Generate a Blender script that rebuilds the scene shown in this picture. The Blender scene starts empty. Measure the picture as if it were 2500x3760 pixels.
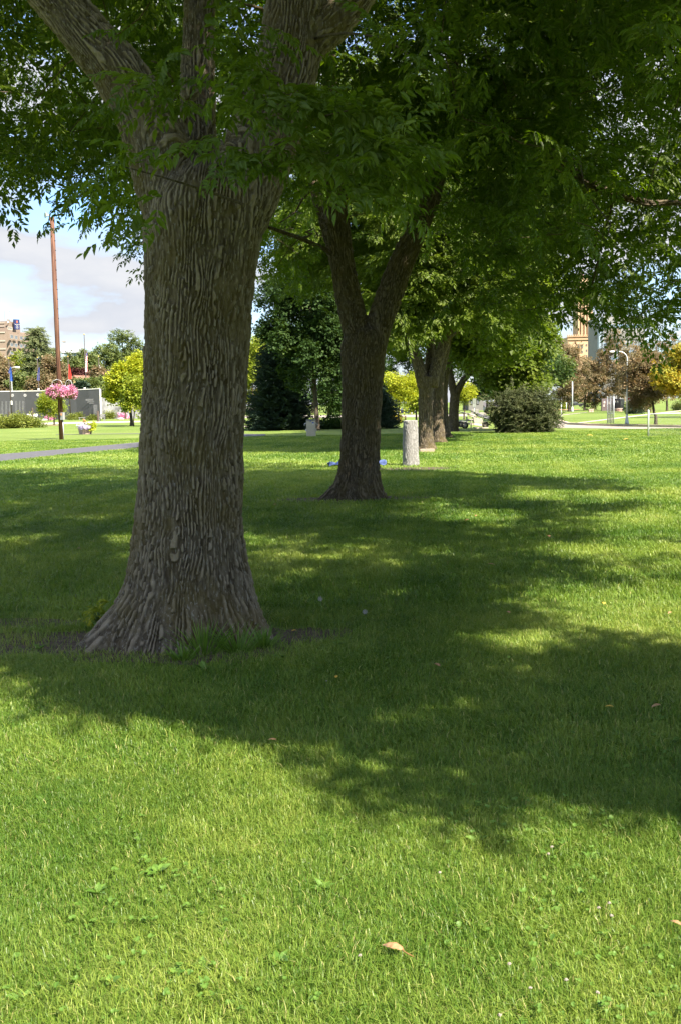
import bpy, math, random
import numpy as np
from mathutils import Vector, Matrix

scene = bpy.context.scene
C = scene.collection
# ------------------------------------------------------------------ camera
# Photo plane used for measuring: 1568 x 2358.3 px, focal length in those px
IW, IH, FPX, HOR = 1568.0, 2358.3, 2500.0, 930.0
PITCH = math.atan((IH / 2 - HOR) / FPX)
ROLL = 0.019
CAM = np.array([0.0, 0.0, 1.6])
Rm = Matrix.Rotation(math.pi / 2 - PITCH, 3, 'X') @ Matrix.Rotation(-ROLL, 3, 'Z')
RM = np.array(Rm)
cam_d = bpy.data.cameras.new("camera")
cam_d.sensor_fit = 'VERTICAL'
cam_d.sensor_height = 23.5
cam_d.lens = FPX / IH * 23.5
cam_d.clip_start = 0.05
cam_d.clip_end = 6000
cam_o = bpy.data.objects.new("camera", cam_d)
cam_o.matrix_world = Matrix.Translation(Vector(CAM)) @ Rm.to_4x4()
C.objects.link(cam_o)
scene.camera = cam_o

# ------------------------------------------------------------------ light
SUN_AZ, SUN_EL = math.radians(140), math.radians(45)      # clockwise from +Y
SUND = np.array([math.sin(SUN_AZ) * math.cos(SUN_EL), math.cos(SUN_AZ) * math.cos(SUN_EL), math.sin(SUN_EL)])
sun_d = bpy.data.lights.new("sun", 'SUN')
sun_d.energy = 4.8
sun_d.angle = math.radians(0.5)
sun_d.color = (1.0, 0.89, 0.72)
sun_o = bpy.data.objects.new("sun", sun_d)
sun_o.rotation_euler = Vector(SUND).to_track_quat('Z', 'Y').to_euler()
sun_o.location = (20, -20, 40)
C.objects.link(sun_o)

world = bpy.data.worlds.new("World")
scene.world = world
world.use_nodes = True
wt = world.node_tree
wt.nodes.clear()
w_out = wt.nodes.new('ShaderNodeOutputWorld')
w_bg = wt.nodes.new('ShaderNodeBackground')
w_bg.inputs['Strength'].default_value = 0.118
sky = wt.nodes.new('ShaderNodeTexSky')
sky.sky_type = 'NISHITA'
sky.sun_disc = False
sky.sun_elevation = SUN_EL
sky.sun_rotation = SUN_AZ
sky.dust_density = 0.4
tc = wt.nodes.new('ShaderNodeTexCoord')
mp = wt.nodes.new('ShaderNodeMapping')
mp.inputs['Scale'].default_value = (1.0, 1.0, 2.6)
mp.inputs['Location'].default_value = (0.37, 0.2, 0.1)
nz = wt.nodes.new('ShaderNodeTexNoise')
nz.inputs['Scale'].default_value = 5.5
nz.inputs['Detail'].default_value = 8
nz.inputs['Roughness'].default_value = 0.52
cr = wt.nodes.new('ShaderNodeValToRGB')
cr.color_ramp.elements[0].position = 0.37
cr.color_ramp.elements[0].color = (0, 0, 0, 1)
cr.color_ramp.elements[1].position = 0.55
cr.color_ramp.elements[1].color = (1, 1, 1, 1)
nz2 = wt.nodes.new('ShaderNodeTexNoise')
nz2.inputs['Scale'].default_value = 11
nz2.inputs['Detail'].default_value = 5
cr2 = wt.nodes.new('ShaderNodeValToRGB')
cr2.color_ramp.elements[0].position = 0.35
cr2.color_ramp.elements[0].color = (1.56, 1.67, 1.90, 1)
cr2.color_ramp.elements[1].position = 0.70
cr2.color_ramp.elements[1].color = (2.08, 2.10, 2.17, 1)
mx = wt.nodes.new('ShaderNodeMixRGB')
L = wt.links.new
L(tc.outputs['Generated'], mp.inputs['Vector'])
L(mp.outputs['Vector'], nz.inputs['Vector'])
L(mp.outputs['Vector'], nz2.inputs['Vector'])
L(nz.outputs['Fac'], cr.inputs['Fac'])
L(nz2.outputs['Fac'], cr2.inputs['Fac'])
L(cr.outputs['Color'], mx.inputs['Fac'])
sk = wt.nodes.new('ShaderNodeMixRGB')
sk.blend_type = 'MULTIPLY'
sk.inputs['Fac'].default_value = 1
sk.inputs['Color2'].default_value = (0.47, 0.57, 0.71, 1)
L(sky.outputs['Color'], sk.inputs['Color1'])
L(sk.outputs['Color'], mx.inputs['Color1'])
L(cr2.outputs['Color'], mx.inputs['Color2'])
# unseen sky overhead brightened to add fill light in the shaded areas
sx = wt.nodes.new('ShaderNodeSeparateXYZ')
L(tc.outputs['Generated'], sx.inputs['Vector'])
zr = wt.nodes.new('ShaderNodeMapRange')
zr.inputs['From Min'].default_value = 0.35
zr.inputs['From Max'].default_value = 0.85
zr.inputs['To Min'].default_value = 1.0
zr.inputs['To Max'].default_value = 2.1
L(sx.outputs['Z'], zr.inputs['Value'])
vm = wt.nodes.new('ShaderNodeVectorMath')
vm.operation = 'SCALE'
L(mx.outputs['Color'], vm.inputs[0])
L(zr.outputs['Result'], vm.inputs['Scale'])
L(vm.outputs['Vector'], w_bg.inputs['Color'])
L(w_bg.outputs['Background'], w_out.inputs['Surface'])

scene.view_settings.view_transform = 'Standard'
scene.view_settings.look = 'None'
scene.view_settings.exposure = 1.90
scene.view_settings.gamma = 1
scene.view_settings.use_curve_mapping = False
scene.render.engine = 'CYCLES'
cy = scene.cycles
cy.max_bounces = 10
cy.diffuse_bounces = 7
cy.glossy_bounces = 2
cy.transmission_bounces = 5
cy.transparent_max_bounces = 6
cy.caustics_reflective = False
cy.caustics_refractive = False
cy.use_adaptive_sampling = True
cy.adaptive_threshold = 0.02
cy.use_denoising = True
scene.render.film_transparent = False

# ------------------------------------------------------------------ measuring
def ray(px, py):
    return RM @ np.array([(px - IW / 2) / FPX, -(py - IH / 2) / FPX, -1.0])

def P(px, py, Y):
    """world point seen at photo pixel (px, py) at distance Y along the view axis on the ground"""
    d = ray(px, py)
    return CAM + d * (Y / d[1])

def G(px, py, z=0.0):
    """ground point seen at photo pixel"""
    d = ray(px, py)
    return CAM + d * ((z - CAM[2]) / d[2])

def proj(p):
    q = (p - CAM) @ RM
    dz = np.where(np.abs(q[:, 2]) < 1e-6, 1e-6, -q[:, 2])
    return q[:, 0] / dz * FPX + IW / 2, -q[:, 1] / dz * FPX + IH / 2, dz

def in_poly(poly, x, y):
    poly = np.array(poly, float)
    ins = np.zeros(len(x), bool)
    n = len(poly)
    j = n - 1
    for i in range(n):
        xi, yi = poly[i]
        xj, yj = poly[j]
        c = ((yi > y) != (yj > y)) & (x < (xj - xi) * (y - yi) / ((yj - yi) or 1e-9) + xi)
        ins ^= c
        j = i
    return ins

# ------------------------------------------------------------------ noise
_tab = np.random.default_rng(7).random(65536)

def vnoise(p):
    i = np.floor(p).astype(np.int64)
    f = p - i
    f = f * f * (3 - 2 * f)
    r = 0
    for dx in (0, 1):
        wx = f[:, 0] if dx else 1 - f[:, 0]
        for dy in (0, 1):
            wy = f[:, 1] if dy else 1 - f[:, 1]
            for dz in (0, 1):
                wz = f[:, 2] if dz else 1 - f[:, 2]
                h = ((i[:, 0] + dx) * 73856093) ^ ((i[:, 1] + dy) * 19349663) ^ ((i[:, 2] + dz) * 83492791)
                r = r + wx * wy * wz * _tab[(h ^ (h >> 13)) & 65535]
    return r

# ------------------------------------------------------------------ materials
def new_mat(name):
    m = bpy.data.materials.new(name)
    m.use_nodes = True
    nt = m.node_tree
    nt.nodes.clear()
    out = nt.nodes.new('ShaderNodeOutputMaterial')
    return m, nt, out

def ramp(nt, cols):
    r = nt.nodes.new('ShaderNodeValToRGB')
    el = r.color_ramp.elements
    while len(el) < len(cols):
        el.new(0.5)
    for e, (pos, c) in zip(el, cols):
        e.position = pos
        e.color = (*c, 1)
    return r

def surf(name, col, rough=0.7, var=0.18, scale=6.0, metal=0.0, bump=0.0, bscale=30.0, spec=0.3, stretch=(1, 1, 1), col2=None):
    """plain painted / stone / metal surface with uneven tone and optional relief"""
    m, nt, out = new_mat(name)
    b = nt.nodes.new('ShaderNodeBsdfPrincipled')
    b.inputs['Roughness'].default_value = rough
    b.inputs['Metallic'].default_value = metal
    b.inputs['Specular IOR Level'].default_value = spec
    t = nt.nodes.new('ShaderNodeTexCoord')
    mpg = nt.nodes.new('ShaderNodeMapping')
    mpg.inputs['Scale'].default_value = stretch
    nt.links.new(t.outputs['Object'], mpg.inputs['Vector'])
    n = nt.nodes.new('ShaderNodeTexNoise')
    n.inputs['Scale'].default_value = scale
    n.inputs['Detail'].default_value = 6
    nt.links.new(mpg.outputs['Vector'], n.inputs['Vector'])
    c2 = col2 or tuple(min(1, c * (1 + var)) for c in col)
    c1 = tuple(c * (1 - var) for c in col)
    r = ramp(nt, [(0.32, c1), (0.68, c2)])
    nt.links.new(n.outputs['Fac'], r.inputs['Fac'])
    nt.links.new(r.outputs['Color'], b.inputs['Base Color'])
    if bump:
        n2 = nt.nodes.new('ShaderNodeTexNoise')
        n2.inputs['Scale'].default_value = bscale
        n2.inputs['Detail'].default_value = 4
        nt.links.new(mpg.outputs['Vector'], n2.inputs['Vector'])
        bp = nt.nodes.new('ShaderNodeBump')
        bp.inputs['Strength'].default_value = bump
        bp.inputs['Distance'].default_value = 0.02
        nt.links.new(n2.outputs['Fac'], bp.inputs['Height'])
        nt.links.new(bp.outputs['Normal'], b.inputs['Normal'])
    nt.links.new(b.outputs['BSDF'], out.inputs['Surface'])
    return m

def leaf_mat(name, cols, trans=0.35, tcol=(1.5, 1.35, 0.6), rough=0.45, spec=0.3):
    """leaves: colour by the per-leaf 'tint' attribute, part of the light shines through"""
    m, nt, out = new_mat(name)
    a = nt.nodes.new('ShaderNodeAttribute')
    a.attribute_name = 'tint'
    r = ramp(nt, cols)
    nt.links.new(a.outputs['Fac'], r.inputs['Fac'])
    b = nt.nodes.new('ShaderNodeBsdfPrincipled')
    b.inputs['Roughness'].default_value = rough
    b.inputs['Specular IOR Level'].default_value = spec
    nt.links.new(r.outputs['Color'], b.inputs['Base Color'])
    t = nt.nodes.new('ShaderNodeBsdfTranslucent')
    mul = nt.nodes.new('ShaderNodeMixRGB')
    mul.blend_type = 'MULTIPLY'
    mul.inputs['Fac'].default_value = 1
    mul.inputs['Color2'].default_value = (*tcol, 1)
    nt.links.new(r.outputs['Color'], mul.inputs['Color1'])
    nt.links.new(mul.outputs['Color'], t.inputs['Color'])
    mxs = nt.nodes.new('ShaderNodeMixShader')
    mxs.inputs['Fac'].default_value = trans
    nt.links.new(b.outputs['BSDF'], mxs.inputs[1])
    nt.links.new(t.outputs['BSDF'], mxs.inputs[2])
    nt.links.new(mxs.outputs['Shader'], out.inputs['Surface'])
    return m

def bark_mat(name, scale=1.0, base=((0.040, 0.031, 0.020), (0.128, 0.108, 0.082)), moss=0.5, bump=0.6, fleck=0.5):
    """ash bark: furrow brown / ridge grey with relief shade painted into the colour, moss and lichen patches"""
    m, nt, out = new_mat(name)
    b = nt.nodes.new('ShaderNodeBsdfPrincipled')
    b.inputs['Roughness'].default_value = 0.9
    b.inputs['Specular IOR Level'].default_value = 0.15
    t = nt.nodes.new('ShaderNodeTexCoord')
    mpg = nt.nodes.new('ShaderNodeMapping')
    mpg.inputs['Scale'].default_value = (1, 1, 0.22)
    nt.links.new(t.outputs['Object'], mpg.inputs['Vector'])
    n = nt.nodes.new('ShaderNodeTexNoise')
    n.inputs['Scale'].default_value = 22 * scale
    n.inputs['Detail'].default_value = 7
    n.inputs['Roughness'].default_value = 0.65
    n.inputs['Distortion'].default_value = 0.6
    nt.links.new(mpg.outputs['Vector'], n.inputs['Vector'])
    r = ramp(nt, [(0.36, base[0]), (0.52, tuple((a + c) / 2 for a, c in zip(*base))), (0.66, base[1])])
    nt.links.new(n.outputs['Fac'], r.inputs['Fac'])
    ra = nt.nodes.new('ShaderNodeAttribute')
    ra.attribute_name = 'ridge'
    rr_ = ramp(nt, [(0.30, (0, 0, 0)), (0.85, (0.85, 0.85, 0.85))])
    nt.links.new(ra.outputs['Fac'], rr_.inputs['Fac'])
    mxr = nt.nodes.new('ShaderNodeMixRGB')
    mxr.inputs['Color2'].default_value = (*[c * 1.7 for c in base[1]], 1)  # bark's own grey plus painted relief shade: pale ridges over dark furrows
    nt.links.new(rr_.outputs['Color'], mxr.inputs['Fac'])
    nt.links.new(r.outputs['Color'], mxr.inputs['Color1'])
    n3 = nt.nodes.new('ShaderNodeTexNoise')
    n3.inputs['Scale'].default_value = 2.6
    n3.inputs['Detail'].default_value = 8
    n3.inputs['Roughness'].default_value = 0.7
    nt.links.new(t.outputs['Object'], n3.inputs['Vector'])
    r3 = ramp(nt, [(0.44, (0, 0, 0)), (0.60, (moss, moss, moss))])
    nt.links.new(n3.outputs['Fac'], r3.inputs['Fac'])
    mxx = nt.nodes.new('ShaderNodeMixRGB')
    mxx.inputs['Color2'].default_value = (0.085, 0.066, 0.014, 1)
    nt.links.new(r3.outputs['Color'], mxx.inputs['Fac'])
    nt.links.new(mxr.outputs['Color'], mxx.inputs['Color1'])
    n4 = nt.nodes.new('ShaderNodeTexNoise')
    n4.inputs['Scale'].default_value = 85 * scale
    n4.inputs['Detail'].default_value = 3
    nt.links.new(mpg.outputs['Vector'], n4.inputs['Vector'])
    r4 = ramp(nt, [(0.58, (0, 0, 0)), (0.68, (fleck, fleck, fleck))])
    nt.links.new(n4.outputs['Fac'], r4.inputs['Fac'])
    mx4 = nt.nodes.new('ShaderNodeMixRGB')
    mx4.inputs['Color2'].default_value = (0.26, 0.25, 0.225, 1)
    nt.links.new(r4.outputs['Color'], mx4.inputs['Fac'])
    nt.links.new(mxx.outputs['Color'], mx4.inputs['Color1'])
    nt.links.new(mx4.outputs['Color'], b.inputs['Base Color'])
    bp = nt.nodes.new('ShaderNodeBump')
    bp.inputs['Strength'].default_value = bump
    bp.inputs['Distance'].default_value = 0.012 / scale
    nt.links.new(n.outputs['Fac'], bp.inputs['Height'])
    nt.links.new(bp.outputs['Normal'], b.inputs['Normal'])
    nt.links.new(b.outputs['BSDF'], out.inputs['Surface'])
    return m

# ------------------------------------------------------------------ objects
def tag(o, label=None, cat=None, group=None, kind=None):
    if label: o['label'] = label
    if cat: o['category'] = cat
    if group: o['group'] = group
    if kind: o['kind'] = kind
    return o

def thing(name, loc, label, cat, group=None):
    o = bpy.data.objects.new(name, None)
    o.location = [float(v) for v in loc]
    o.empty_display_size = 0.2
    C.objects.link(o)
    return tag(o, label, cat, group)

def origin(o):
    v = Vector((0, 0, 0))
    while o is not None:
        v += o.location
        o = o.parent
    return np.array(v)

def np_mesh(name, verts, tris, mat, parent=None, tint=None, smooth=False):
    """link a big triangle mesh given in world coordinates"""
    verts = np.asarray(verts, np.float32)
    if parent is not None:
        verts = verts - origin(parent).astype(np.float32)
    tris = np.ascontiguousarray(tris, np.int32)
    me = bpy.data.meshes.new(name)
    me.vertices.add(len(verts))
    me.vertices.foreach_set('co', np.ascontiguousarray(verts).ravel())
    me.loops.add(tris.size)
    me.loops.foreach_set('vertex_index', tris.ravel())
    me.polygons.add(len(tris))
    me.polygons.foreach_set('loop_start', np.arange(0, tris.size, 3, dtype=np.int32))
    if tint is not None:
        a = me.attributes.new('tint', 'FLOAT', 'POINT')
        a.data.foreach_set('value', np.asarray(tint, np.float32))
    me.update(calc_edges=True)
    me.polygons.foreach_set('use_smooth', np.full(len(tris), smooth))
    me.materials.append(mat)
    o = bpy.data.objects.new(name, me)
    C.objects.link(o)
    if parent is not None:
        o.parent = parent
    return o

class MB:
    """collects boxes, tubes, lathes and polygons (world coordinates) into ONE mesh"""
    def __init__(s):
        s.v, s.f, s.sm = [], [], []
    def add(s, vs, fs, smooth=False):
        b = len(s.v)
        s.v += [tuple(map(float, v)) for v in vs]
        s.f += [tuple(b + i for i in f) for f in fs]
        s.sm += [smooth] * len(fs)
        return s
    def box(s, c, size, rz=0.0, top=1.0, tilt=None):
        cx, cy_, cz = c
        hx, hy, hz = size[0] / 2, size[1] / 2, size[2] / 2
        pts = []
        for z, k in ((-hz, 1), (hz, top)):
            for x, y in ((-hx, -hy), (hx, -hy), (hx, hy), (-hx, hy)):
                p = Vector((x * k, y * k, z))
                if tilt is not None: p = tilt @ p
                p = Matrix.Rotation(rz, 3, 'Z') @ p
                pts.append((cx + p.x, cy_ + p.y, cz + p.z))
        return s.add(pts, [(3, 2, 1, 0), (4, 5, 6, 7), (0, 1, 5, 4), (1, 2, 6, 5), (2, 3, 7, 6), (3, 0, 4, 7)])
    def tube(s, pts, rads, n=10, caps=True, smooth=True):
        pts = [Vector([float(c) for c in p]) for p in pts]
        if not hasattr(rads, '__len__'): rads = [rads] * len(pts)
        vs, fs = [], []
        prev = None
        for i, p in enumerate(pts):
            d = (pts[min(i + 1, len(pts) - 1)] - pts[max(i - 1, 0)])
            d = d.normalized() if d.length > 1e-9 else Vector((0, 0, 1))
            if prev is None:
                a = d.orthogonal().normalized()
            else:
                a = prev - d * prev.dot(d)
                a = a.normalized() if a.length > 1e-6 else d.orthogonal().normalized()
            prev = a
            b = d.cross(a)
            for k in range(n):
                t = 2 * math.pi * k / n
                vs.append(p + (a * math.cos(t) + b * math.sin(t)) * rads[i])
        for i in range(len(pts) - 1):
            for k in range(n):
                k2 = (k + 1) % n
                fs.append((i * n + k, i * n + k2, (i + 1) * n + k2, (i + 1) * n + k))
        s.add(vs, fs, smooth)
        if caps:
            b = len(s.v) - len(vs)
            s.f += [tuple(b + k for k in reversed(range(n))), tuple(b + (len(pts) - 1) * n + k for k in range(n))]
            s.sm += [False, False]
        return s
    def ball(s, c, r, n=12, m=8, sq=(1, 1, 1), jit=0.0, rng=None):
        vs, fs = [], []
        for j in range(m + 1):
            ph = math.pi * j / m
            for i in range(n):
                th = 2 * math.pi * i / n
                k = r * (1 + (rng.uniform(-jit, jit) if rng else 0))
                vs.append((c[0] + k * sq[0] * math.sin(ph) * math.cos(th), c[1] + k * sq[1] * math.sin(ph) * math.sin(th), c[2] + k * sq[2] * math.cos(ph)))
        for j in range(m):
            for i in range(n):
                i2 = (i + 1) % n
                fs.append((j * n + i, (j + 1) * n + i, (j + 1) * n + i2, j * n + i2))
        return s.add(vs, fs, True)
    def prism(s, poly, d):
        """planar polygon (list of 3-D points) extruded by vector d"""
        n = len(poly)
        p2 = [(p[0] + d[0], p[1] + d[1], p[2] + d[2]) for p in poly]
        fs = [tuple(range(n)), tuple(reversed(range(n, 2 * n)))]
        fs += [(i, n + i, n + (i + 1) % n, (i + 1) % n) for i in range(n)]
        return s.add(list(poly) + p2, fs)
    def build(s, name, mat, parent=None, bevel=0.0):
        me = bpy.data.meshes.new(name)
        o0 = origin(parent) if parent is not None else (0, 0, 0)
        me.from_pydata([(v[0] - o0[0], v[1] - o0[1], v[2] - o0[2]) for v in s.v], [], s.f)
        me.update()
        me.polygons.foreach_set('use_smooth', s.sm)
        me.materials.append(mat)
        o = bpy.data.objects.new(name, me)
        C.objects.link(o)
        if parent is not None: o.parent = parent
        if bevel:
            b = o.modifiers.new('bevel', 'BEVEL')
            b.width = bevel
            b.segments = 2
        return o

def copy_thing(root, loc, label=None, rz=None, scale=None):
    """a thing with its parts and sub-parts copied to a new place (mesh data shared)"""
    r = root.copy()
    C.objects.link(r)
    r.location = [float(v) for v in loc]
    if rz is not None: r.rotation_euler = (0, 0, rz)
    if scale is not None: r.scale = (scale, scale, scale) if not hasattr(scale, '__len__') else scale
    if label: r['label'] = label
    for ch in list(root.children):
        c = ch.copy()
        C.objects.link(c)
        c.parent = r
        for g in list(ch.children):
            d = g.copy()
            C.objects.link(d)
            d.parent = c
    return r
# ================================================================== ground
def grass_mat(name, cols, trans=0.38):
    return leaf_mat(name, cols, trans, (1.3, 1.3, 0.55), 0.42, 0.35)

GRASS_COLS = [(0.0, (0.066, 0.145, 0.016)), (0.35, (0.156, 0.242, 0.036)), (0.7, (0.264, 0.330, 0.066)), (0.88, (0.34, 0.38, 0.10)), (1.0, (0.42, 0.38, 0.18))]

def lawn_mat():
    m, nt, out = new_mat('lawn')
    b = nt.nodes.new('ShaderNodeBsdfPrincipled')
    b.inputs['Roughness'].default_value = 0.85
    b.inputs['Specular IOR Level'].default_value = 0.12
    t = nt.nodes.new('ShaderNodeTexCoord')
    n1 = nt.nodes.new('ShaderNodeTexNoise')
    n1.inputs['Scale'].default_value = 0.16
    n1.inputs['Detail'].default_value = 9
    n1.inputs['Roughness'].default_value = 0.68
    nt.links.new(t.outputs['Object'], n1.inputs['Vector'])
    r1 = ramp(nt, [(0.30, (0.092, 0.145, 0.028)), (0.52, (0.134, 0.182, 0.042)), (0.72, (0.182, 0.218, 0.064))])
    nt.links.new(n1.outputs['Fac'], r1.inputs['Fac'])
    n2 = nt.nodes.new('ShaderNodeTexNoise')
    n2.inputs['Scale'].default_value = 9
    n2.inputs['Detail'].default_value = 8
    n2.inputs['Roughness'].default_value = 0.75
    nt.links.new(t.outputs['Object'], n2.inputs['Vector'])
    r2 = ramp(nt, [(0.30, (0.52, 0.58, 0.5)), (0.5, (0.98, 1.0, 0.95)), (0.72, (1.5, 1.38, 1.4))])
    nt.links.new(n2.outputs['Fac'], r2.inputs['Fac'])
    mul = nt.nodes.new('ShaderNodeMixRGB')
    mul.blend_type = 'MULTIPLY'
    mul.inputs['Fac'].default_value = 1
    nt.links.new(r1.outputs['Color'], mul.inputs['Color1'])
    nt.links.new(r2.outputs['Color'], mul.inputs['Color2'])
    nt.links.new(mul.outputs['Color'], b.inputs['Base Color'])
    bp = nt.nodes.new('ShaderNodeBump')
    bp.inputs['Strength'].default_value = 0.7
    bp.inputs['Distance'].default_value = 0.05
    nt.links.new(n2.outputs['Fac'], bp.inputs['Height'])
    nt.links.new(bp.outputs['Normal'], b.inputs['Normal'])
    nt.links.new(b.outputs['BSDF'], out.inputs['Surface'])
    return m

M_lawn = lawn_mat()
M_soil = surf('bare soil', (0.085, 0.062, 0.045), 0.95, 0.45, 14, bump=0.8, bscale=60)
M_asphalt = surf('asphalt', (0.085, 0.085, 0.094), 0.9, 0.15, 5, bump=0.4, bscale=90)
M_concrete = surf('pale concrete', (0.42, 0.37, 0.31), 0.9, 0.12, 3)
M_roadtan = surf('sun bleached road', (0.27, 0.235, 0.205), 0.9, 0.10, 2)
M_kerb = surf('kerb concrete', (0.46, 0.38, 0.30), 0.9, 0.12, 3)

g = MB()
R = 2600.0
g.add([(-R, -60, 0), (R, -60, 0), (R, R, 0), (-R, R, 0)], [(0, 1, 2, 3)])
tag(g.build('ground', M_lawn), kind='structure')

def ground_sheet(name, px, z, mat):
    mb = MB()
    pts = [G(x, y, z) for x, y in px]
    mb.add(pts, [tuple(range(len(pts)))])
    return tag(mb.build(name, mat), kind='structure')

def strip(name, near, far, z, mat):
    """ground band between a near and a far edge given in photo pixels"""
    mb = MB()
    n = len(near)
    pts = [G(x, y, z) for x, y in near] + [G(x, y, z) for x, y in far]
    mb.add(pts, [(i, i + 1, n + i + 1, n + i) for i in range(n - 1)])
    return tag(mb.build(name, mat), kind='structure')

PATH_NEAR = [(-500, 1112), (-300, 1092), (0, 1063), (160, 1046), (325, 1031), (450, 1018), (560, 1007), (612, 1003)]
PATH_FAR = [(-500, 1090), (-300, 1073), (0, 1046), (160, 1033), (325, 1018), (450, 1006), (560, 999), (612, 999.5)]
strip('asphalt_path', PATH_NEAR, PATH_FAR, 0.012, M_asphalt)
strip('park_road', [(1150, 981), (1276, 985), (1380, 986.5), (1491, 988), (1750, 991)],
      [(1150, 949), (1262, 962), (1305, 978), (1441, 982.5), (1750, 987)], 0.008, M_roadtan)
# kerb: a real step along the far side of the road
kb = MB()
kp = [G(x, y, 0) for x, y in [(1225, 951), (1262, 961), (1285, 971), (1305, 977.2), (1355, 980.2), (1441, 982), (1568, 984.6), (1750, 986.4)]]
for a, b2 in zip(kp[:-1], kp[1:]):
    d = np.array([b2[0] - a[0], b2[1] - a[1]]); d /= np.linalg.norm(d)
    nn = np.array([-d[1], d[0]]) * 0.2
    kb.add([(a[0], a[1], -0.02), (b2[0], b2[1], -0.02), (b2[0] + nn[0], b2[1] + nn[1], -0.02), (a[0] + nn[0], a[1] + nn[1], -0.02),
            (a[0], a[1], 0.12), (b2[0], b2[1], 0.12), (b2[0] + nn[0], b2[1] + nn[1], 0.12), (a[0] + nn[0], a[1] + nn[1], 0.12)],
           [(0, 1, 5, 4), (1, 2, 6, 5), (2, 3, 7, 6), (3, 0, 4, 7), (4, 5, 6, 7)])
tag(kb.build('kerb', M_kerb), kind='structure')
strip('footpath', [(1305, 977.5), (1400, 966.5), (1500, 954.3), (1568, 946.2), (1650, 936.8)],
      [(1312, 975.5), (1400, 964.3), (1500, 952.4), (1568, 944.6), (1650, 935.6)], 0.012, M_concrete)
strip('branch_path', [(1262, 962.5), (1300, 955.6), (1350, 950.0)], [(1262, 960.6), (1300, 954.2), (1350, 949.2)], 0.012, M_roadtan)
strip('far_road', [(520, 963), (700, 962), (960, 960.5), (1075, 958.5)], [(520, 957.5), (700, 956.5), (960, 955), (1075, 953)], 0.012, M_roadtan)
strip('far_footpath', [(540, 983), (700, 980), (800, 978.4)], [(540, 981.3), (700, 978.4), (800, 976.8)], 0.012, M_concrete)
strip('plaza_paving', [(-120, 981), (60, 979), (160, 976), (330, 972), (560, 967)], [(-120, 976), (60, 974.5), (160, 972), (330, 969), (560, 964)], 0.012, M_concrete)
strip('far_path', [(330, 999.4), (260, 999.6), (130, 1001)], [(330, 998), (260, 998.6), (130, 1000.2)], 0.012, M_asphalt)
ground_sheet('parking_lot', [(520, 953), (700, 951), (700, 937), (520, 938)], 0.006, M_concrete)
# worn soil beside the big trunk
def blob(name, cx, cy, rx, ry, z, mat, seed):
    rr = random.Random(seed)
    c = G(cx, cy, z)
    mb = MB()
    pts = []
    for k in range(36):
        t = 2 * math.pi * k / 36
        f = 0.75 + 0.5 * rr.random() * (0.5 + 0.5 * math.sin(3 * t + seed))
        pts.append((c[0] + rx * f * math.cos(t), c[1] + ry * f * math.sin(t), z))
    mb.add(pts, [tuple(range(36))])
    return tag(mb.build(name, mat), kind='structure')
SOIL = [(70, 1482, 0.85, 0.42), (430, 1475, 0.95, 0.85), (690, 1464, 0.42, 0.28), (800, 1150, 1.5, 0.6), (940, 1080, 1.3, 0.9), (40, 1437, 0.6, 0.25)]
for i, (cx, cy_, rx, ry) in enumerate(SOIL):
    blob('soil_patch', cx, cy_, rx, ry, 0.004 + 0.0005 * i, M_soil, i + 3)

# ================================================================== grass blades
rng = np.random.default_rng(11)
T1C, T2C = G(405, 1478), G(828, 1149)
T1C = np.array([T1C[0], 7.5, 0]); T2C = np.array([T2C[0], 18.3, 0])
_pn = np.array([G(x, y) for x, y in PATH_NEAR + PATH_FAR[::-1]])[:, :2]
_soil = [(G(x, y)[:2], rx, ry) for x, y, rx, ry in SOIL]

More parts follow.
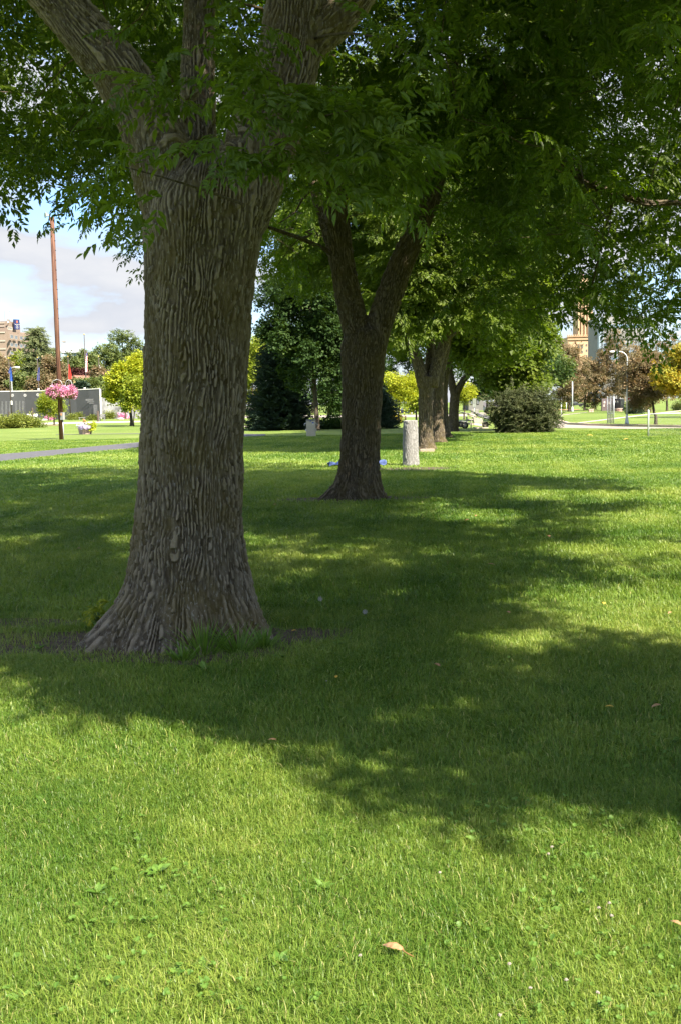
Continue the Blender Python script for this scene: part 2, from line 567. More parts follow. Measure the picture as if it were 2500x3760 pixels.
def blades(y0, y1, dens, h, w, seed, keep_x=None):
    r = np.random.default_rng(seed)
    xw = 0.36 * y1 + 1.3
    n = int(dens * 2 * xw * (y1 - y0))
    x = r.uniform(-xw, xw, n)
    y = r.uniform(y0, y1, n)
    k = np.abs(x) < 0.345 * y + 1.2
    # broad patches of taller / thinner turf
    pn = vnoise(np.stack([x * 0.9, y * 0.9, np.zeros(n)], 1)) * 0.6 + vnoise(np.stack([x * 3.1, y * 3.1, np.ones(n)], 1)) * 0.4
    k &= r.random(n) < 0.30 + 1.0 * pn
    for c, rad in ((T1C, 0.56), (T2C, 0.55)):
        k &= (x - c[0]) ** 2 + (y - c[1]) ** 2 > rad ** 2
    for c, rx, ry in _soil:
        q = ((x - c[0]) / rx) ** 2 + ((y - c[1]) / ry) ** 2
        k &= (q > 1.15) | (r.random(n) < 0.16 + 0.55 * np.clip(q - 0.15, 0, 1) ** 2)
    k &= ~in_poly(_pn, x, y)
    x, y, pn = x[k], y[k], pn[k]
    n = len(x)
    hh = h * r.uniform(0.55, 1.25, n) * (0.75 + 0.55 * pn)
    ww = w * r.uniform(0.7, 1.25, n)
    az = r.uniform(0, 2 * np.pi, n)
    la = az + np.pi / 2 + r.normal(0, 0.5, n) + np.where(r.random(n) < 0.5, 0, np.pi)
    # mown turf leans together in patches
    pl = vnoise(np.stack([x * 1.7 + 40, y * 1.7, np.zeros(n) + 5], 1)) * 7
    la = np.where(r.random(n) < 0.16, pl, la)
    lean = hh * r.uniform(0.15, 1.35, n)
    cx, sx = np.cos(az) * ww / 2, np.sin(az) * ww / 2
    lx, ly = np.cos(la) * lean, np.sin(la) * lean
    V = np.zeros((n, 5, 3), np.float32)
    V[:, 0] = np.stack([x - cx, y - sx, np.zeros(n)], 1)
    V[:, 1] = np.stack([x + cx, y + sx, np.zeros(n)], 1)
    mx_, my_ = x + lx * 0.33, y + ly * 0.33
    V[:, 2] = np.stack([mx_ - cx * 0.85, my_ - sx * 0.85, hh * 0.6], 1)
    V[:, 3] = np.stack([mx_ + cx * 0.85, my_ + sx * 0.85, hh * 0.6], 1)
    V[:, 4] = np.stack([x + lx, y + ly, hh * (0.95 - 0.25 * (lean / hh) ** 2 * 0.6)], 1)
    base = np.array([[0, 1, 3], [0, 3, 2], [2, 3, 4]], np.int32)
    T = (base[None] + (np.arange(n, dtype=np.int32) * 5)[:, None, None]).reshape(-1, 3)
    big = vnoise(np.stack([x * 0.55, y * 0.55, np.zeros(n) + 9], 1))
    mid = vnoise(np.stack([x * 2.6, y * 2.6, np.zeros(n) + 19], 1)) - 0.5
    sm = vnoise(np.stack([x * 9, y * 9, np.zeros(n) + 29], 1)) - 0.5
    mow = 0.05 * np.sign(np.sin((x - 0.11 * y) * 2 * np.pi / 1.1))
    ti = np.clip(0.08 + 0.50 * big + 0.28 * mid + 0.22 * sm + mow + r.normal(0, 0.16 if y0 < 8.4 else 0.10, n), 0, 0.86)
    ti = np.where(r.random(n) < (0.018 + 0.03 * big) * (1.0 if y0 < 8.4 else 0.25), r.uniform(0.88, 1.0, n), ti)
    return V.reshape(-1, 3), T, np.repeat(ti, 5)

def join(parts):
    vs, ts, qs, b = [], [], [], 0
    for v, t, q in parts:
        vs.append(v); ts.append(t + b); qs.append(q); b += len(v)
    return np.concatenate(vs), np.concatenate(ts), np.concatenate(qs)

M_grass = grass_mat('grass blades', GRASS_COLS)
v, t, q = join([blades(1.2, 4.6, 30000, 0.037, 0.0026, 1), blades(4.6, 8.4, 15500, 0.042, 0.0037, 2),
                blades(8.4, 14.5, 4200, 0.060, 0.0068, 3), blades(14.5, 27, 1700, 0.055, 0.010, 4), blades(27, 56, 420, 0.052, 0.018, 5)])
lawn = np_mesh('lawn_grass', v, t, M_grass, tint=q)
tag(lawn, 'short mown green lawn grass', None, None, 'stuff')

# clover and small round weeds mixed into the near turf
def clover(seed, n0, y0, y1):
    r = np.random.default_rng(seed)
    xw = 0.36 * y1 + 0.8
    x = r.uniform(-xw, xw, n0); y = r.uniform(y0, y1, n0)
    pn = vnoise(np.stack([x * 1.5, y * 1.5, np.zeros(n0) + 3], 1)) * 0.65 + vnoise(np.stack([x * 5, y * 5, np.zeros(n0) + 4], 1)) * 0.35
    k = (pn > 0.50) & (r.random(n0) < np.clip((pn - 0.48) * 1.4, 0.02, 0.26)) & (np.abs(x) < 0.345 * y + 0.8)
    x, y = x[k], y[k]; n = len(x)
    th = np.linspace(0, 2 * np.pi, 7)[:-1]
    out = []
    for j in range(3):
        az = r.uniform(0, 2 * np.pi, n) if j == 0 else az + 2.094
        rad = r.uniform(0.0045, 0.0085, n)
        h = r.uniform(0.015, 0.045, n) if j == 0 else h
        cxx = x + np.cos(az) * rad * 1.0; cyy = y + np.sin(az) * rad * 1.0
        V = np.zeros((n, 7, 3), np.float32)
        V[:, 0] = np.stack([cxx, cyy, h], 1)
        tx, ty = r.normal(0, 0.35, n), r.normal(0, 0.35, n)
        for i, a in enumerate(th):
            dx, dy = np.cos(a) * rad, np.sin(a) * rad
            V[:, i + 1] = np.stack([cxx + dx, cyy + dy, h + dx * tx + dy * ty + 0.002], 1)
        base = np.array([[0, i + 1, (i + 1) % 6 + 1] for i in range(6)], np.int32)
        T = (base[None] + (np.arange(n, dtype=np.int32) * 7)[:, None, None]).reshape(-1, 3)
        out.append((V.reshape(-1, 3), T, np.repeat(r.uniform(0.1, 0.7, n), 7)))
    return join(out)
M_clover = leaf_mat('clover leaves', [(0, (0.07, 0.15, 0.022)), (1, (0.13, 0.23, 0.04))], 0.3, (1.3, 1.2, 0.5), 0.5, 0.3)
v, t, q = join([clover(21, 7000, 1.6, 4.2), clover(22, 4500, 4.2, 7.0)])
tag(np_mesh('clover', v, t, M_clover, tint=q), 'small clover leaves mixed into the near lawn', None, None, 'stuff')
# ================================================================== foliage kit
LO_V = np.array([(0, 0, 0), (0.45, 0.5, 0.08), (1, 0, -0.08), (0.45, -0.5, 0.08)], float)
LO_T = np.array([(0, 2, 1), (0, 3, 2)], np.int32)
HI_V = np.array([(0, 0, 0), (0.33, 0, -0.03), (0.68, 0, -0.05), (1.02, 0, -0.16),
                 (0.28, 0.40, 0.05), (0.62, 0.38, 0.03), (0.28, -0.40, 0.05), (0.62, -0.38, 0.03)], float)
HI_T = np.array([(0, 1, 4), (4, 1, 2), (4, 2, 5), (5, 2, 3), (0, 6, 1), (6, 2, 1), (6, 7, 2), (7, 3, 2)], np.int32)

def rot_to(d, roll):
    """matrix whose x axis is d and whose z is turned by roll about it"""
    d = d / (np.linalg.norm(d) + 1e-9)
    up = np.array([0, 0, 1.0]) if abs(d[2]) < 0.95 else np.array([0, 1.0, 0])
    y = np.cross(up, d); y /= np.linalg.norm(y)
    z = np.cross(d, y)
    c, s_ = math.cos(roll), math.sin(roll)
    return np.stack([d, y * c + z * s_, z * c - y * s_], 1)

def place_leaf(acc, pos, d, roll, ln, wd, hi, r):
    V, T = (HI_V, HI_T) if hi else (LO_V, LO_T)
    v = V * np.array([ln, wd, ln])
    v = v @ rot_to(d, roll).T + pos
    acc.append((v, T, np.full(len(V), r)))

def twig_ash(seed, hi=False, sc=1.0):
    """a twig of compound ash leaves, axis along +x, leaves drooping"""
    r = random.Random(seed)
    acc = []
    nodes = 3
    for k in range(nodes + 1):
        p0 = np.array([0.10 + 0.12 * k, 0, -0.02 * k])
        for sgn in ((1, -1) if k < nodes else (0,)):
            ang = sgn * r.uniform(0.7, 1.25)
            rd = np.array([math.cos(ang), math.sin(ang), r.uniform(-0.5, 0.1)])
            rd /= np.linalg.norm(rd)
            L_ = r.uniform(0.13, 0.21)
            side = np.array([-rd[1], rd[0], 0]); side /= np.linalg.norm(side) + 1e-9
            tone = r.random()
            for j in range(4):
                f = 0.35 + 0.65 * j / 3
                pp = p0 + rd * L_ * f + np.array([0, 0, -0.05 * f * f])
                for s2 in ((1, -1) if j < 3 else (0,)):
                    ld = rd * (0.55 if s2 else 1.0) + side * s2 * 0.85 + np.array([0, 0, r.uniform(-0.75, -0.05)])
                    ln = r.uniform(0.075, 0.115)
                    place_leaf(acc, pp, ld, r.uniform(-0.5, 0.5), ln, ln * 0.42, hi, min(1, max(0, tone * 0.6 + r.random() * 0.4)))
    v, t, q = join(acc)
    return v * sc, t, q

def twig_broad(seed, n=22, ln=0.12, asp=0.85, spread=0.5, droop=0.5):
    """a spray of single broad leaves"""
    r = random.Random(seed)
    acc = []
    for k in range(n):
        p = np.array([r.uniform(0, spread), r.gauss(0, spread * 0.28), r.gauss(0, spread * 0.16)])
        a = r.uniform(-2.6, 2.6)
        d = np.array([math.cos(a), math.sin(a), r.uniform(-droop * 1.6, droop * 0.4)])
        l_ = ln * r.uniform(0.7, 1.2)
        place_leaf(acc, p, d, r.uniform(-0.6, 0.6), l_, l_ * asp, False, r.random())
    return join(acc)

def twig_needle(seed, n=26, ln=0.14, wd=0.03, axis=0.5):
    """conifer spray: short stiff tufts on both sides of an axis"""
    r = random.Random(seed)
    acc = []
    for k in range(n):
        f = k / n
        s2 = 1 if k % 2 else -1
        p = np.array([axis * f, 0, 0.03 * math.sin(f * 3)])
        a = s2 * r.uniform(0.4, 1.1)
        d = np.array([math.cos(a), math.sin(a), r.uniform(-0.3, 0.45)])
        l_ = ln * (1.1 - 0.6 * f) * r.uniform(0.8, 1.2)
        place_leaf(acc, p, d, r.uniform(-1.2, 1.2), l_, wd * r.uniform(0.8, 1.4), False, r.random())
    return join(acc)

def instance(temps, pos, scale, seed, az=None, tilt=0.45, roll=0.35, pitch=None, tint_c=None, tint_mix=0.5):
    """copy spray templates to many positions: one merged (verts, tris, tint)"""
    r = np.random.default_rng(seed)
    n = len(pos)
    pick = r.integers(0, len(temps), n)
    az = r.uniform(0, 2 * np.pi, n) if az is None else az
    be = r.normal(0, tilt, n) if pitch is None else pitch + r.normal(0, tilt, n)
    ga = r.normal(0, roll, n)
    ca, sa, cb, sb, cg, sg = np.cos(az), np.sin(az), np.cos(be), np.sin(be), np.cos(ga), np.sin(ga)
    Rz = np.zeros((n, 3, 3)); Rz[:, 0, 0] = ca; Rz[:, 0, 1] = -sa; Rz[:, 1, 0] = sa; Rz[:, 1, 1] = ca; Rz[:, 2, 2] = 1
    Ry = np.zeros((n, 3, 3)); Ry[:, 0, 0] = cb; Ry[:, 0, 2] = -sb; Ry[:, 2, 0] = sb; Ry[:, 2, 2] = cb; Ry[:, 1, 1] = 1
    Rx = np.zeros((n, 3, 3)); Rx[:, 1, 1] = cg; Rx[:, 1, 2] = -sg; Rx[:, 2, 1] = sg; Rx[:, 2, 2] = cg; Rx[:, 0, 0] = 1
    RR = Rz @ Ry @ Rx * np.asarray(scale)[:, None, None]
    tc_ = r.random(n) if tint_c is None else tint_c
    parts = []
    for k, (V, T, q) in enumerate(temps):
        idx = np.where(pick == k)[0]
        if not len(idx): continue
        vv = np.einsum('nij,vj->nvi', RR[idx], V) + pos[idx][:, None, :]
        tt = (T[None] + (np.arange(len(idx), dtype=np.int64) * len(V))[:, None, None]).reshape(-1, 3)
        qq = (1 - tint_mix) * q[None, :] + tint_mix * tc_[idx][:, None]
        parts.append((vv.reshape(-1, 3).astype(np.float32), tt, qq.ravel()))
    return join(parts)

ASH_LO = [twig_ash(i) for i in range(8)]
ASH_HI = [twig_ash(i + 50, True) for i in range(6)]
MAPLE = [twig_broad(i, 22, 0.15, 0.9, 0.55, 0.5) for i in range(8)]
SMALL = [twig_broad(i + 30, 26, 0.10, 0.7, 0.5, 0.3) for i in range(8)]
LINDEN = [twig_broad(i + 60, 20, 0.30, 0.85, 1.0, 0.5) for i in range(6)]
FIR = [twig_needle(i) for i in range(8)]
FIR_BIG = [twig_needle(i + 20, 26, 0.36, 0.09, 1.3) for i in range(6)]

# leaf colours
M_ash = leaf_mat('ash leaves', [(0, (0.034, 0.064, 0.009)), (0.6, (0.078, 0.120, 0.014)), (1, (0.135, 0.175, 0.022))], 0.47, (1.65, 1.9, 0.25), 0.45, 0.3)
M_ash2 = leaf_mat('sunnier ash leaves', [(0, (0.046, 0.078, 0.012)), (0.6, (0.098, 0.140, 0.020)), (1, (0.165, 0.200, 0.034))], 0.42, (1.55, 1.7, 0.3), 0.5, 0.25)  # lighter, yellower copy: sunlight on the far row put into the leaf colour
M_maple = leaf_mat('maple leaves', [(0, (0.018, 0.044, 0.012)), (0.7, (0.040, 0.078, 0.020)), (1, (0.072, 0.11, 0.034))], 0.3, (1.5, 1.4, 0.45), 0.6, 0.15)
M_yellow = leaf_mat('yellow leaves', [(0, (0.15, 0.23, 0.016)), (0.4, (0.30, 0.36, 0.024)), (1, (0.46, 0.46, 0.04))], 0.35, (1.2, 1.05, 0.4), 0.5, 0.25)
M_ygreen = leaf_mat('yellow green leaves', [(0, (0.11, 0.17, 0.02)), (0.6, (0.22, 0.28, 0.03)), (1, (0.38, 0.38, 0.04))], 0.35, (1.3, 1.2, 0.4), 0.5, 0.25)
M_green = leaf_mat('park green leaves', [(0, (0.075, 0.115, 0.04)), (0.6, (0.13, 0.17, 0.055)), (1, (0.19, 0.22, 0.07))], 0.3, (1.3, 1.2, 0.5), 0.5, 0.25)
M_brown = leaf_mat('bronze leaves', [(0, (0.10, 0.115, 0.055)), (0.45, (0.20, 0.175, 0.095)), (1, (0.34, 0.235, 0.15))], 0.42, (1.2, 1.0, 0.7), 0.6, 0.2)
M_gold = leaf_mat('gold leaves', [(0, (0.14, 0.18, 0.02)), (0.5, (0.32, 0.29, 0.028)), (1, (0.50, 0.35, 0.035))], 0.32, (1.2, 1.0, 0.4), 0.5, 0.25)
M_maroon = leaf_mat('maroon leaves', [(0, (0.05, 0.022, 0.024)), (1, (0.13, 0.05, 0.045))], 0.25, (1.2, 1.0, 0.8), 0.6, 0.2)
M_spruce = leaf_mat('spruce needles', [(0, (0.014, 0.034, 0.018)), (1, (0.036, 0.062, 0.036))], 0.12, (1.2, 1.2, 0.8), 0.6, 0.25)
M_fir = leaf_mat('sunlit conifer needles', [(0, (0.085, 0.115, 0.05)), (0.6, (0.15, 0.18, 0.08)), (1, (0.23, 0.24, 0.11))], 0.15, (1.2, 1.2, 0.7), 0.6, 0.25)  # lighter needle copy, the sunlit look is put into the colour
M_jun = leaf_mat('juniper needles', [(0, (0.032, 0.046, 0.017)), (0.6, (0.072, 0.088, 0.034)), (1, (0.125, 0.132, 0.055))], 0.15, (1.2, 1.2, 0.7), 0.6, 0.25)
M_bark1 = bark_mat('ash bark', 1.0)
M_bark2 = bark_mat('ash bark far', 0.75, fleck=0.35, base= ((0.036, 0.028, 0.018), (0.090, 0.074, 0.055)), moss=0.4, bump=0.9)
M_barkd = bark_mat('thin dark bark', 1.5, ((0.045, 0.036, 0.028), (0.09, 0.075, 0.06)), 0.2, 0.5)
M_twig = surf('twig bark', (0.075, 0.055, 0.038), 0.85, 0.3, 20)

# ------------------------------------------------------------------ bark relief
def limb_frames(pts, step=0.03):
    p = np.array([[float(c) for c in q[:3]] for q in pts]); r_ = np.array([float(q[3]) for q in pts])
    seg = np.linalg.norm(np.diff(p, axis=0), axis=1); s_ = np.concatenate([[0], np.cumsum(seg)])
    n = max(2, int(s_[-1] / step))
    u = np.linspace(0, s_[-1], n)
    pp = np.stack([np.interp(u, s_, p[:, k]) for k in range(3)], 1)
    for _ in range(6):
        pp[1:-1] = 0.25 * pp[:-2] + 0.5 * pp[1:-1] + 0.25 * pp[2:]
    return pp, np.interp(u, s_, r_), u

def bark_height(th, x, y, w, n_):
    """interlacing bark ridges: n_ strands round the limb that wander, pinch, merge and break along it"""
    z0 = np.zeros_like(w)
    q = lambda a, b, o: vnoise(np.stack([x * a + o, y * a, w * b + o], 1)) - 0.5
    ph = th / (2 * np.pi) * n_ + 2.2 * q(5.5, 2.2, 3) + 2.5 * q(17, 3.6, 17) + 0.5 * q(32, 13, 29) + 0.16 * q(60, 45, 37)
    c = 0.5 + 0.5 * np.cos(2 * np.pi * ph)
    ridge = np.clip((c - 0.24) / 0.40, 0, 1)
    gap = vnoise(np.stack([x * 36 + 7, y * 36, w * 22 + 1.2 * np.floor(ph + 0.5)], 1))
    ridge *= np.clip((gap - 0.34) / 0.13, 0.08, 1)
    amp = 0.72 + 0.75 * q(7, 4, 41) + 0.5 * q(30, 9, 53)
    fine = q(75, 40, 5)
    return np.clip(ridge * amp + 0.50 * fine + 0.08, 0, 1.2)

def relief(co, nor, limbs, depth, sp):
    best = np.full(len(co), 1e9); acc = np.zeros(len(co)); wsum = np.zeros(len(co))
    for li, (pp, rr, uu) in enumerate(limbs):
        d_best = np.full(len(co), 1e9); idx = np.zeros(len(co), int)
        for s0 in range(0, len(co), 20000):
            c = co[s0:s0 + 20000]
            d = ((c[:, None, :] - pp[None]) ** 2).sum(2) - (rr ** 2)[None] * 0.5
            j = d.argmin(1)
            idx[s0:s0 + 20000] = j
            d_best[s0:s0 + 20000] = np.sqrt(((c - pp[j]) ** 2).sum(1)) / rr[j]
        q = co - pp[idx]
        tang = np.gradient(pp, axis=0); tang /= np.linalg.norm(tang, axis=1)[:, None] + 1e-9
        tg = tang[idx]
        al = (q * tg).sum(1)
        q = q - tg * al[:, None]
        q = q / (np.linalg.norm(q, axis=1)[:, None] + 1e-9) * np.clip(rr[idx], 0.05, 0.36)[:, None]
        ref = np.array([0, 1.0, 0.0])
        e1 = ref - tg * (tg @ ref)[:, None]; e1 /= np.linalg.norm(e1, axis=1)[:, None] + 1e-9
        e2 = np.cross(tg, e1)
        u1, u2 = (q * e1).sum(1), (q * e2).sum(1)
        h = bark_height(np.arctan2(u2, u1), u1 + li * 3.1, u2, uu[idx] + al, max(8, round(2 * math.pi * float(np.median(rr)) / sp)))
        w = 1.0 / np.clip(d_best, 0.3, 9) ** 10
        acc += h * w; wsum += w
    hh = acc / wsum
    return co + nor * ((hh - 0.5) * depth)[:, None], hh

def bark_body(name, mat, parent, shells, limbs, voxel, depth, sp=0.03):
    """closed shells fused into one skin, then carved with bark ridges"""
    o = shells.build(name, mat, parent)
    m = o.modifiers.new('fuse', 'REMESH'); m.mode = 'VOXEL'; m.voxel_size = voxel; m.use_smooth_shade = True
    m2 = o.modifiers.new('ease', 'SMOOTH'); m2.factor = 0.5; m2.iterations = 10
    dg = bpy.context.evaluated_depsgraph_get()
    me = bpy.data.meshes.new_from_object(o.evaluated_get(dg))
    o.modifiers.clear()
    n = len(me.vertices)
    co = np.empty(n * 3); me.vertices.foreach_get('co', co); co = co.reshape(-1, 3)
    nor = np.empty(n * 3); me.vertices.foreach_get('normal', nor); nor = nor.reshape(-1, 3)
    og = origin(parent)
    new, hh = relief(co + og, nor, limbs, depth, sp)
    new = new - og
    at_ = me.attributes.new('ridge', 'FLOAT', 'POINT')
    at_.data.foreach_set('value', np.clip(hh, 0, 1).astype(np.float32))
    me.vertices.foreach_set('co', new.ravel())
    me.update()
    me.polygons.foreach_set('use_smooth', np.ones(len(me.polygons), bool))
    o.data = me
    if not me.materials: me.materials.append(mat)
    return o

# ------------------------------------------------------------------ branch skeletons
def grow(nodes, targets, seed, r0=0.05, n=5, far=3.0):
    """join each target to the nearest branch point closer to the trunk; returns tubes and node list"""
    r = random.Random(seed)
    nodes = [(np.array(p, float), rad) for p, rad in nodes]
    root = nodes[0][0]
    order = sorted(targets, key=lambda t: np.linalg.norm(t - root))
    tubes = []
    for t in order:
        P_ = np.array([q[0] for q in nodes])
        d = np.linalg.norm(P_ - t, axis=1) + 0.35 * np.maximum(0, P_[:, 2] - t[2] + 0.2)
        j = int(d.argmin())
        a, ra = nodes[j]
        ln = np.linalg.norm(t - a)
        if ln < 0.15 or ln > far: continue
        pts, rads = [a], [min(ra * 0.6, r0 * min(1.0, 0.35 + 0.3 * ln))]
        off = np.array([r.gauss(0, 0.1), r.gauss(0, 0.1), r.uniform(0.0, 0.22)]) * ln
        for k in range(1, n + 1):
            f = k / n
            p = a * (1 - f) + t * f + off * math.sin(math.pi * f) + np.array([r.gauss(0, .02), r.gauss(0, .02), r.gauss(0, .02)]) * ln
            pts.append(p); rads.append(max(0.006, rads[0] * (1 - 0.8 * f)))
            nodes.append((p, rads[-1]))
        tubes.append((pts, rads))
    return tubes, nodes

def thin(points, k, seed):
    """k well spread points out of many"""
    r = np.random.default_rng(seed)
    pts = points[r.permutation(len(points))[:4000]]
    sel = [pts[0]]
    d = np.linalg.norm(pts - sel[0], axis=1)
    for _ in range(min(k, len(pts)) - 1):
        j = int(d.argmax()); sel.append(pts[j])
        d = np.minimum(d, np.linalg.norm(pts - pts[j], axis=1))
    return sel

# ------------------------------------------------------------------ ordinary trees
def crown_points(rg, c, r, n, k=26, shape='oval', clump=0.42):
    """spray positions: clumps spread through the crown, gaps between them"""
    c = np.array(c, float); r = np.array(r, float)
    d = rg.normal(size=(k * 3, 3)); d /= np.linalg.norm(d, axis=1)[:, None]
    rad = rg.uniform(0.40, 1.02, k * 3)[:, None]
    cl = d * rad
    if shape == 'cone':
        h = rg.uniform(-1, 1, k * 3) ** 1
        w = np.clip((1 - h) / 2, 0.06, 1) * rg.uniform(0.5, 1, k * 3)
        a = rg.uniform(0, 2 * np.pi, k * 3)
        cl = np.stack([np.cos(a) * w, np.sin(a) * w, h], 1)
    elif shape == 'egg':
        cl[:, :2] *= (1.0 - 0.42 * np.clip(cl[:, 2:3] + 0.1, 0, 1))
    elif shape == 'vase':
        cl[:, :2] *= (0.72 + 0.34 * np.clip(cl[:, 2:3] + 0.6, 0, 1.2))
    cl = cl[:k]
    pick = rg.integers(0, k, n)
    g_ = rg.normal(size=(n, 3)); g_ /= np.linalg.norm(g_, axis=1)[:, None]
    g_ *= rg.uniform(0.25, 1, n)[:, None] ** 0.6 * clump
    g_[:, 2] *= 0.7
    size = rg.uniform(0.7, 1.25, k)[pick][:, None]
    if shape == 'cone':
        size = size * np.clip((1.15 - cl[pick][:, 2:3]) / 2, 0.2, 1)
    p = cl[pick] + g_ * size
    return c + p * r, cl * r + c

def tree(name, base, trunk_r, crown_c, crown_r, n, temps, mat, label, cat='tree', group=None, scale=1.0, shape='oval', k=26,
         seed=1, bark=None, clump=0.42, lean=(0, 0), tilt=0.5, tint_mix=0.55, branches=12, fork=0.55, lobes=()):
    rg = np.random.default_rng(seed)
    base = np.array([base[0], base[1], 0.0])
    root = thing(name, base, label, cat, group)
    cc = np.array(crown_c, float)
    pts, cl = crown_points(rg, cc, crown_r, n, k, shape, clump)
    for dx, dz, f in lobes:
        c2 = cc + np.array([dx * crown_r[0], rg.uniform(-.3, .3) * crown_r[1], dz * crown_r[2]])
        p2, l2 = crown_points(rg, c2, np.array(crown_r) * f, int(n * f * 0.6), max(6, k // 2), shape, clump)
        pts = np.concatenate([pts, p2]); cl = np.concatenate([l2[:3], cl])
    n = len(pts)
    pts[:, 2] = np.maximum(pts[:, 2], 0.15)
    out = pts - cc
    az = np.arctan2(out[:, 1], out[:, 0]) + rg.normal(0, 0.7, n)
    v, t, q = instance(temps, pts, scale * rg.uniform(0.75, 1.3, n), seed, az=az, tilt=tilt, tint_mix=tint_mix)
    np_mesh('crown', v, t, mat, root, q)
    # trunk with root flare, running into the crown, and its boughs
    mb = MB()
    top = np.array([cc[0] + lean[0], cc[1] + lean[1], cc[2] + crown_r[2] * 0.5])
    fk = base * (1 - fork) + top * fork
    tp = [base + [0, 0, -0.05], base + [0, 0, 0.12], base + [0, 0, 0.5], (base + fk) / 2, fk, top]
    tp[3] = tp[3] + np.array([rg.normal(0, 0.04), rg.normal(0, 0.04), 0])
    mb.tube(tp, [trunk_r * 1.6, trunk_r * 1.25, trunk_r * 1.02, trunk_r * 0.92, trunk_r * 0.7, trunk_r * 0.15], 12)
    nodes = [(np.array(p), trunk_r * 0.8) for p in (tp[3], fk, (fk + top) / 2, top)]
    tubes, _ = grow(nodes, list(cl[:branches]), seed, trunk_r * 0.5, 4)
    for pp, rr in tubes: mb.tube(pp, rr, 6)
    mb.build('trunk', bark or M_barkd, root)
    return root
# ================================================================== the ash row
YT1, YT2 = 7.5, 18.3
def lathe_profile(edges, Y, zmin, zmax, lobes, seed, n=72, m=80, dome_h=0.0):
    """trunk shell from left / right outline points (photo px) at distance Y; root flare lobes near the ground"""
    zs, cx, hw = [], [], []
    for y, l, r_ in edges:
        a, b = P(l, y, Y), P(r_, y, Y)
        zs.append((a[2] + b[2]) / 2); cx.append((a[0] + b[0]) / 2); hw.append((b[0] - a[0]) / 2)
    o = np.argsort(zs); zs = np.array(zs)[o]; cx = np.array(cx)[o]; hw = np.array(hw)[o]
    vs, fs = [], []
    for j in range(m + 1):
        z = zmin + (zmax - zmin) * j / m
        c, h = np.interp(z, zs, cx), np.interp(z, zs, hw)
        flare = max(0.0, 1 - max(z, -0.05) / 0.5) ** 2
        dome = (z - (zmax - dome_h)) / dome_h if dome_h else 0
        if dome > 0: h = h * math.sqrt(max(0.02, 1 - 0.98 * dome ** 2))
        for i in range(n):
            t = 2 * math.pi * i / n
            k = 1.0
            for (ang, amp, wd) in lobes:
                dd = (t - ang + math.pi) % (2 * math.pi) - math.pi
                k += flare * amp * math.exp(-(dd / wd) ** 2)
            k *= 1 + 0.025 * math.sin(3 * t + seed) + 0.02 * math.sin(5 * t + 2 * seed + z)
            vs.append((c + h * k * math.cos(t), Y + h * k * 0.96 * math.sin(t), z))
    for j in range(m):
        for i in range(n):
            i2 = (i + 1) % n
            fs.append((j * n + i, j * n + i2, (j + 1) * n + i2, (j + 1) * n + i))
    fs.append(tuple(reversed(range(n)))); fs.append(tuple(m * n + i for i in range(n)))
    axis = [(np.interp(z, zs, cx), Y, z, np.interp(z, zs, hw)) for z in np.linspace(zmin, zmax, 20)]
    return vs, fs, axis

def limb(pxs):
    """limb centre line from (px, py, Y, radius m)"""
    return [(*P(x, y, Y), r_) for x, y, Y, r_ in pxs]

# ---- first tree
t1 = thing('ash_tree', (T1C[0], YT1, 0), 'thick trunked ash tree with deeply furrowed bark standing nearest in the lawn', 'tree', 'ash trees in the row')
E1 = [(400, 322, 640), (450, 322, 630), (500, 328, 613), (550, 333, 600), (600, 335, 590), (700, 337, 577), (800, 335, 572), (900, 333, 566),
      (1000, 327, 558), (1100, 322, 555), (1200, 312, 553), (1250, 306, 558), (1300, 296, 565), (1350, 285, 574), (1400, 266, 586), (1430, 252, 594), (1470, 238, 603), (1500, 230, 607)]
vs, fs, ax1 = lathe_profile(E1, YT1, -0.12, P(480, 360, YT1)[2], [(math.radians(212), 0.42, 0.42), (math.radians(335), 0.22, 0.4), (math.radians(250), 0.16, 0.16), (math.radians(290), 0.20, 0.2), (math.radians(318), 0.12, 0.14), (math.radians(90), 0.3, 0.6)], 1, dome_h=0.55)
sh = MB().add(vs, fs)
LIMB1 = [
    limb([(445, 600, 7.5, .20), (425, 520, 7.5, .25), (397, 430, 7.5, .245), (360, 330, 7.5, .205), (322, 240, 7.45, .185), (270, 160, 7.4, .172), (205, 85, 7.35, .158), (130, 0, 7.3, .145), (40, -110, 7.2, .13), (-80, -260, 7.1, .11)]),
    limb([(462, 520, 7.65, .18), (455, 400, 8.0, .15), (454, 300, 8.15, .13), (456, 150, 8.35, .118), (460, 0, 8.5, .11), (470, -220, 8.8, .09)]),
    limb([(480, 620, 7.5, .20), (515, 530, 7.5, .255), (553, 450, 7.5, .26), (600, 340, 7.55, .235), (640, 240, 7.62, .225), (668, 120, 7.75, .215), (685, 0, 7.9, .20), (712, -160, 8.1, .16), (735, -330, 8.3, .11)]),
    limb([(668, 150, 7.75, .15), (715, 95, 7.8, .135), (765, 55, 7.85, .125), (815, 5, 7.95, .115), (880, -90, 8.1, .10), (960, -230, 8.3, .08), (1010, -400, 8.5, .05)]),
]
for lm in LIMB1:
    sh.tube([p[:3] for p in lm], [p[3] for p in lm], 20)
# a healed knob at the fork
for bx_, by_, br_ in ((437, 215, .05),):
    pb = P(bx_, by_, 7.3); sh.ball(pb, br_, 14, 10)
LF1 = [limb_frames(ax1)] + [limb_frames(l_) for l_ in LIMB1]
bark_body('trunk', M_bark1, t1, sh, LF1, 0.0052, 0.027, 0.025)

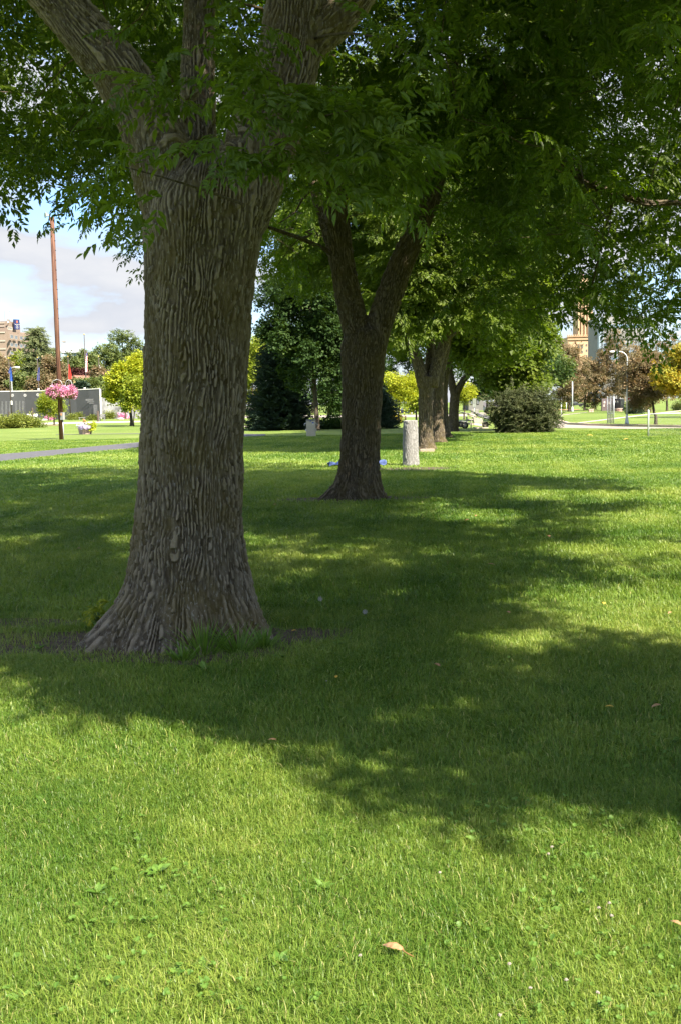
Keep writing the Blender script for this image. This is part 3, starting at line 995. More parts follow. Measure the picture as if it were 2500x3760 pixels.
# ---- second tree
t2 = thing('ash_tree', (T2C[0], YT2, 0), 'forked ash tree behind the nearest trunk, beside the pale bark pillar', 'tree', 'ash trees in the row')
E2 = [(760, 784, 906), (790, 785, 895), (820, 787, 887), (860, 789, 883), (900, 790, 880), (950, 789, 877), (1000, 787, 875), (1050, 783, 873), (1080, 779, 874), (1110, 772, 876), (1130, 765, 878), (1150, 757, 881)]
vs, fs, ax2 = lathe_profile(E2, YT2, -0.12, P(845, 745, YT2)[2], [(math.radians(205), 0.6, 0.4), (math.radians(335), 0.3, 0.35), (math.radians(268), 0.25, 0.35), (math.radians(90), 0.4, 0.6)], 4, dome_h=0.5)
sh = MB().add(vs, fs)
LIMB2 = [
    limb([(835, 860, 18.3, .22), (822, 765, 18.3, .235), (803, 690, 18.3, .22), (787, 600, 18.2, .195), (778, 500, 18.2, .18), (775, 420, 18.1, .165), (768, 300, 18, .14), (760, 150, 17.8, .11), (745, 0, 17.6, .08)]),
    limb([(845, 860, 18.3, .22), (867, 765, 18.3, .225), (893, 690, 18.3, .22), (920, 615, 18.3, .205), (950, 545, 18.3, .19), (985, 470, 18.2, .17), (1012, 380, 18.2, .15), (1035, 250, 18.3, .125), (1050, 100, 18.4, .10), (1062, -60, 18.5, .07)]),
    limb([(800, 680, 18.5, .15), (775, 600, 18.9, .12), (745, 500, 19.4, .10), (715, 400, 19.8, .08), (690, 280, 20, .06)]),
    limb([(1020, 345, 18.2, .10), (1130, 262, 17.4, .085), (1190, 200, 16.8, .08), (1215, 110, 16.4, .07), (1235, 0, 16.2, .06)]),
    limb([(1032, 280, 18.2, .10), (1150, 285, 17.0, .075), (1255, 340, 16.0, .062), (1345, 415, 15.3, .055), (1410, 448, 15.0, .048), (1490, 468, 14.8, .04), (1580, 468, 14.6, .03)]),
]
for lm in LIMB2:
    sh.tube([p[:3] for p in lm], [p[3] for p in lm], 16)
LF2 = [limb_frames(ax2)] + [limb_frames(l_) for l_ in LIMB2]
bark_body('trunk', M_bark2, t2, sh, LF2, 0.010, 0.026, 0.045)  # darker bark copy: shade on this trunk is put into the colour

# ---- crowns of both: where the leaf sprays hang
SKY_LEFT = [(-400, 400), (-60, 445), (55, 440), (82, 420), (124, 420), (136, 470), (152, 525), (190, 500), (215, 565), (245, 565), (265, 535), (290, 580), (335, 578), (335, 1700), (-400, 1700)]
UNDER = [(570, 590), (640, 640), (700, 625), (745, 560), (762, 470), (800, 430), (905, 440), (965, 580), (1000, 640), (1060, 690), (1170, 745), (1270, 760), (1310, 772),
         (1340, 752), (1385, 748), (1410, 764), (1440, 766), (1470, 742), (1500, 778), (1530, 788), (2000, 770), (2000, 2600), (570, 2600)]
TRUNK1 = [(300, 400), (660, 330), (640, 420), (600, 560), (585, 1700), (200, 1700), (320, 1000), (330, 500)]
LIMBL = [(60, -40), (205, -40), (330, 140), (420, 250), (470, 330), (620, 330), (640, 440), (320, 440), (285, 280), (215, 180), (150, 95)]
LIMBR = [(606, -40), (765, -40), (735, 190), (660, 400), (570, 380), (600, 150)]
HOLES = [[(490, 150), (520, 140), (530, 200), (500, 250), (478, 230)], [(868, 55), (905, 55), (915, 95), (880, 105)], [(500, 20), (540, 10), (545, 50), (510, 60)], [(1265, 610), (1290, 600), (1300, 640), (1270, 650)]]
# sunlit ground (photo px): nothing of the two crowns stands between it and the sun
LIT = [
    [(-900, 1490), (-200, 1520), (0, 1525), (90, 1580), (170, 1628), (300, 1645), (440, 1645), (520, 1672), (600, 1718), (700, 1765), (860, 1840), (1000, 1855), (1100, 1880), (1240, 1908), (1275, 1838), (1400, 1845), (1568, 1900), (1900, 1960), (1900, 3600), (-900, 3600)],
    [(1120, 1350), (1230, 1330), (1330, 1358), (1568, 1340), (1900, 1330), (1900, 1480), (1568, 1488), (1360, 1478), (1330, 1440), (1230, 1420), (1180, 1432), (1150, 1400)],
    [(950, 1462), (1090, 1425), (1190, 1450), (1195, 1500), (1150, 1540), (1080, 1510), (1020, 1480)],
    [(-600, 960), (335, 985), (335, 1070), (150, 1078), (-600, 1092)],
    [(555, 960), (955, 990), (1060, 1000), (1568, 985), (2000, 985), (2000, 1200), (1568, 1192), (1480, 1175), (1400, 1108), (1200, 1098), (930, 1083), (760, 1072), (555, 1066)],
    [(1000, 1165), (1100, 1175), (1160, 1205), (1060, 1212), (960, 1192)],
    [(1240, 1262), (1420, 1250), (1500, 1268), (1360, 1290), (1250, 1285)],
    [(30, 1290), (90, 1286), (95, 1302), (35, 1305)], [(240, 1236), (300, 1234), (300, 1247), (240, 1248)],
    [(1070, 1555), (1130, 1550), (1140, 1578), (1080, 1580)],
    [(1330, 1203), (1568, 1199), (1700, 1199), (1700, 1240), (1350, 1246)],
    [(1150, 1126), (1400, 1134), (1475, 1150), (1300, 1160), (1130, 1150)], [(1240, 1288), (1700, 1272), (1700, 1328), (1330, 1334)], [(900, 1150), (1010, 1152), (1020, 1164), (920, 1166)],
]
LIT_P = [0.0, 0.0, 0.05, 0.0, 0.0, 0.05, 0.1, 0.1, 0.1, 0.2, 0.03, 0.05, 0.15, 0.2]

def ground_hit(p):
    t = p[:, 2] / SUND[2]
    gq = p - SUND * t[:, None]
    gq[:, 2] = 0
    return proj(gq)

def sample_crown(blobs, n, seed, own_trunk_y):
    """spray positions inside the crown's lobes, thinned to clumps, kept out of the photo's gaps and sunlit ground"""
    r = np.random.default_rng(seed)
    w = np.array([b[2] for b in blobs], float); w /= w.sum()
    out = []
    for (c, rad, _), k in zip(blobs, (w * n).astype(int)):
        d = r.normal(size=(k, 3)); d /= np.linalg.norm(d, axis=1)[:, None]
        out.append(np.array(c) + d * (r.random(k) ** 0.42)[:, None] * np.array(rad))
    p = np.concatenate(out)
    p = p[p[:, 2] > 2.3]
    cn = vnoise(p * 0.85 + 11) * 0.6 + vnoise(p * 2.0 + 3) * 0.4
    p = p[cn > 0.47]
    px, py, dz = proj(p)
    jx = px + r.normal(0, 5, len(p)); jy = py + 18 * 7 / np.maximum(dz, 3) + r.normal(0, 5, len(p))
    front = dz > 0.3
    cn2 = vnoise(p * 0.75 + 71) * 0.65 + vnoise(p * 1.7 + 23) * 0.35
    k = np.ones(len(p), bool)
    k &= ~(front & in_poly(SKY_LEFT, jx, jy))
    k &= ~(front & in_poly(UNDER, jx, jy))
    for hpoly in HOLES:
        k &= ~(front & in_poly(hpoly, jx, jy) & (r.random(len(p)) < 0.8))
    near = front & (dz < own_trunk_y + 0.35)
    k &= ~(near & in_poly(TRUNK1, px, jy) & (dz < YT1 + 0.4))
    k &= ~(near & in_poly(LIMBL, px, py) & (dz < YT1 + 0.4) & (r.random(len(p)) < 0.97))
    k &= ~(near & in_poly(LIMBR, px, py) & (dz < YT1 + 0.4) & (r.random(len(p)) < 0.82))
    # nothing right in front of the lens
    vis = front & (px > -200) & (px < 1768) & (py > -150)
    k &= ~(vis & (dz < 4.6))
    k &= ~(vis & (dz < 9.2) & (r.random(len(p)) < np.where(py < 60, 0.9, 0.97)))
    k &= ~(vis & (px > 640) & (px < 1050) & (cn2 < 0.50) & (r.random(len(p)) < 0.85))
    cn3 = vnoise(p * 0.5 + 133) * 0.7 + vnoise(p * 1.3 + 57) * 0.3
    k &= ~(vis & (px > 760) & (py > 60) & (py < 640) & (cn3 < 0.43) & (r.random(len(p)) < 0.93))
    drop = r.random(len(p))
    for ox, oy, oz in ((0, 0, 0), (.2, 0, -.05), (-.2, 0, -.05), (0, .2, -.05), (0, -.2, -.05), (0, 0, -.2)):
        gx, gy, gd = ground_hit(p + np.array([ox, oy, oz]))
        for poly, keep in zip(LIT, LIT_P):
            k &= ~((gd > 0.3) & in_poly(poly, gx, gy) & (drop >= keep))
    k &= ~((gd <= 0.3) & (r.random(len(p)) < 0.9))
    return p[k]

B1 = [((-0.6, 8.2, 8.4), (6.2, 6.2, 4.4), 1.0), ((3.6, 5.2, 7.2), (5.0, 6.6, 3.8), 0.85), ((-4.8, 11.5, 6.9), (4.6, 5.0, 3.6), 0.6), ((3.2, 11.2, 6.6), (3.6, 3.6, 3.6), 0.4), ((5.2, 3.0, 5.2), (2.6, 4.6, 2.4), 0.4), ((3.2, 1.4, 6.0), (3.0, 2.8, 1.7), 0.55), ((0.9, 3.6, 7.2), (2.6, 2.4, 1.7), 0.4)]
B2 = [((0.4, 18.6, 8.6), (6.2, 6.0, 5.2), 1.0), ((4.6, 16.2, 6.0), (4.4, 4.6, 3.9), 1.5), ((-4.2, 17.6, 7.0), (4.2, 4.6, 3.6), 0.5), ((1.6, 16.0, 6.0), (3.4, 3.2, 3.2), 0.4)]
p1_ = sample_crown(B1, 20500, 1, 7.5)
p2_ = sample_crown(B2, 16500, 2, 18.3)
CROWN_N = [len(p1_), len(p2_)]

def ash_crown(root, pts, seed, c):
    r = np.random.default_rng(seed)
    o = pts - np.array(c)
    az = np.arctan2(o[:, 1], o[:, 0]) + r.normal(0, 0.9, len(pts))
    px, py, dz = proj(pts)
    close = (dz > 0) & (dz < 10) & (px > -150) & (px < 1720) & (py > -80)
    tn = np.clip(vnoise(pts * 0.7 + 50) * 0.9 + r.normal(0, 0.15, len(pts)) + 0.05, 0, 1)
    parts = []
    if close.any():
        parts.append(instance(ASH_HI, pts[close], r.uniform(0.75, 1.02, close.sum()), seed + 1, az[close], 0.6, 0.35, None, tn[close]))
    parts.append(instance(ASH_LO, pts[~close], r.uniform(0.85, 1.2, (~close).sum()), seed + 2, az[~close], 0.6, 0.35, None, tn[~close]))
    return parts

def tubes_mesh(name, tubes, mat, root, n=6):
    mb = MB()
    for pp, rr in tubes: mb.tube(pp, rr, n)
    return mb.build(name, mat, root)

# hand placed sprigs hanging in front of the big trunk (px, py, Y, azimuth deg, scale)
SPRIG = [(300, 395, 5.6, 190, 1.0), (360, 395, 5.6, 180, 1.0), (410, 410, 5.5, 200, 1.0), (455, 405, 5.5, 240, 0.9), (350, 440, 5.5, 170, .8), (480, 400, 5.6, 300, .9),
         (350, 130, 6.2, 250, 1.0), (385, 160, 6.1, 280, 1.0), (410, 110, 6.1, 300, 1.0), (440, 150, 6.2, 330, 1.0), (345, 190, 6.2, 200, 0.9), (420, 70, 6.4, 0, 1), (380, 70, 6.4, 180, 1),
         (395, 225, 6.2, 260, .8), (290, 245, 6.0, 190, .7), (320, 210, 6.0, 210, .8),
         (520, 235, 5.9, 10, 1.0), (560, 215, 5.9, 30, 1.0), (600, 230, 5.8, 350, 1.1), (640, 245, 5.8, 0, 1.1), (690, 250, 5.7, 10, 1.1), (740, 255, 5.6, 0, 1.1), (790, 262, 5.5, 20, 1.0),
         (560, 280, 5.8, 320, 1.0), (600, 300, 5.8, 300, 1.0), (650, 310, 5.7, 320, 1.1), (700, 320, 5.7, 340, 1.1), (750, 330, 5.6, 330, 1.1), (800, 330, 5.5, 340, 1.1), (850, 350, 5.5, 330, 1.0),
         (520, 300, 5.9, 250, 1.0), (540, 350, 5.8, 260, .9), (590, 355, 5.8, 280, .9), (640, 370, 5.8, 300, 1.0), (720, 385, 5.6, 310, 1.0), (780, 390, 5.5, 320, 1.0), (830, 395, 5.5, 320, 1.0), (880, 400, 5.5, 310, 1.0), (905, 425, 5.4, 300, .9),
         (480, 255, 6.0, 200, .9), (500, 200, 6.0, 150, .9), (700, 210, 5.9, 40, 1.0), (760, 300, 5.6, 10, 1.0), (820, 290, 5.5, 0, .9), (690, 160, 6.0, 60, 1), (640, 180, 6, 100, 1), (580, 160, 6.1, 120, .9),
         (560, 120, 6.3, 60, 1.0), (530, 60, 6.4, 90, 1.0), (610, 60, 6.5, 40, .9), (960, 150, 6.0, 280, 1.0), (990, 120, 6.0, 300, 1.0), (1000, 180, 6.0, 270, 1.0), (985, 210, 5.9, 260, .9), (930, 110, 6.2, 220, .9),
         (1510, 90, 6.2, 300, 1.0), (1540, 130, 6.1, 270, 1.0), (1500, 140, 6.2, 260, 1.0), (1555, 60, 6.3, 320, 1.0), (1475, 60, 6.4, 240, 1.0)]
sp = np.array([P(x, y, Y) for x, y, Y, _, _ in SPRIG])
rs = np.random.default_rng(77)
rep = np.array([1 if (x < 500 or x > 930) else 2 for x, *_ in SPRIG])
sp = np.repeat(sp, rep, axis=0); sp = sp + rs.normal(0, 0.05, sp.shape)
saz = np.repeat(np.radians([a for _, _, _, a, _ in SPRIG]), rep) + rs.normal(0, 0.35, len(sp))
ssc = np.repeat([s_ for *_, s_ in SPRIG], rep) * rs.uniform(0.62, 0.82, len(sp))
sprig = instance(ASH_HI, sp, ssc, 5, saz, 0.3, 0.4, None, rs.uniform(0.45, 0.95, len(sp)))

pr1 = ash_crown(t1, p1_, 31, (-1, 7.5, 5)) + [sprig]
v, t, q = join(pr1)
np_mesh('crown', v, t, M_ash, t1, q)
pr2 = ash_crown(t2, p2_, 41, (0.3, 18.3, 5))
v, t, q = join(pr2)
np_mesh('crown', v, t, M_ash, t2, q)

nodes1 = [(np.array(q_[:3]), q_[3]) for lm in LIMB1 for q_ in lm[3:]]
tb, nodes1 = grow(nodes1, thin(p1_, 90, 3), 3, 0.04, 8)
tb2, _ = grow(nodes1, thin(p1_, 330, 4), 4, 0.02, 4)
def bare_near(tube):
    qx, qy, qd = proj(np.array(tube[0]))
    return bool(((qd > 0) & (qd < 9.6) & (qx > 700) & (qx < 1700) & (qy > -120)).any())
tb = [t_ for t_ in tb if not bare_near(t_)]
tb2 = [t_ for t_ in tb2 if not bare_near(t_)]
# the sprigs hang on thin shoots
shoots = []
for a, b_, c_ in (((560, 470, 7.25), (430, 420, 5.6), (290, 385, 5.6)), ((410, 225, 7.2), (395, 150, 6.2), (350, 140, 6.2)), ((430, 228, 7.3), (480, 190, 7.0), (530, 195, 6.6)),
                  ((640, 330, 7.3), (700, 270, 5.8), (800, 255, 5.5)), ((640, 340, 7.3), (760, 330, 5.7), (905, 415, 5.4)), ((530, 190, 6.6), (560, 230, 5.9), (690, 250, 5.7)), ((720, 90, 7.7), (880, 40, 6.6), (985, 170, 6.0))):
    A, B_, C_ = P(*a), P(*b_), P(*c_)
    pts = [A * (1 - f) ** 2 + 2 * B_ * f * (1 - f) + C_ * f * f for f in np.linspace(0, 1, 8)]
    shoots.append((pts, [0.010 - 0.007 * f for f in np.linspace(0, 1, 8)]))
tubes_mesh('branches', tb + tb2 + shoots, M_bark2, t1)
nodes2 = [(np.array(q_[:3]), q_[3]) for lm in LIMB2 for q_ in lm[3:]]
tb, nodes2 = grow(nodes2, thin(p2_, 80, 5), 5, 0.045, 8)
tb2, _ = grow(nodes2, thin(p2_, 260, 6), 6, 0.02, 4)
tubes_mesh('branches', tb + tb2, M_bark2, t2)

# ---- the rest of the row, further off
def row_ash(pxs, limbs, Y, crown, n, seed, label, flare=1.0, scale=1.35):
    b = G(pxs[0][0], pxs[0][1])
    root = thing('ash_tree', (P(pxs[0][0], pxs[0][1], Y)[0], Y, 0), label, 'tree', 'ash trees in the row')
    k = Y / FPX
    mb = MB()
    tp = [P(x, y, Y) for x, y, h in pxs]; tr = [h * k for x, y, h in pxs]
    tp = [tp[0] + np.array([0, 0, -0.25])] + tp; tr = [tr[0] * 1.12] + tr
    mb.tube(tp, tr, 28)
    fr = []
    ax = [(*p, r_) for p, r_ in zip(tp, tr)]
    fr.append(limb_frames(ax))
    nodes = []
    for lm in limbs:
        l3 = [(*P(x, y, Y + dy), h * k) for x, y, h, dy in lm]
        mb.tube([p[:3] for p in l3], [p[3] for p in l3], 16)
        fr.append(limb_frames(l3))
        nodes += [(np.array(p[:3]), p[3]) for p in l3[1:]]
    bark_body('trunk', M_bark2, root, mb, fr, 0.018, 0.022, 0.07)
    rg = np.random.default_rng(seed)
    pts = []
    for c, r_, w in crown:
        pp, _ = crown_points(rg, c, r_, int(n * w), 34, 'oval', 0.40)
        pts.append(pp)
    pts = np.concatenate(pts)
    px, py, dz = proj(pts)
    kk = ~(in_poly([(1262, 755), (1568, 740), (1568, 1000), (1320, 960), (1306, 880), (1300, 810)], px, py) | in_poly([(560, 560), (624, 560), (608, 690), (600, 800), (560, 800)], px, py))
    kk &= ~(in_poly([(880, 850), (965, 835), (965, 1100), (880, 1100)], px, py))
    kk &= pts[:, 2] > 2.2
    pts = pts[kk]
    az = np.arctan2(pts[:, 1] - Y, pts[:, 0] - root.location[0]) + rg.normal(0, 0.8, len(pts))
    tn = np.clip(vnoise(pts * 0.6 + seed) + rg.normal(0, 0.12, len(pts)), 0, 1)
    v, t, q = instance(ASH_LO if Y < 40 else MAPLE, pts, scale * rg.uniform(0.8, 1.2, len(pts)), seed, az, 0.4, 0.35, None, tn)
    np_mesh('crown', v, t, M_ash2, root, q)
    tb, _ = grow(nodes, thin(pts, 70, seed), seed, 0.05, 5)
    tubes_mesh('branches', tb, M_bark2, root)
    return root

def X_at(px, Y): return P(px, HOR, Y)[0]
row_ash([(981, 1037, 26), (980, 1025, 21), (979, 1005, 17.5), (979, 960, 16.2), (980, 900, 16.5), (984, 866, 17)],
        [[(976, 890, 16, 0), (963, 838, 12.5, 0), (945, 780, 10, 0.2), (930, 700, 8, 0.4), (920, 600, 6, .5)], [(992, 890, 16, 0), (1003, 845, 13, 0), (1022, 790, 11.5, 0), (1040, 715, 10.5, 0), (1050, 600, 8, 0), (1055, 480, 6, 0)], [(988, 870, 13, .4), (990, 800, 9, .8), (992, 700, 7, 1)]],
        36.7, [((X_at(965, 36.7), 36.5, 9.2), (4.6, 4.6, 4.8), 0.7), ((X_at(800, 36.7), 36.0, 8.4), (3.2, 3.6, 3.2), 0.35), ((X_at(1130, 36.7), 36.5, 7.8), (2.8, 3.4, 3.6), 0.3), ((X_at(945, 36.7), 34.4, 5.4), (1.3, 1.5, 1.9), 0.16), ((X_at(975, 36.7), 34.2, 6.6), (1.6, 1.2, 1.6), 0.14), ((X_at(1060, 36.7), 35, 5.4), (1.5, 1.6, 1.7), 0.12)], 3300, 61,
        'twin limbed ash tree just behind the pale bark pillar with a board at its foot')
row_ash([(1009, 1019, 21), (1008, 1010, 17), (1006, 960, 14), (1007, 900, 14), (1010, 850, 13)],
        [[(1006, 860, 11, 0), (995, 800, 8, 0.3), (985, 700, 6, 0.6)], [(1012, 860, 11, 0), (1030, 790, 8, 0), (1045, 690, 6, 0)]],
        43.0, [((X_at(1020, 43), 43.2, 8.6), (4.4, 4.6, 4.6), 1.0), ((X_at(1120, 43), 43, 6.6), (2.4, 3, 3.2), 0.35), ((X_at(950, 43), 42, 5.2), (1.5, 1.6, 1.8), 0.16)], 2000, 62, 'stout ash trunk half hidden behind the twin limbed ash', scale=1.3)
row_ash([(1026, 1007, 17), (1024, 998, 13), (1021, 955, 10.5), (1020, 905, 9.5), (1024, 850, 9)],
        [[(1023, 860, 8, 0), (1012, 800, 6, 0), (1000, 720, 5, 0)], [(1026, 860, 8, 0), (1045, 800, 6, 0), (1060, 730, 5, 0)]],
        49.0, [((X_at(1050, 49), 49, 8.4), (4.2, 4.4, 4.8), 1.0), ((X_at(1130, 49), 48.5, 5.6), (1.9, 2.6, 2.6), 0.3), ((X_at(1075, 49), 47.6, 4.6), (1.3, 1.6, 1.7), 0.2)], 1900, 63, 'slim dark ash trunk between two stouter trunks of the row', scale=1.3)
row_ash([(1043, 995, 15), (1043, 986, 12.5), (1044, 950, 11), (1047, 905, 11)],
        [[(1050, 905, 9, 0), (1066, 875, 7, 0), (1095, 845, 5.5, 0), (1130, 800, 4, 0)], [(1044, 905, 9, 0), (1035, 860, 7.5, 0), (1030, 780, 6, 0)]],
        59.0, [((X_at(1085, 59), 59, 8.0), (4.4, 4.4, 4.9), 1.0), ((X_at(1165, 59), 58, 5.0), (2.2, 2.6, 2.9), 0.5), ((X_at(1090, 59), 57.4, 4.6), (1.6, 1.8, 2.0), 0.25)], 2400, 64, 'farthest ash of the row, its leaning limb over the white gun', scale=1.25)
# ================================================================== background kit
def gy(px, py):
    """distance of the ground point at photo pixel, and metres per photo px there"""
    y = float(G(px, py)[1])
    return y, y / FPX

def tree_px(name, bx, by, cx, cyy, hw, hh, trunk_px, n, temps, mat, label, cat='tree', Y=None, depth=1.0, **kw):
    """a tree from its base, crown centre and crown half size in photo px"""
    if Y is None: Y = gy(bx, by)[0]
    k = Y / FPX
    b = P(bx, by, Y); c = P(cx, cyy, Y)
    return tree(name, (b[0], Y), trunk_px * k, c, (hw * k, hw * k * depth, hh * k), n, temps, mat, label, cat, **kw)

def conifer(name, bx, by, top, hw, n, temps, mat, label, Y=None, seed=1, scale=1.0, bare=0.02, group=None, trunk_px=5, whorls=16, power=1.0, cat='conifer tree'):
    """whorls of boughs, long and drooping at the foot, short at the top"""
    if Y is None: Y = gy(bx, by)[0]
    k = Y / FPX
    rg = np.random.default_rng(seed)
    b = P(bx, by, Y); H = (P(bx, top, Y)[2]); b = np.array([b[0], Y, 0.0])
    R_ = hw * k
    root = thing(name, b, label, cat, group)
    mb = MB()
    mb.tube([b + [0, 0, -.05], b + [0, 0, H * 0.5], b + [0, 0, H * 0.98]], [trunk_px * k, trunk_px * k * 0.55, 0.01], 8)
    pos, az, pit = [], [], []
    per = max(5, n // (whorls * 9))
    for wv in range(whorls):
        f = bare + (1 - bare) * (wv + rg.uniform(-.3, .3)) / whorls
        f = min(max(f, 0.01), 0.985)
        ln = R_ * (1 - f) ** power * 1.0 + R_ * 0.05
        nb = max(4, int(per * (1.25 - f)))
        for j in range(nb):
            a = 2 * math.pi * (j + rg.uniform(-.4, .4)) / nb + wv
            l_ = ln * rg.uniform(0.72, 1.12)
            dz = -0.18 * l_ if f < 0.6 else 0.15 * l_
            e = b + np.array([math.cos(a) * l_, math.sin(a) * l_, f * H + dz])
            s0 = b + np.array([0, 0, f * H])
            mb.tube([s0, (s0 + e) / 2 + [0, 0, 0.05 * l_], e], [0.022 * R_ / 1.5, 0.014 * R_ / 1.5, 0.004], 4, caps=False)
            m = 9
            for q in range(m):
                t_ = 0.22 + 0.78 * (q + rg.random()) / m
                p = s0 * (1 - t_) + e * t_ + np.array([0, 0, 0.05 * l_ * math.sin(3 * t_)])
                p = p + rg.normal(0, 0.07 * R_, 3) * [1, 1, 0.6]
                pos.append(p); az.append(a + rg.normal(0, 0.6)); pit.append(0.25 if f < .6 else -0.3)
    pos = np.array(pos); pos[:, 2] = np.maximum(pos[:, 2], 0.1)
    v, t, q = instance(temps, pos, scale * rg.uniform(0.75, 1.25, len(pos)), seed, np.array(az), 0.3, 0.5, np.array(pit), tint_mix=0.6)
    np_mesh('needles', v, t, mat, root, q)
    mb.build('trunk', M_barkd, root)
    return root

def shrub(name, cx, by, hw, h, n, temps, mat, label, cat='shrub', Y=None, scale=1.0, seed=1, group=None, depth=1.0, k_=14, tilt=0.6):
    if Y is None: Y = gy(cx, by)[0]
    k = Y / FPX
    rg = np.random.default_rng(seed)
    b = P(cx, by, Y)
    root = thing(name, (b[0], Y, 0), label, cat, group)
    hh = h * k
    pts, cl = crown_points(rg, (b[0], Y, hh * 0.45), (hw * k, hw * k * depth, hh * 0.62), n, k_, 'oval', 0.5)
    pts[:, 2] = np.abs(pts[:, 2]) * 1.0 + 0.02
    v, t, q = instance(temps, pts, scale * rg.uniform(0.7, 1.25, n), seed, tilt=tilt, tint_mix=0.6)
    np_mesh('foliage', v, t, mat, root, q)
    mb = MB()
    for c in cl[:8]:
        e = np.array([c[0], c[1], max(0.08, c[2])])
        mb.tube([(b[0] + rg.normal(0, .03), Y + rg.normal(0, .03), 0), (np.array([b[0], Y, 0]) + e) / 2 + [0, 0, .05 * hh], e], [0.018 + 0.01 * hh, 0.012, 0.005], 5)
    mb.build('stems', M_twig, root)
    return root

# ------------------------------------------------------------------ paints
M_polewood = surf('creosoted pole wood', (0.07, 0.028, 0.02), 0.8, 0.45, 9, stretch=(3, 3, 0.12), col2=(0.17, 0.085, 0.055))
M_grey = surf('grey steel', (0.32, 0.33, 0.34), 0.5, 0.1, 8, metal=0.3)
M_galv = surf('galvanised steel', (0.50, 0.53, 0.56), 0.45, 0.1, 10, metal=0.35)
M_white = surf('white paint', (0.62, 0.62, 0.60), 0.5, 0.06, 5)
M_offwhite = surf('chalky white paint', (0.32, 0.30, 0.26), 0.6, 0.10, 9)
M_black = surf('black rubber', (0.022, 0.022, 0.024), 0.75, 0.2, 9)
M_bronze = surf('dark bronze pole', (0.055, 0.045, 0.04), 0.45, 0.15, 8)
M_granite = surf('dark polished granite', (0.050, 0.051, 0.056), 0.35, 0.10, 0.8, spec=0.5)
M_granite2 = surf('dark polished granite slab', (0.062, 0.063, 0.069), 0.35, 0.10, 0.8, spec=0.5)
M_cap = surf('white stone cap', (0.52, 0.515, 0.50), 0.7, 0.05, 3)
M_letter = surf('pale engraving', (0.20, 0.205, 0.215), 0.8, 0.1, 3)
M_relief = surf('grey etched mural', (0.15, 0.152, 0.16), 0.7, 0.42, 0.9, col2=(0.30, 0.305, 0.315))
M_gold_m = surf('gilded ball', (0.75, 0.52, 0.14), 0.3, 0.1, 6, metal=0.7)
M_blueflag = surf('royal blue cloth', (0.03, 0.085, 0.34), 0.8, 0.12, 5)
M_navyflag = surf('navy cloth', (0.035, 0.055, 0.22), 0.8, 0.12, 5)
M_redflag = surf('red cloth', (0.40, 0.04, 0.03), 0.8, 0.12, 5)
M_whiteflag = surf('white cloth', (0.72, 0.72, 0.74), 0.8, 0.06, 5)
M_tan = surf('tan aggregate planter', (0.40, 0.31, 0.235), 0.9, 0.1, 40)
M_brick = surf('taupe brick', (0.215, 0.165, 0.135), 0.9, 0.06, 2)
M_band = surf('pale stone band', (0.32, 0.285, 0.25), 0.85, 0.05, 2)
M_glass = surf('dim window glass', (0.10, 0.115, 0.135), 0.12, 0.3, 0.5, spec=0.6)
M_frame = surf('window frame', (0.24, 0.22, 0.21), 0.6, 0.1, 4)
M_signblue = surf('navy sign panel', (0.022, 0.03, 0.10), 0.5, 0.1, 3)
M_orange = surf('orange emblem', (0.75, 0.16, 0.05), 0.5, 0.1, 3)
M_roofgrey = surf('grey sheet roof', (0.20, 0.215, 0.24), 0.6, 0.06, 1)
M_roofdark = surf('dark shingle roof', (0.085, 0.08, 0.085), 0.85, 0.15, 3)
M_roofred = surf('rusty roof', (0.20, 0.105, 0.08), 0.85, 0.2, 2)
M_yellowwall = surf('cream yellow wall', (0.42, 0.35, 0.17), 0.85, 0.05, 2)
M_tower = surf('warm limestone', (0.42, 0.30, 0.19), 0.9, 0.06, 0.3)
M_towerdark = surf('warm limestone trim', (0.34, 0.22, 0.135), 0.9, 0.08, 0.3)  # darker limestone for cornices, window frames and tall panels
M_conc = surf('light grey cladding', (0.185, 0.187, 0.195), 0.8, 0.05, 0.2)
M_spandrel = surf('dark grey spandrel', (0.14, 0.138, 0.136), 0.8, 0.05, 0.2)
M_blueglass = surf('blue strip glazing', (0.12, 0.18, 0.26), 0.2, 0.2, 0.2, spec=0.6)
M_timber = surf('weathered bollard timber', (0.075, 0.058, 0.047), 0.9, 0.25, 9, stretch=(1, 1, .2))
M_bush = leaf_mat('bedding leaves', [(0, (0.08, 0.12, 0.018)), (1, (0.20, 0.22, 0.035))], 0.3, (1.2, 1.1, .5))
M_pink = leaf_mat('pink petals', [(0, (0.52, 0.13, 0.30)), (0.5, (0.66, 0.27, 0.44)), (1, (0.72, 0.48, 0.58))], 0.25, (1.1, 1, 1))
M_wpetal = leaf_mat('white petals', [(0, (0.65, 0.66, 0.6)), (1, (0.85, 0.85, 0.82))], 0.2, (1, 1, 1))
M_lilac = leaf_mat('lilac petals', [(0, (0.42, 0.36, 0.58)), (1, (0.75, 0.70, 0.82))], 0.2, (1, 1, 1))
M_lime = leaf_mat('lime leaves', [(0, (0.25, 0.34, 0.02)), (1, (0.48, 0.50, 0.04))], 0.3, (1.1, 1.1, .5))
M_opetal = leaf_mat('orange petals', [(0, (0.72, 0.16, 0.05)), (1, (0.85, 0.32, 0.08))], 0.2, (1, 1, 1))
M_straw = leaf_mat('straw plumes', [(0, (0.36, 0.26, 0.12)), (1, (0.58, 0.44, 0.24))], 0.25, (1, 1, .8))
M_bark_pale = bark_mat('pale cast bark', 1.0, ((0.150, 0.147, 0.142), (0.182, 0.180, 0.177)), 0.0, 0.5, 0.2)
PETAL = [twig_broad(i + 90, 16, 0.055, 0.9, 0.16, 0.2) for i in range(5)]
SPIKE = [twig_needle(i + 40, 14, 0.30, 0.02, 0.25) for i in range(4)]

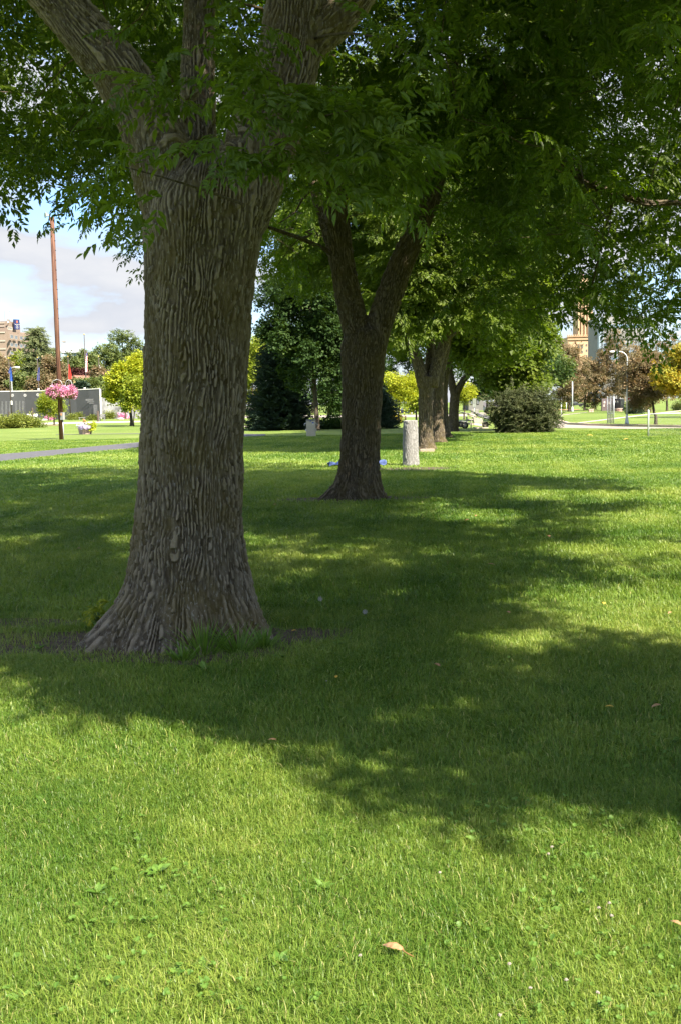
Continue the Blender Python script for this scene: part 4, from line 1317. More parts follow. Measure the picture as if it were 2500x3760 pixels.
# ================================================================== left: pole, baskets, planter
Yp, kp_ = gy(143, 1012)
b = P(143, 1012, Yp)
Ht = P(143, 500, Yp)[2]
pole = thing('utility_pole', (b[0], Yp, 0), 'tall reddish brown wooden pole with a horn loudspeaker at the top', 'pole')
mb = MB(); mb.tube([(b[0], Yp, -.1), (b[0], Yp, Ht * .5), (b[0], Yp, Ht)], [5.6 * kp_, 5.3 * kp_, 5.0 * kp_], 16); mb.build('post', M_polewood, pole)
mb = MB(); mb.tube([(b[0] + 5.4 * kp_, Yp - 2.6 * kp_, 0), (b[0] + 5.4 * kp_, Yp - 2.6 * kp_, 46 * kp_)], 1.1 * kp_, 8); mb.build('conduit', M_galv, pole)
mb = MB(); cb = (b[0] + 5.2 * kp_, Yp - 5.0 * kp_, 53 * kp_); mb.box(cb, (9.5 * kp_, 6 * kp_, 17 * kp_), rz=-.5); cbo = mb.build('control_box', M_grey, pole, 0.01)
mb = MB(); mb.box((cb[0] - 1.6 * kp_, cb[1] - 4.35 * kp_, cb[2] + 4.5 * kp_), (2.6 * kp_, .04, 5 * kp_), rz=-.5); mb.build('sticker', surf('rust sticker', (.42, .17, .07)), cbo)
mb = MB()
hx, hz = b[0] - 13 * kp_, Ht + 4 * kp_
prof = [(0.0, 1.2), (3, 1.6), (6, 2.6), (9, 4.6), (11, 7.0)]
mb.tube([(hx + 9 * kp_ - d * kp_ * .85, Yp - d * kp_ * .55, hz) for d, _ in prof], [r_ * kp_ for _, r_ in prof], 20, caps=False)
hs = mb.build('horn_speaker', surf('pale grey green horn', (.42, .47, .43), .5), pole)
hs.modifiers.new('shell', 'SOLIDIFY').thickness = 0.012
mb = MB(); mb.tube([(hx + 6 * kp_, Yp - .02, hz), (b[0] - 4 * kp_, Yp, Ht - 6 * kp_)], .7 * kp_, 6); mb.build('speaker_bracket', M_grey, pole)
for i in range(9):
    mb = MB(); mb.box((b[0] + 4.9 * kp_, Yp - 1.5 * kp_, Ht * .55 + i * .5), (.05, .07, .03), tilt=Matrix.Rotation(.5, 3, 'Y')); mb.build('step_spike', M_bronze, pole)

def basket(name, px, py, Y, rx, ry, label, seed, n):
    k = Y / FPX
    c = P(px, py, Y)
    root = thing(name, (c[0], Y, c[2]), label, 'flower basket', 'hanging flower baskets on the wooden pole')
    rg = np.random.default_rng(seed)
    mb = MB()
    vs = [(r_ * rx * k * .75, z * ry * k) for r_, z in ((.15, -.75), (.6, -.55), (.9, -.1), (1, .1))]
    nn = 18
    pv = [(c[0] + r_ * math.cos(2 * math.pi * i / nn), Y + r_ * math.sin(2 * math.pi * i / nn), c[2] + z) for r_, z in vs for i in range(nn)]
    mb.add(pv, [(j * nn + i, j * nn + (i + 1) % nn, (j + 1) * nn + (i + 1) % nn, (j + 1) * nn + i) for j in range(3) for i in range(nn)], True)
    mb.build('basket', M_timber, root)
    d = rg.normal(size=(n, 3)); d /= np.linalg.norm(d, axis=1)[:, None]
    d[:, 2] = np.where(d[:, 2] < -.55, -.55 - .3 * rg.random(n), d[:, 2])
    p = np.array([c[0], Y, c[2]]) + d * np.array([rx * k, rx * k, ry * k]) * rg.uniform(.86, 1.04, n)[:, None]
    v, t, q = instance(PETAL, p, rg.uniform(.8, 1.3, n), seed, np.arctan2(d[:, 1], d[:, 0]), .5, .5, tint_mix=.4)
    np_mesh('flowers', v, t, M_pink, root, q)
    m = n // 3
    d = rg.normal(size=(m, 3)); d /= np.linalg.norm(d, axis=1)[:, None]
    p = np.array([c[0], Y, c[2] - .1 * ry * k]) + d * np.array([rx * k, rx * k, ry * k]) * .84
    v, t, q = instance(PETAL, p, rg.uniform(1, 1.6, m), seed + 1)
    np_mesh('leaves', v, t, M_bush, root, q)
    mb = MB()
    for s_ in (-1, 1):
        a0 = np.array([c[0] + s_ * rx * k * .6, Y, c[2] + ry * k * .8]); a1 = np.array([c[0] + s_ * rx * k * .42, Y, c[2] + ry * k * .8 + 16 * k])
        mb.tube([a0, (a0 + a1) / 2 + [s_ * 1.5 * k, 0, 1 * k], a1, (c[0], Y, c[2] + ry * k * .8 + 19 * k)], .45 * k, 6)
    mb.build('hanger', M_galv, root)
    return root
basket('hanging_flower_basket', 133, 903, Yp - .55, 20, 12.5, 'large basket of pink petunias hanging on the near side of the wooden pole', 3, 420)
basket('hanging_flower_basket', 160, 903, Yp + .25, 12, 11.5, 'smaller basket of pink petunias on the right side of the wooden pole', 4, 260)

Yq, kq = gy(198, 1000)
c0 = P(197.5, 1000, Yq)
pl = thing('planter', (c0[0], Yq, 0), 'tan concrete planter with slanted sides standing on the lawn', 'planter')
mb = MB(); nn = 6
ring = lambda r_, z: [(c0[0] + r_ * math.cos(2 * math.pi * i / nn - 1.75), Yq + r_ * math.sin(2 * math.pi * i / nn - 1.75), z) for i in range(nn)]
hP = 16 * kq
mb.add(ring(14 * kq, 0) + ring(16.5 * kq, hP) + ring(13.5 * kq, hP) + ring(13 * kq, hP * .8), [tuple(range(nn))[::-1]] + [(j * nn + i, j * nn + (i + 1) % nn, (j + 1) * nn + (i + 1) % nn, (j + 1) * nn + i) for j in range(3) for i in range(nn)])
mb.build('box', M_tan, pl)
mb = MB(); mb.add(ring(13.1 * kq, hP * .82), [tuple(range(nn))]); mb.build('soil', M_soil, pl)

M_orangeb = surf('orange bloom', (.62, .17, .06), .7, .3, 30)
def small_plant(name, px, py, Y, rx, h, n, temps, mat, label, cat, scale, seed, stem_h=0.0, group=None, stemmat=None):
    k = Y / FPX
    c = P(px, py, Y)
    root = thing(name, (c[0], Y, max(0, c[2])), label, cat, group)
    rg = np.random.default_rng(seed)
    d = rg.normal(size=(n, 3)); d /= np.linalg.norm(d, axis=1)[:, None]
    p = np.array([c[0], Y, max(0, c[2]) + h * k * .5 + stem_h * k]) + d * rg.uniform(.4, 1, n)[:, None] * np.array([rx * k, rx * k, h * k * .5])
    v, t, q = instance(temps, p, scale * rg.uniform(.8, 1.25, n), seed, np.arctan2(d[:, 1], d[:, 0]), .6, .5)
    if n < 12:
        for i in range(n):
            mb = MB(); mb.ball(p[i], 1.3 * k, 8, 6, (1, 1, .7), .35, random.Random(i)); mb.build('bloom', stemmat and mat or M_orangeb, root)
    else:
        np_mesh('blooms' if 'flower' in cat else 'leaves', v, t, mat, root, q)
    mb = MB()
    for i in range(6 if n > 12 else n):
        e = p[rg.integers(0, n)] if n > 12 else p[i]
        mb.tube([(c[0] + rg.normal(0, .03), Y + rg.normal(0, .03), max(0, c[2])), (e + np.array([c[0], Y, max(0, c[2])])) / 2, e], [.012, .009, .005], 5)
    mb.build('stems', stemmat or M_bush, root)
    return root
small_plant('trailing_flower', 196, 986, Yq - .25, 12, 7, 90, PETAL, M_lilac, 'lilac flowers spilling over the rim of the tan planter', 'flower', 1.2, 5)
small_plant('trailing_plant', 210, 988, Yq - .1, 6, 13, 90, PETAL, M_lime, 'lime green trailing plant over the right end of the tan planter', 'plant', 1.4, 6)
small_plant('flowering_stalk', 197, 985, Yq, 8, 14, 9, PETAL, M_opetal, 'tall thin plant with orange flowers rising from the tan planter', 'flower', 1.1, 7, stem_h=10, stemmat=None)

# ================================================================== left: memorial
def cc(x, y): return x * .224, 721.4 + .224 * y
Yw, kw_ = gy(115, 967)
def wall_seg(mbx, x0, t0, x1, t1, Y0, Y1, thick, zlow=0.0):
    a, b_ = P(x0, t0, Y0), P(x1, t1, Y1)
    mbx.add([(a[0], Y0, zlow), (b_[0], Y1, zlow), (b_[0], Y1 + thick, zlow), (a[0], Y0 + thick, zlow), (a[0], Y0, a[2]), (b_[0], Y1, b_[2]), (b_[0], Y1 + thick, b_[2]), (a[0], Y0 + thick, a[2])],
            [(0, 1, 5, 4), (1, 2, 6, 5), (2, 3, 7, 6), (3, 0, 4, 7), (4, 5, 6, 7)])
mw = thing('memorial_wall', (P(115, 967, Yw)[0], Yw, 0), 'long dark polished stone wall with engraved names and a white cap', 'wall')
xs = [-260, -120, -40, 0, 29, 58, 88, 115, 147, 176, 204, 229]
tops = [905, 904, 903, 902.5, 902, 901.6, 901.2, 900.6, 899.6, 898.6, 897.5, 896]
YY = [Yw + 9 * math.cos((x - 20) / 190) - 6 for x in xs]
for j in range(len(xs) - 1):
    mb = MB(); wall_seg(mb, xs[j] + .15, tops[j], xs[j + 1], tops[j + 1], YY[j], YY[j + 1], .5); mb.build('wall_panel', M_granite if j % 2 else M_granite2, mw)
mb = MB()
for j in range(len(xs) - 1):
    a, b_ = P(xs[j], tops[j], YY[j]), P(xs[j + 1], tops[j + 1], YY[j + 1])
    mb.add([(a[0], YY[j] - .06, a[2]), (b_[0], YY[j + 1] - .06, b_[2]), (b_[0], YY[j + 1] + .6, b_[2]), (a[0], YY[j] + .6, a[2]), (a[0], YY[j] - .06, a[2] + .14), (b_[0], YY[j + 1] - .06, b_[2] + .14), (b_[0], YY[j + 1] + .6, b_[2] + .14), (a[0], YY[j] + .6, a[2] + .14)],
           [(0, 1, 5, 4), (1, 2, 6, 5), (2, 3, 7, 6), (3, 0, 4, 7), (4, 5, 6, 7)])
mb.build('cap', M_cap, mw)
mb = MB(); e = P(229.6, 896, YY[-1]); mb.box((e[0] + .08, YY[-1] + .25, e[2] / 2), (.14, .62, e[2] + .1)); mb.build('end_stone', M_cap, mw)
wy = lambda x: float(np.interp(x, xs, YY)) - .03
mb = MB(); rr = random.Random(4)
for x0, x1, y0, y1, st in ((4, 9, 925, 955, 1.3), (13, 18, 925, 956, 1.3), (22, 26.5, 925, 955, 1.3), (36, 41, 924, 952, 1.3), (44.5, 49, 924, 950, 1.3), (52, 57, 924, 946, 1.3), (200, 231 - 3, 919.5, 923, 1.5), (204, 227, 925, 928, 1.5), (207, 222, 929.2, 930.5, 1.3), (217, 228, 933, 955, 1.6)):
    y = y0
    while y < y1:
        a = P(x0, y, wy(x0)); b_ = P(x0 + (x1 - x0) * rr.uniform(.75, 1), y, wy(x1))
        mb.box(((a[0] + b_[0]) / 2, (wy(x0) + wy(x1)) / 2, a[2]), (b_[0] - a[0], .012, .035)); y += st
mb.build('engraved_names', M_letter, mw)
for x, y in ((29.5, 910.5), (58.7, 910.5), (88, 909.2)):
    mb = MB(); c = P(x, y, wy(x)); mb.tube([(c[0], wy(x) - .012, c[2]), (c[0], wy(x) + .02, c[2])], 3.6 * kw_, 20)
    s_ = mb.build('emblem', surf('pale round emblem', (.30, .30, .31), .8, .35, 9), mw)
    mb = MB(); mb.tube([(c[0], wy(x) - .022, c[2]), (c[0], wy(x) - .01, c[2])], 2.2 * kw_, 16); mb.build('emblem_centre', M_letter, s_)
mr = thing('mural_wall', (P(275, 960, Yw + 12)[0], Yw + 12, 0), 'low pale grey etched mural wall behind the yellow tree', 'wall')
mb = MB(); wall_seg(mb, 229.5, 915, 262, 917, Yw + 8, Yw + 11, .4); wall_seg(mb, 262.2, 917, 300, 927, Yw + 11, Yw + 13, .4); wall_seg(mb, 300.2, 930, 336, 940, Yw + 13, Yw + 13, .4); mb.build('mural_panel', M_relief, mr)
mb = MB(); wall_seg(mb, 255, 952, 270, 947, Yw - 2, Yw - 2.2, .3); wall_seg(mb, 270.1, 950, 325, 956, Yw - 2.2, Yw - 2, .3); tag(mb.build('low_kerb_wall', M_relief), 'low curved pale stone kerb in front of the grey mural wall', 'wall')

def flag_cloth(px0, px1, y0, y1, Y, seed):
    """a flag hanging limp: pleated sheet with thickness"""
    rg = random.Random(seed)
    k = Y / FPX
    nx, nz = 9, 10
    vs, fs = [], []
    for side in (0, 1):
        for j in range(nz + 1):
            f = j / nz
            a = P(px0, y0 + (y1 - y0) * f, Y); b_ = P(px1, y0 + (y1 - y0) * f, Y)
            w = .35 + .65 * min(1, f * 1.4) ** .7
            for i in range(nx + 1):
                g_ = i / nx
                x = a[0] + (b_[0] - a[0]) * g_ * w
                yy = Y + .12 * math.sin(g_ * 9 + seed + f * 1.5) * (.3 + g_) + side * .015
                vs.append((x, yy, a[2] + g_ * (.1 * math.sin(f * 5 + seed)) - g_ * .35 * (1 - f)))
    m = (nx + 1) * (nz + 1)
    for side in (0, 1):
        for j in range(nz):
            for i in range(nx):
                q = (side * m + j * (nx + 1) + i, side * m + j * (nx + 1) + i + 1, side * m + (j + 1) * (nx + 1) + i + 1, side * m + (j + 1) * (nx + 1) + i)
                fs.append(q if side else q[::-1])
    mbx = MB(); mbx.add(vs, fs, True)
    return mbx

def stripes_mat():
    m, nt, out = new_mat('striped flag cloth')
    b_ = nt.nodes.new('ShaderNodeBsdfPrincipled'); b_.inputs['Roughness'].default_value = .8
    t = nt.nodes.new('ShaderNodeTexCoord'); w = nt.nodes.new('ShaderNodeTexWave'); w.inputs['Scale'].default_value = 3.4; w.bands_direction = 'DIAGONAL'; w.inputs['Distortion'].default_value = 2.0; w.inputs['Detail'].default_value = 1
    mpn = nt.nodes.new('ShaderNodeMapping'); mpn.inputs['Scale'].default_value = (1.2, .2, .34)
    r = ramp(nt, [(.46, (.50, .035, .04)), (.54, (.75, .75, .75))]); r.color_ramp.interpolation = 'CONSTANT'
    nt.links.new(t.outputs['Object'], mpn.inputs['Vector']); nt.links.new(mpn.outputs['Vector'], w.inputs['Vector']); nt.links.new(w.outputs['Fac'], r.inputs['Fac']); nt.links.new(r.outputs['Color'], b_.inputs['Base Color']); nt.links.new(b_.outputs['BSDF'], out.inputs['Surface'])
    return m
M_stripe = stripes_mat()
def flagpole(bx, by, top, f0, f1, fy0, fy1, mat, label, seed, Y=None, canton=False, r_=1.0, extra=None):
    if Y is None: Y = gy(bx, by)[0]
    k = Y / FPX
    b_ = P(bx, by, Y); z1 = P(bx, top, Y)[2]
    fp = thing('flagpole', (b_[0], Y, 0), label, 'flagpole', 'flagpoles at the memorial')
    mb = MB(); mb.tube([(b_[0], Y, -.1), (b_[0], Y, z1 * .5), (b_[0], Y, z1)], [1.5 * k * r_, 1.25 * k * r_, .8 * k * r_], 12); mb.build('pole', M_bronze, fp)
    mb = MB(); mb.ball((b_[0], Y, z1 + 1.2 * k), 1.5 * k * r_, 12, 8); mb.build('finial', M_gold_m, fp)
    fl = flag_cloth(f0, f1, fy0, fy1, Y - .05, seed).build('flag', mat, fp)
    if canton:
        flag_cloth(f0, f0 + (f1 - f0) * .7, fy0 + (fy1 - fy0) * .02, fy0 + (fy1 - fy0) * .26, Y - .09, seed).build('canton', M_navyflag, fl)
    if extra:
        flag_cloth(*extra, Y - .08, seed + 1).build('flag_fold', mat, fl)
    return fp
flagpole(28, 968.9, 826, 24, 31.2, 843, 878, M_blueflag, 'flagpole with a bright royal blue flag hanging limp', 1, extra=(23, 20.4, 848, 860))
flagpole(93.6, 966.7, 824, 91.6, 86.4, 845, 877, M_navyflag, 'flagpole with a dark navy flag, seen between conifer and wooden pole', 2)
flagpole(163.5, 966.7, 822, 158.8, 165.4, 837, 874, M_redflag, 'flagpole with a red flag just right of the wooden pole', 3)
flagpole(202.5, 961, 771, 202.6, 195.8, 806, 857, M_stripe, 'tallest flagpole, with a red and white striped flag, behind the wall', 4, canton=True, r_=1.1)
flagpole(233.5, 958, 822, 228.5, 234.5, 837, 876, M_whiteflag, 'flagpole with a white flag at the right end of the dark wall', 5)

def bollard(x, y0, y1, w, label, mat=M_timber):
    Y, k = gy(x, y1)
    b_ = P(x, y1, Y); z = P(x, y0, Y)[2]
    mb = MB(); mb.tube([(b_[0], Y, -.05), (b_[0], Y, z * .96), (b_[0], Y, z)], [w * k, w * k * .96, w * k * .8], 10, smooth=False)
    return tag(mb.build('timber_post', mat), label, 'post', 'dark timber posts at the memorial garden')
for x, y0, y1, w, lb in ((22.4, 948, 971, 1.6, 'dark timber post below the royal blue flag'), (76.8, 939, 972, 2.2, 'dark timber post right in front of the white bench'), (112.7, 954, 969, 1.8, 'dark timber post left of the small lawn tree'),
                         (66.5, 943, 966, 1.9, 'greyish post behind the white bench'), (227, 946.5, 971.4, 2.3, 'dark timber post before the right end of the dark wall'), (290.5, 948, 965, 2.0, 'short post left of the yellow tree trunk')):
    bollard(x, y0, y1, w, lb)
mb = MB(); Y, k = gy(28, 968.9); c = P(28.7, 927.5, Y); mb.box((c[0], Y - .2, c[2]), (3 * k, .16, 9 * k)); mb.tube([(c[0], Y - .12, c[2]), (c[0], Y, c[2])], .03, 6); tag(mb.build('meter_box', M_white, None), 'small white box fixed to the pole of the royal blue flag', 'box')
for x, y, lb in ((89.6, 896.3, 'white floodlight on the wall top above the round emblem'), (196, 894, 'white floodlight on the wall top beside the striped flag')):
    Y = wy(x) + .4; k = Y / FPX; c = P(x, y, Y)
    fl = thing('floodlight', (c[0], Y, c[2] - 2 * k), lb, 'floodlight', 'floodlights on the wall')
    mb = MB(); mb.box((c[0], Y, c[2]), (4.4 * k, .2, 2.4 * k), tilt=Matrix.Rotation(.4, 3, 'X')); mb.build('lamp_housing', M_white, fl, .03)
    mb = MB(); mb.tube([(c[0], Y, c[2] - 5 * k), (c[0], Y, c[2])], .04, 6); mb.build('bracket', M_grey, fl)

def bench(name, cx, by, w, h, label, mat, back=True, Y=None, leg=True, cat='bench', ped=None):
    if Y is None: Y = gy(cx, by)[0]
    k = Y / FPX
    b_ = P(cx, by, Y); W_, H_ = w * k, h * k
    bn = thing(name, (b_[0], Y, 0), label, cat)
    sh_ = H_ * .5 if back else H_ * .82
    mb = MB()
    if back:
        for i in range(3): mb.box((b_[0], Y - .18 + i * .17, sh_), (W_, .15, .05))
    else: mb.box((b_[0], Y, sh_ + H_ * .06), (W_, .5, H_ * .22))
    mb.build('seat', mat, bn)
    if back:
        mb = MB()
        for i in range(3): mb.box((b_[0], Y + .3 + i * .03, sh_ + (H_ - sh_) * (.3 + .3 * i)), (W_, .05, (H_ - sh_) * .24))
        mb.build('backrest', mat, bn)
    for s_ in (-1, 1):
        mb = MB()
        if back:
            mb.box((b_[0] + s_ * W_ * .42, Y - .18, sh_ / 2), (.07, .07, sh_)); mb.box((b_[0] + s_ * W_ * .42, Y + .34, H_ / 2), (.07, .07, H_)); mb.box((b_[0] + s_ * W_ * .42, Y + .08, sh_ * .6), (.06, .5, .06))
        else: mb.box((b_[0] + s_ * W_ * (.24 if ped else .36), Y, sh_ / 2), (W_ * (.42 if ped else .14), .4, sh_))
        mb.build('leg', ped or mat, bn)
    return bn
bench('park_bench', 74.4, 971.5, 24.5, 18, 'white slatted bench before the dark memorial wall', M_white)
bench('park_bench', 236, 969.5, 13, 16, 'grey bench at the right end of the dark wall', M_conc)
bench('stone_bench', 190, 967, 14.5, 6, 'low pale stone slab bench beside the white flowers', M_conc, back=False)
# urn
Y, k = gy(322.6, 964); c = P(322.6, 964, Y); mb = MB()
mb.tube([(c[0], Y, 0), (c[0], Y, 5 * k), (c[0], Y, 8 * k), (c[0], Y, 8.3 * k), (c[0], Y, 6 * k)], [4.4 * k, 5.4 * k, 6 * k, 5 * k, 4.6 * k], 18, caps=True); tag(mb.build('stone_urn', M_conc), 'round grey stone tub behind the yellow tree trunk', 'tub')
# boulders
for i, (x, y, w, h, lb) in enumerate(((99.7, 968.5, 11, 3.4, 'flat white boulder left of the small lawn tree'), (3, 969, 5, 2, 'dark flat stone at the left edge by the beds'), (279, 966, 8, 3.6, 'broad white boulder in the flower bed'), (260, 964.5, 4, 5, 'upright white boulder in the flower bed'))):
    Y, k = gy(x, y); c = P(x, y, Y); mb = MB(); mb.ball((c[0], Y, h * k * .35), 1, 14, 9, (w * k, w * k * .8, h * k * .8), .07, random.Random(i)); tag(mb.build('boulder', M_granite if i == 1 else M_cap), lb, 'boulder')

def grass_tuft(x, by, hw, h, label, mat, n=160, seed=3, Y=None, cat='ornamental grass', group='ornamental grasses', wpx=.5, name='ornamental_grass', spread=1.0):
    if Y is None: Y = gy(x, by)[0]
    k = Y / FPX
    rg = np.random.default_rng(seed)
    b_ = P(x, by, Y)
    a = rg.uniform(0, 2 * np.pi, n); s_ = rg.uniform(.1, 1, n) * hw * k * spread; hh = h * k * rg.uniform(.35, 1, n) ** 1.3
    V = np.zeros((n, 5, 3)); ox, oy = b_[0] + np.cos(a) * s_ * .25, Y + np.sin(a) * s_ * .25
    tx, ty = b_[0] + np.cos(a) * s_, Y + np.sin(a) * s_
    w = wpx * k * .5
    V[:, 0] = np.stack([ox - w, oy, 0 * a], 1); V[:, 1] = np.stack([ox + w, oy, 0 * a], 1)
    mx_, my_ = ox * .5 + tx * .5, oy * .5 + ty * .5
    V[:, 2] = np.stack([mx_ - w, my_, hh * .6], 1); V[:, 3] = np.stack([mx_ + w, my_, hh * .6], 1); V[:, 4] = np.stack([tx, ty, hh], 1)
    T = (np.array([[0, 1, 3], [0, 3, 2], [2, 3, 4]])[None] + (np.arange(n) * 5)[:, None, None]).reshape(-1, 3)
    o = np_mesh(name, V.reshape(-1, 3), T, mat, None, np.repeat(rg.random(n), 5))
    return tag(o, label, cat, group)
grass_tuft(193, 962, 7, 20, 'straw coloured clump of plume grass in front of the dark wall', M_straw, 200, 3)
grass_tuft(15.5, 963, 6, 16, 'straw coloured clump of plume grass at the left end of the wall', M_straw, 160, 4)
shrub('barberry_bush', 48, 965, 11, 17, 130, SMALL, M_maroon, 'maroon barberry bush beside the white bench', seed=3, scale=1.8)
shrub('barberry_bush', 88, 962, 7, 15, 80, SMALL, M_maroon, 'small maroon bush right of the white bench', seed=4, scale=1.8)
shrub('bedding_shrub', 45, 971, 13, 8, 110, SMALL, M_bush, 'low yellow green plants below the maroon barberry', seed=5, scale=1.6)
shrub('bedding_shrub', 107, 966, 6, 16, 90, SMALL, M_bush, 'leafy green plant with white flowers left of the small tree', seed=6, scale=1.6)
shrub('bedding_shrub', 118, 967.5, 5, 9, 60, PETAL, M_pink, 'pink flower clump left of the small tree', 'flower', seed=7, scale=3.6)
shrub('bedding_shrub', 170, 967, 9, 7, 80, SMALL, M_bush, 'low green plants under the red flag', seed=8, scale=1.6)
shrub('bedding_shrub', 183, 966, 7, 9, 70, SMALL, M_bush, 'low yellow flowered plants below the white hydrangea', seed=9, scale=1.5)
shrub('white_hydrangea', 181, 961, 6, 12, 55, PETAL, M_wpetal, 'white hydrangea before the dark wall', 'flower', seed=10, scale=3.6)
shrub('bedding_shrub', 215, 968, 9, 8, 90, SMALL, M_bush, 'low green plants before the right end of the dark wall', seed=11, scale=1.6)
shrub('bedding_shrub', 252, 965, 11, 13, 110, SMALL, M_bush, 'tall leafy bed plants beside the grey bench', seed=12, scale=1.7)
shrub('bedding_shrub', 284, 965, 12, 8, 80, PETAL, M_pink, 'wide clump of pink flowers left of the yellow tree trunk', 'flower', seed=13, scale=3.4)
shrub('white_hydrangea', 105, 953, 5, 8, 30, PETAL, M_wpetal, 'white flower heads over the leafy plant left of the small tree', 'flower', seed=14, scale=3.2, Y=gy(107, 966)[0] + .3)
shrub('spreading_juniper', 22, 991, 68, 19, 900, SMALL, M_bush, 'wide low spreading juniper bed at the left edge of the lawn', 'ground cover', seed=15, scale=1.5, depth=.8, k_=60, Y=gy(22, 986)[0])

# trees on the memorial lawn
tree_px('young_tree', 126, 979, 118, 926, 22, 27, 1.7, 430, SMALL, M_ygreen, 'small yellow green lawn tree behind the wooden pole', scale=1.25, seed=5, k=16, branches=9)
blob('mulch_ring', 126, 979.5, 1.0, 1.6, .016, surf('bark mulch', (.30, .19, .125), .95, .3, 30), 5)
yt = tree_px('maple_tree', 304, 981, 298, 880, 44, 66, 3.4, 1500, MAPLE, M_yellow, 'bright yellow maple on the lawn left of the thick trunk', scale=1.05, seed=6, shape='egg', k=24, clump=.27, lobes=((-.62, -.28, .42), (.2, .55, .45), (-.25, .1, .5)))
yt2 = tree_px('maple_tree', 309, 981, 316, 905, 33, 50, 1.2, 560, MAPLE, M_ygreen, 'greener maple leaning on the bright yellow one beside the thick trunk', Y=gy(304, 981)[0] - 2.2, scale=1.1, seed=8, k=16, clump=.3)

# tree line behind the wall
TL = 'trees behind the memorial wall'
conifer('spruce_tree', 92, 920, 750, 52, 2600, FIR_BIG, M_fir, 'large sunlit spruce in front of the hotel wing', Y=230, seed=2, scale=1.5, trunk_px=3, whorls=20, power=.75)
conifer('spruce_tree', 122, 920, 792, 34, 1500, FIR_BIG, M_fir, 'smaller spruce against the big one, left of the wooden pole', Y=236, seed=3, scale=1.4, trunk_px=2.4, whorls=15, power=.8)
for i, (bx, cx, cyy, hw, hh, Y, mat, lb, shp) in enumerate((
        (55, 55, 850, 22, 36, 245, M_ygreen, 'yellow green tree before the hotel windows', 'oval'),
        (5, 4, 866, 36, 62, 205, M_brown, 'bronze leaved tree at the left edge behind the wall', 'egg'),
        (60, 60, 892, 30, 34, 195, M_green, 'dark green round tree behind the royal blue flag', 'oval'),
        (122, 124, 875, 30, 48, 190, M_brown, 'bronze cone shaped tree left of the wooden pole', 'egg'),
        (98, 98, 898, 24, 28, 188, M_brown, 'low bronze tree behind the navy flag', 'oval'),
        (165, 165, 862, 22, 40, 240, M_green, 'green tree behind the red flag', 'oval'),
        (186, 184, 866, 13, 16, 238, M_maroon, 'dark red leaved tree above the yellow house', 'oval'),
        (176, 176, 899, 18, 13, 185, M_spruce, 'dark green shrub like tree below the yellow house', 'oval'),
        (208, 208, 850, 26, 44, 250, M_green, 'green tree behind the striped flag', 'oval'),
        (240, 240, 838, 36, 56, 255, M_green, 'tall green tree between the striped and white flags', 'oval'),
        (290, 286, 832, 44, 58, 262, M_green, 'broad tall green tree behind the yellow maple', 'oval'),
        (330, 326, 850, 30, 60, 262, M_green, 'green tree behind the thick trunk on the left', 'oval'),
        (236, 236, 876, 20, 36, 192, M_brown, 'bronze tree behind the white flag', 'egg'),
        (212, 212, 893, 28, 20, 188, M_green, 'low dense green bush behind the wall by the striped flag', 'oval'),
        (262, 262, 893, 24, 30, 195, M_green, 'green tree behind the pale mural wall', 'oval'))):
    tree_px('background_tree', bx, 925, cx, cyy, hw, hh, 2.2, 900, LINDEN, mat, lb, Y=Y, scale=1.0, seed=20 + i, shape=shp, k=22, group=TL, branches=5)
# ================================================================== left skyline
def quad_wall(mbx, x0, x1, Y0, Y1, y_top, z0=0.0, thick=14.0, ztop=None, back=False):
    a = P(x0, y_top, Y0); b_ = P(x1, y_top, Y1)
    z1 = a[2] if ztop is None else ztop
    dx, dy = b_[0] - a[0], Y1 - Y0
    l_ = math.hypot(dx, dy); nx, ny = (0.0, thick) if back else (-dy / l_ * thick, dx / l_ * thick)
    vs = [(a[0], Y0), (b_[0], Y1), (b_[0] + nx, Y1 + ny), (a[0] + nx, Y0 + ny)]
    mbx.add([(x, y, z0) for x, y in vs] + [(x, y, z1) for x, y in vs], [(0, 1, 5, 4), (1, 2, 6, 5), (2, 3, 7, 6), (3, 0, 4, 7), (4, 5, 6, 7)])
    return z1
def on_face(x0, x1, Y0, Y1, px):
    """distance of the facade plane seen at photo column px"""
    a, b_ = P(x0, HOR, Y0), P(x1, HOR, Y1)
    t = (px - IW / 2) / FPX
    # solve a + s (b - a) on the sight line
    den = (b_[0] - a[0]) - t * (Y1 - Y0)
    s_ = (t * Y0 - a[0]) / den
    return Y0 + s_ * (Y1 - Y0)

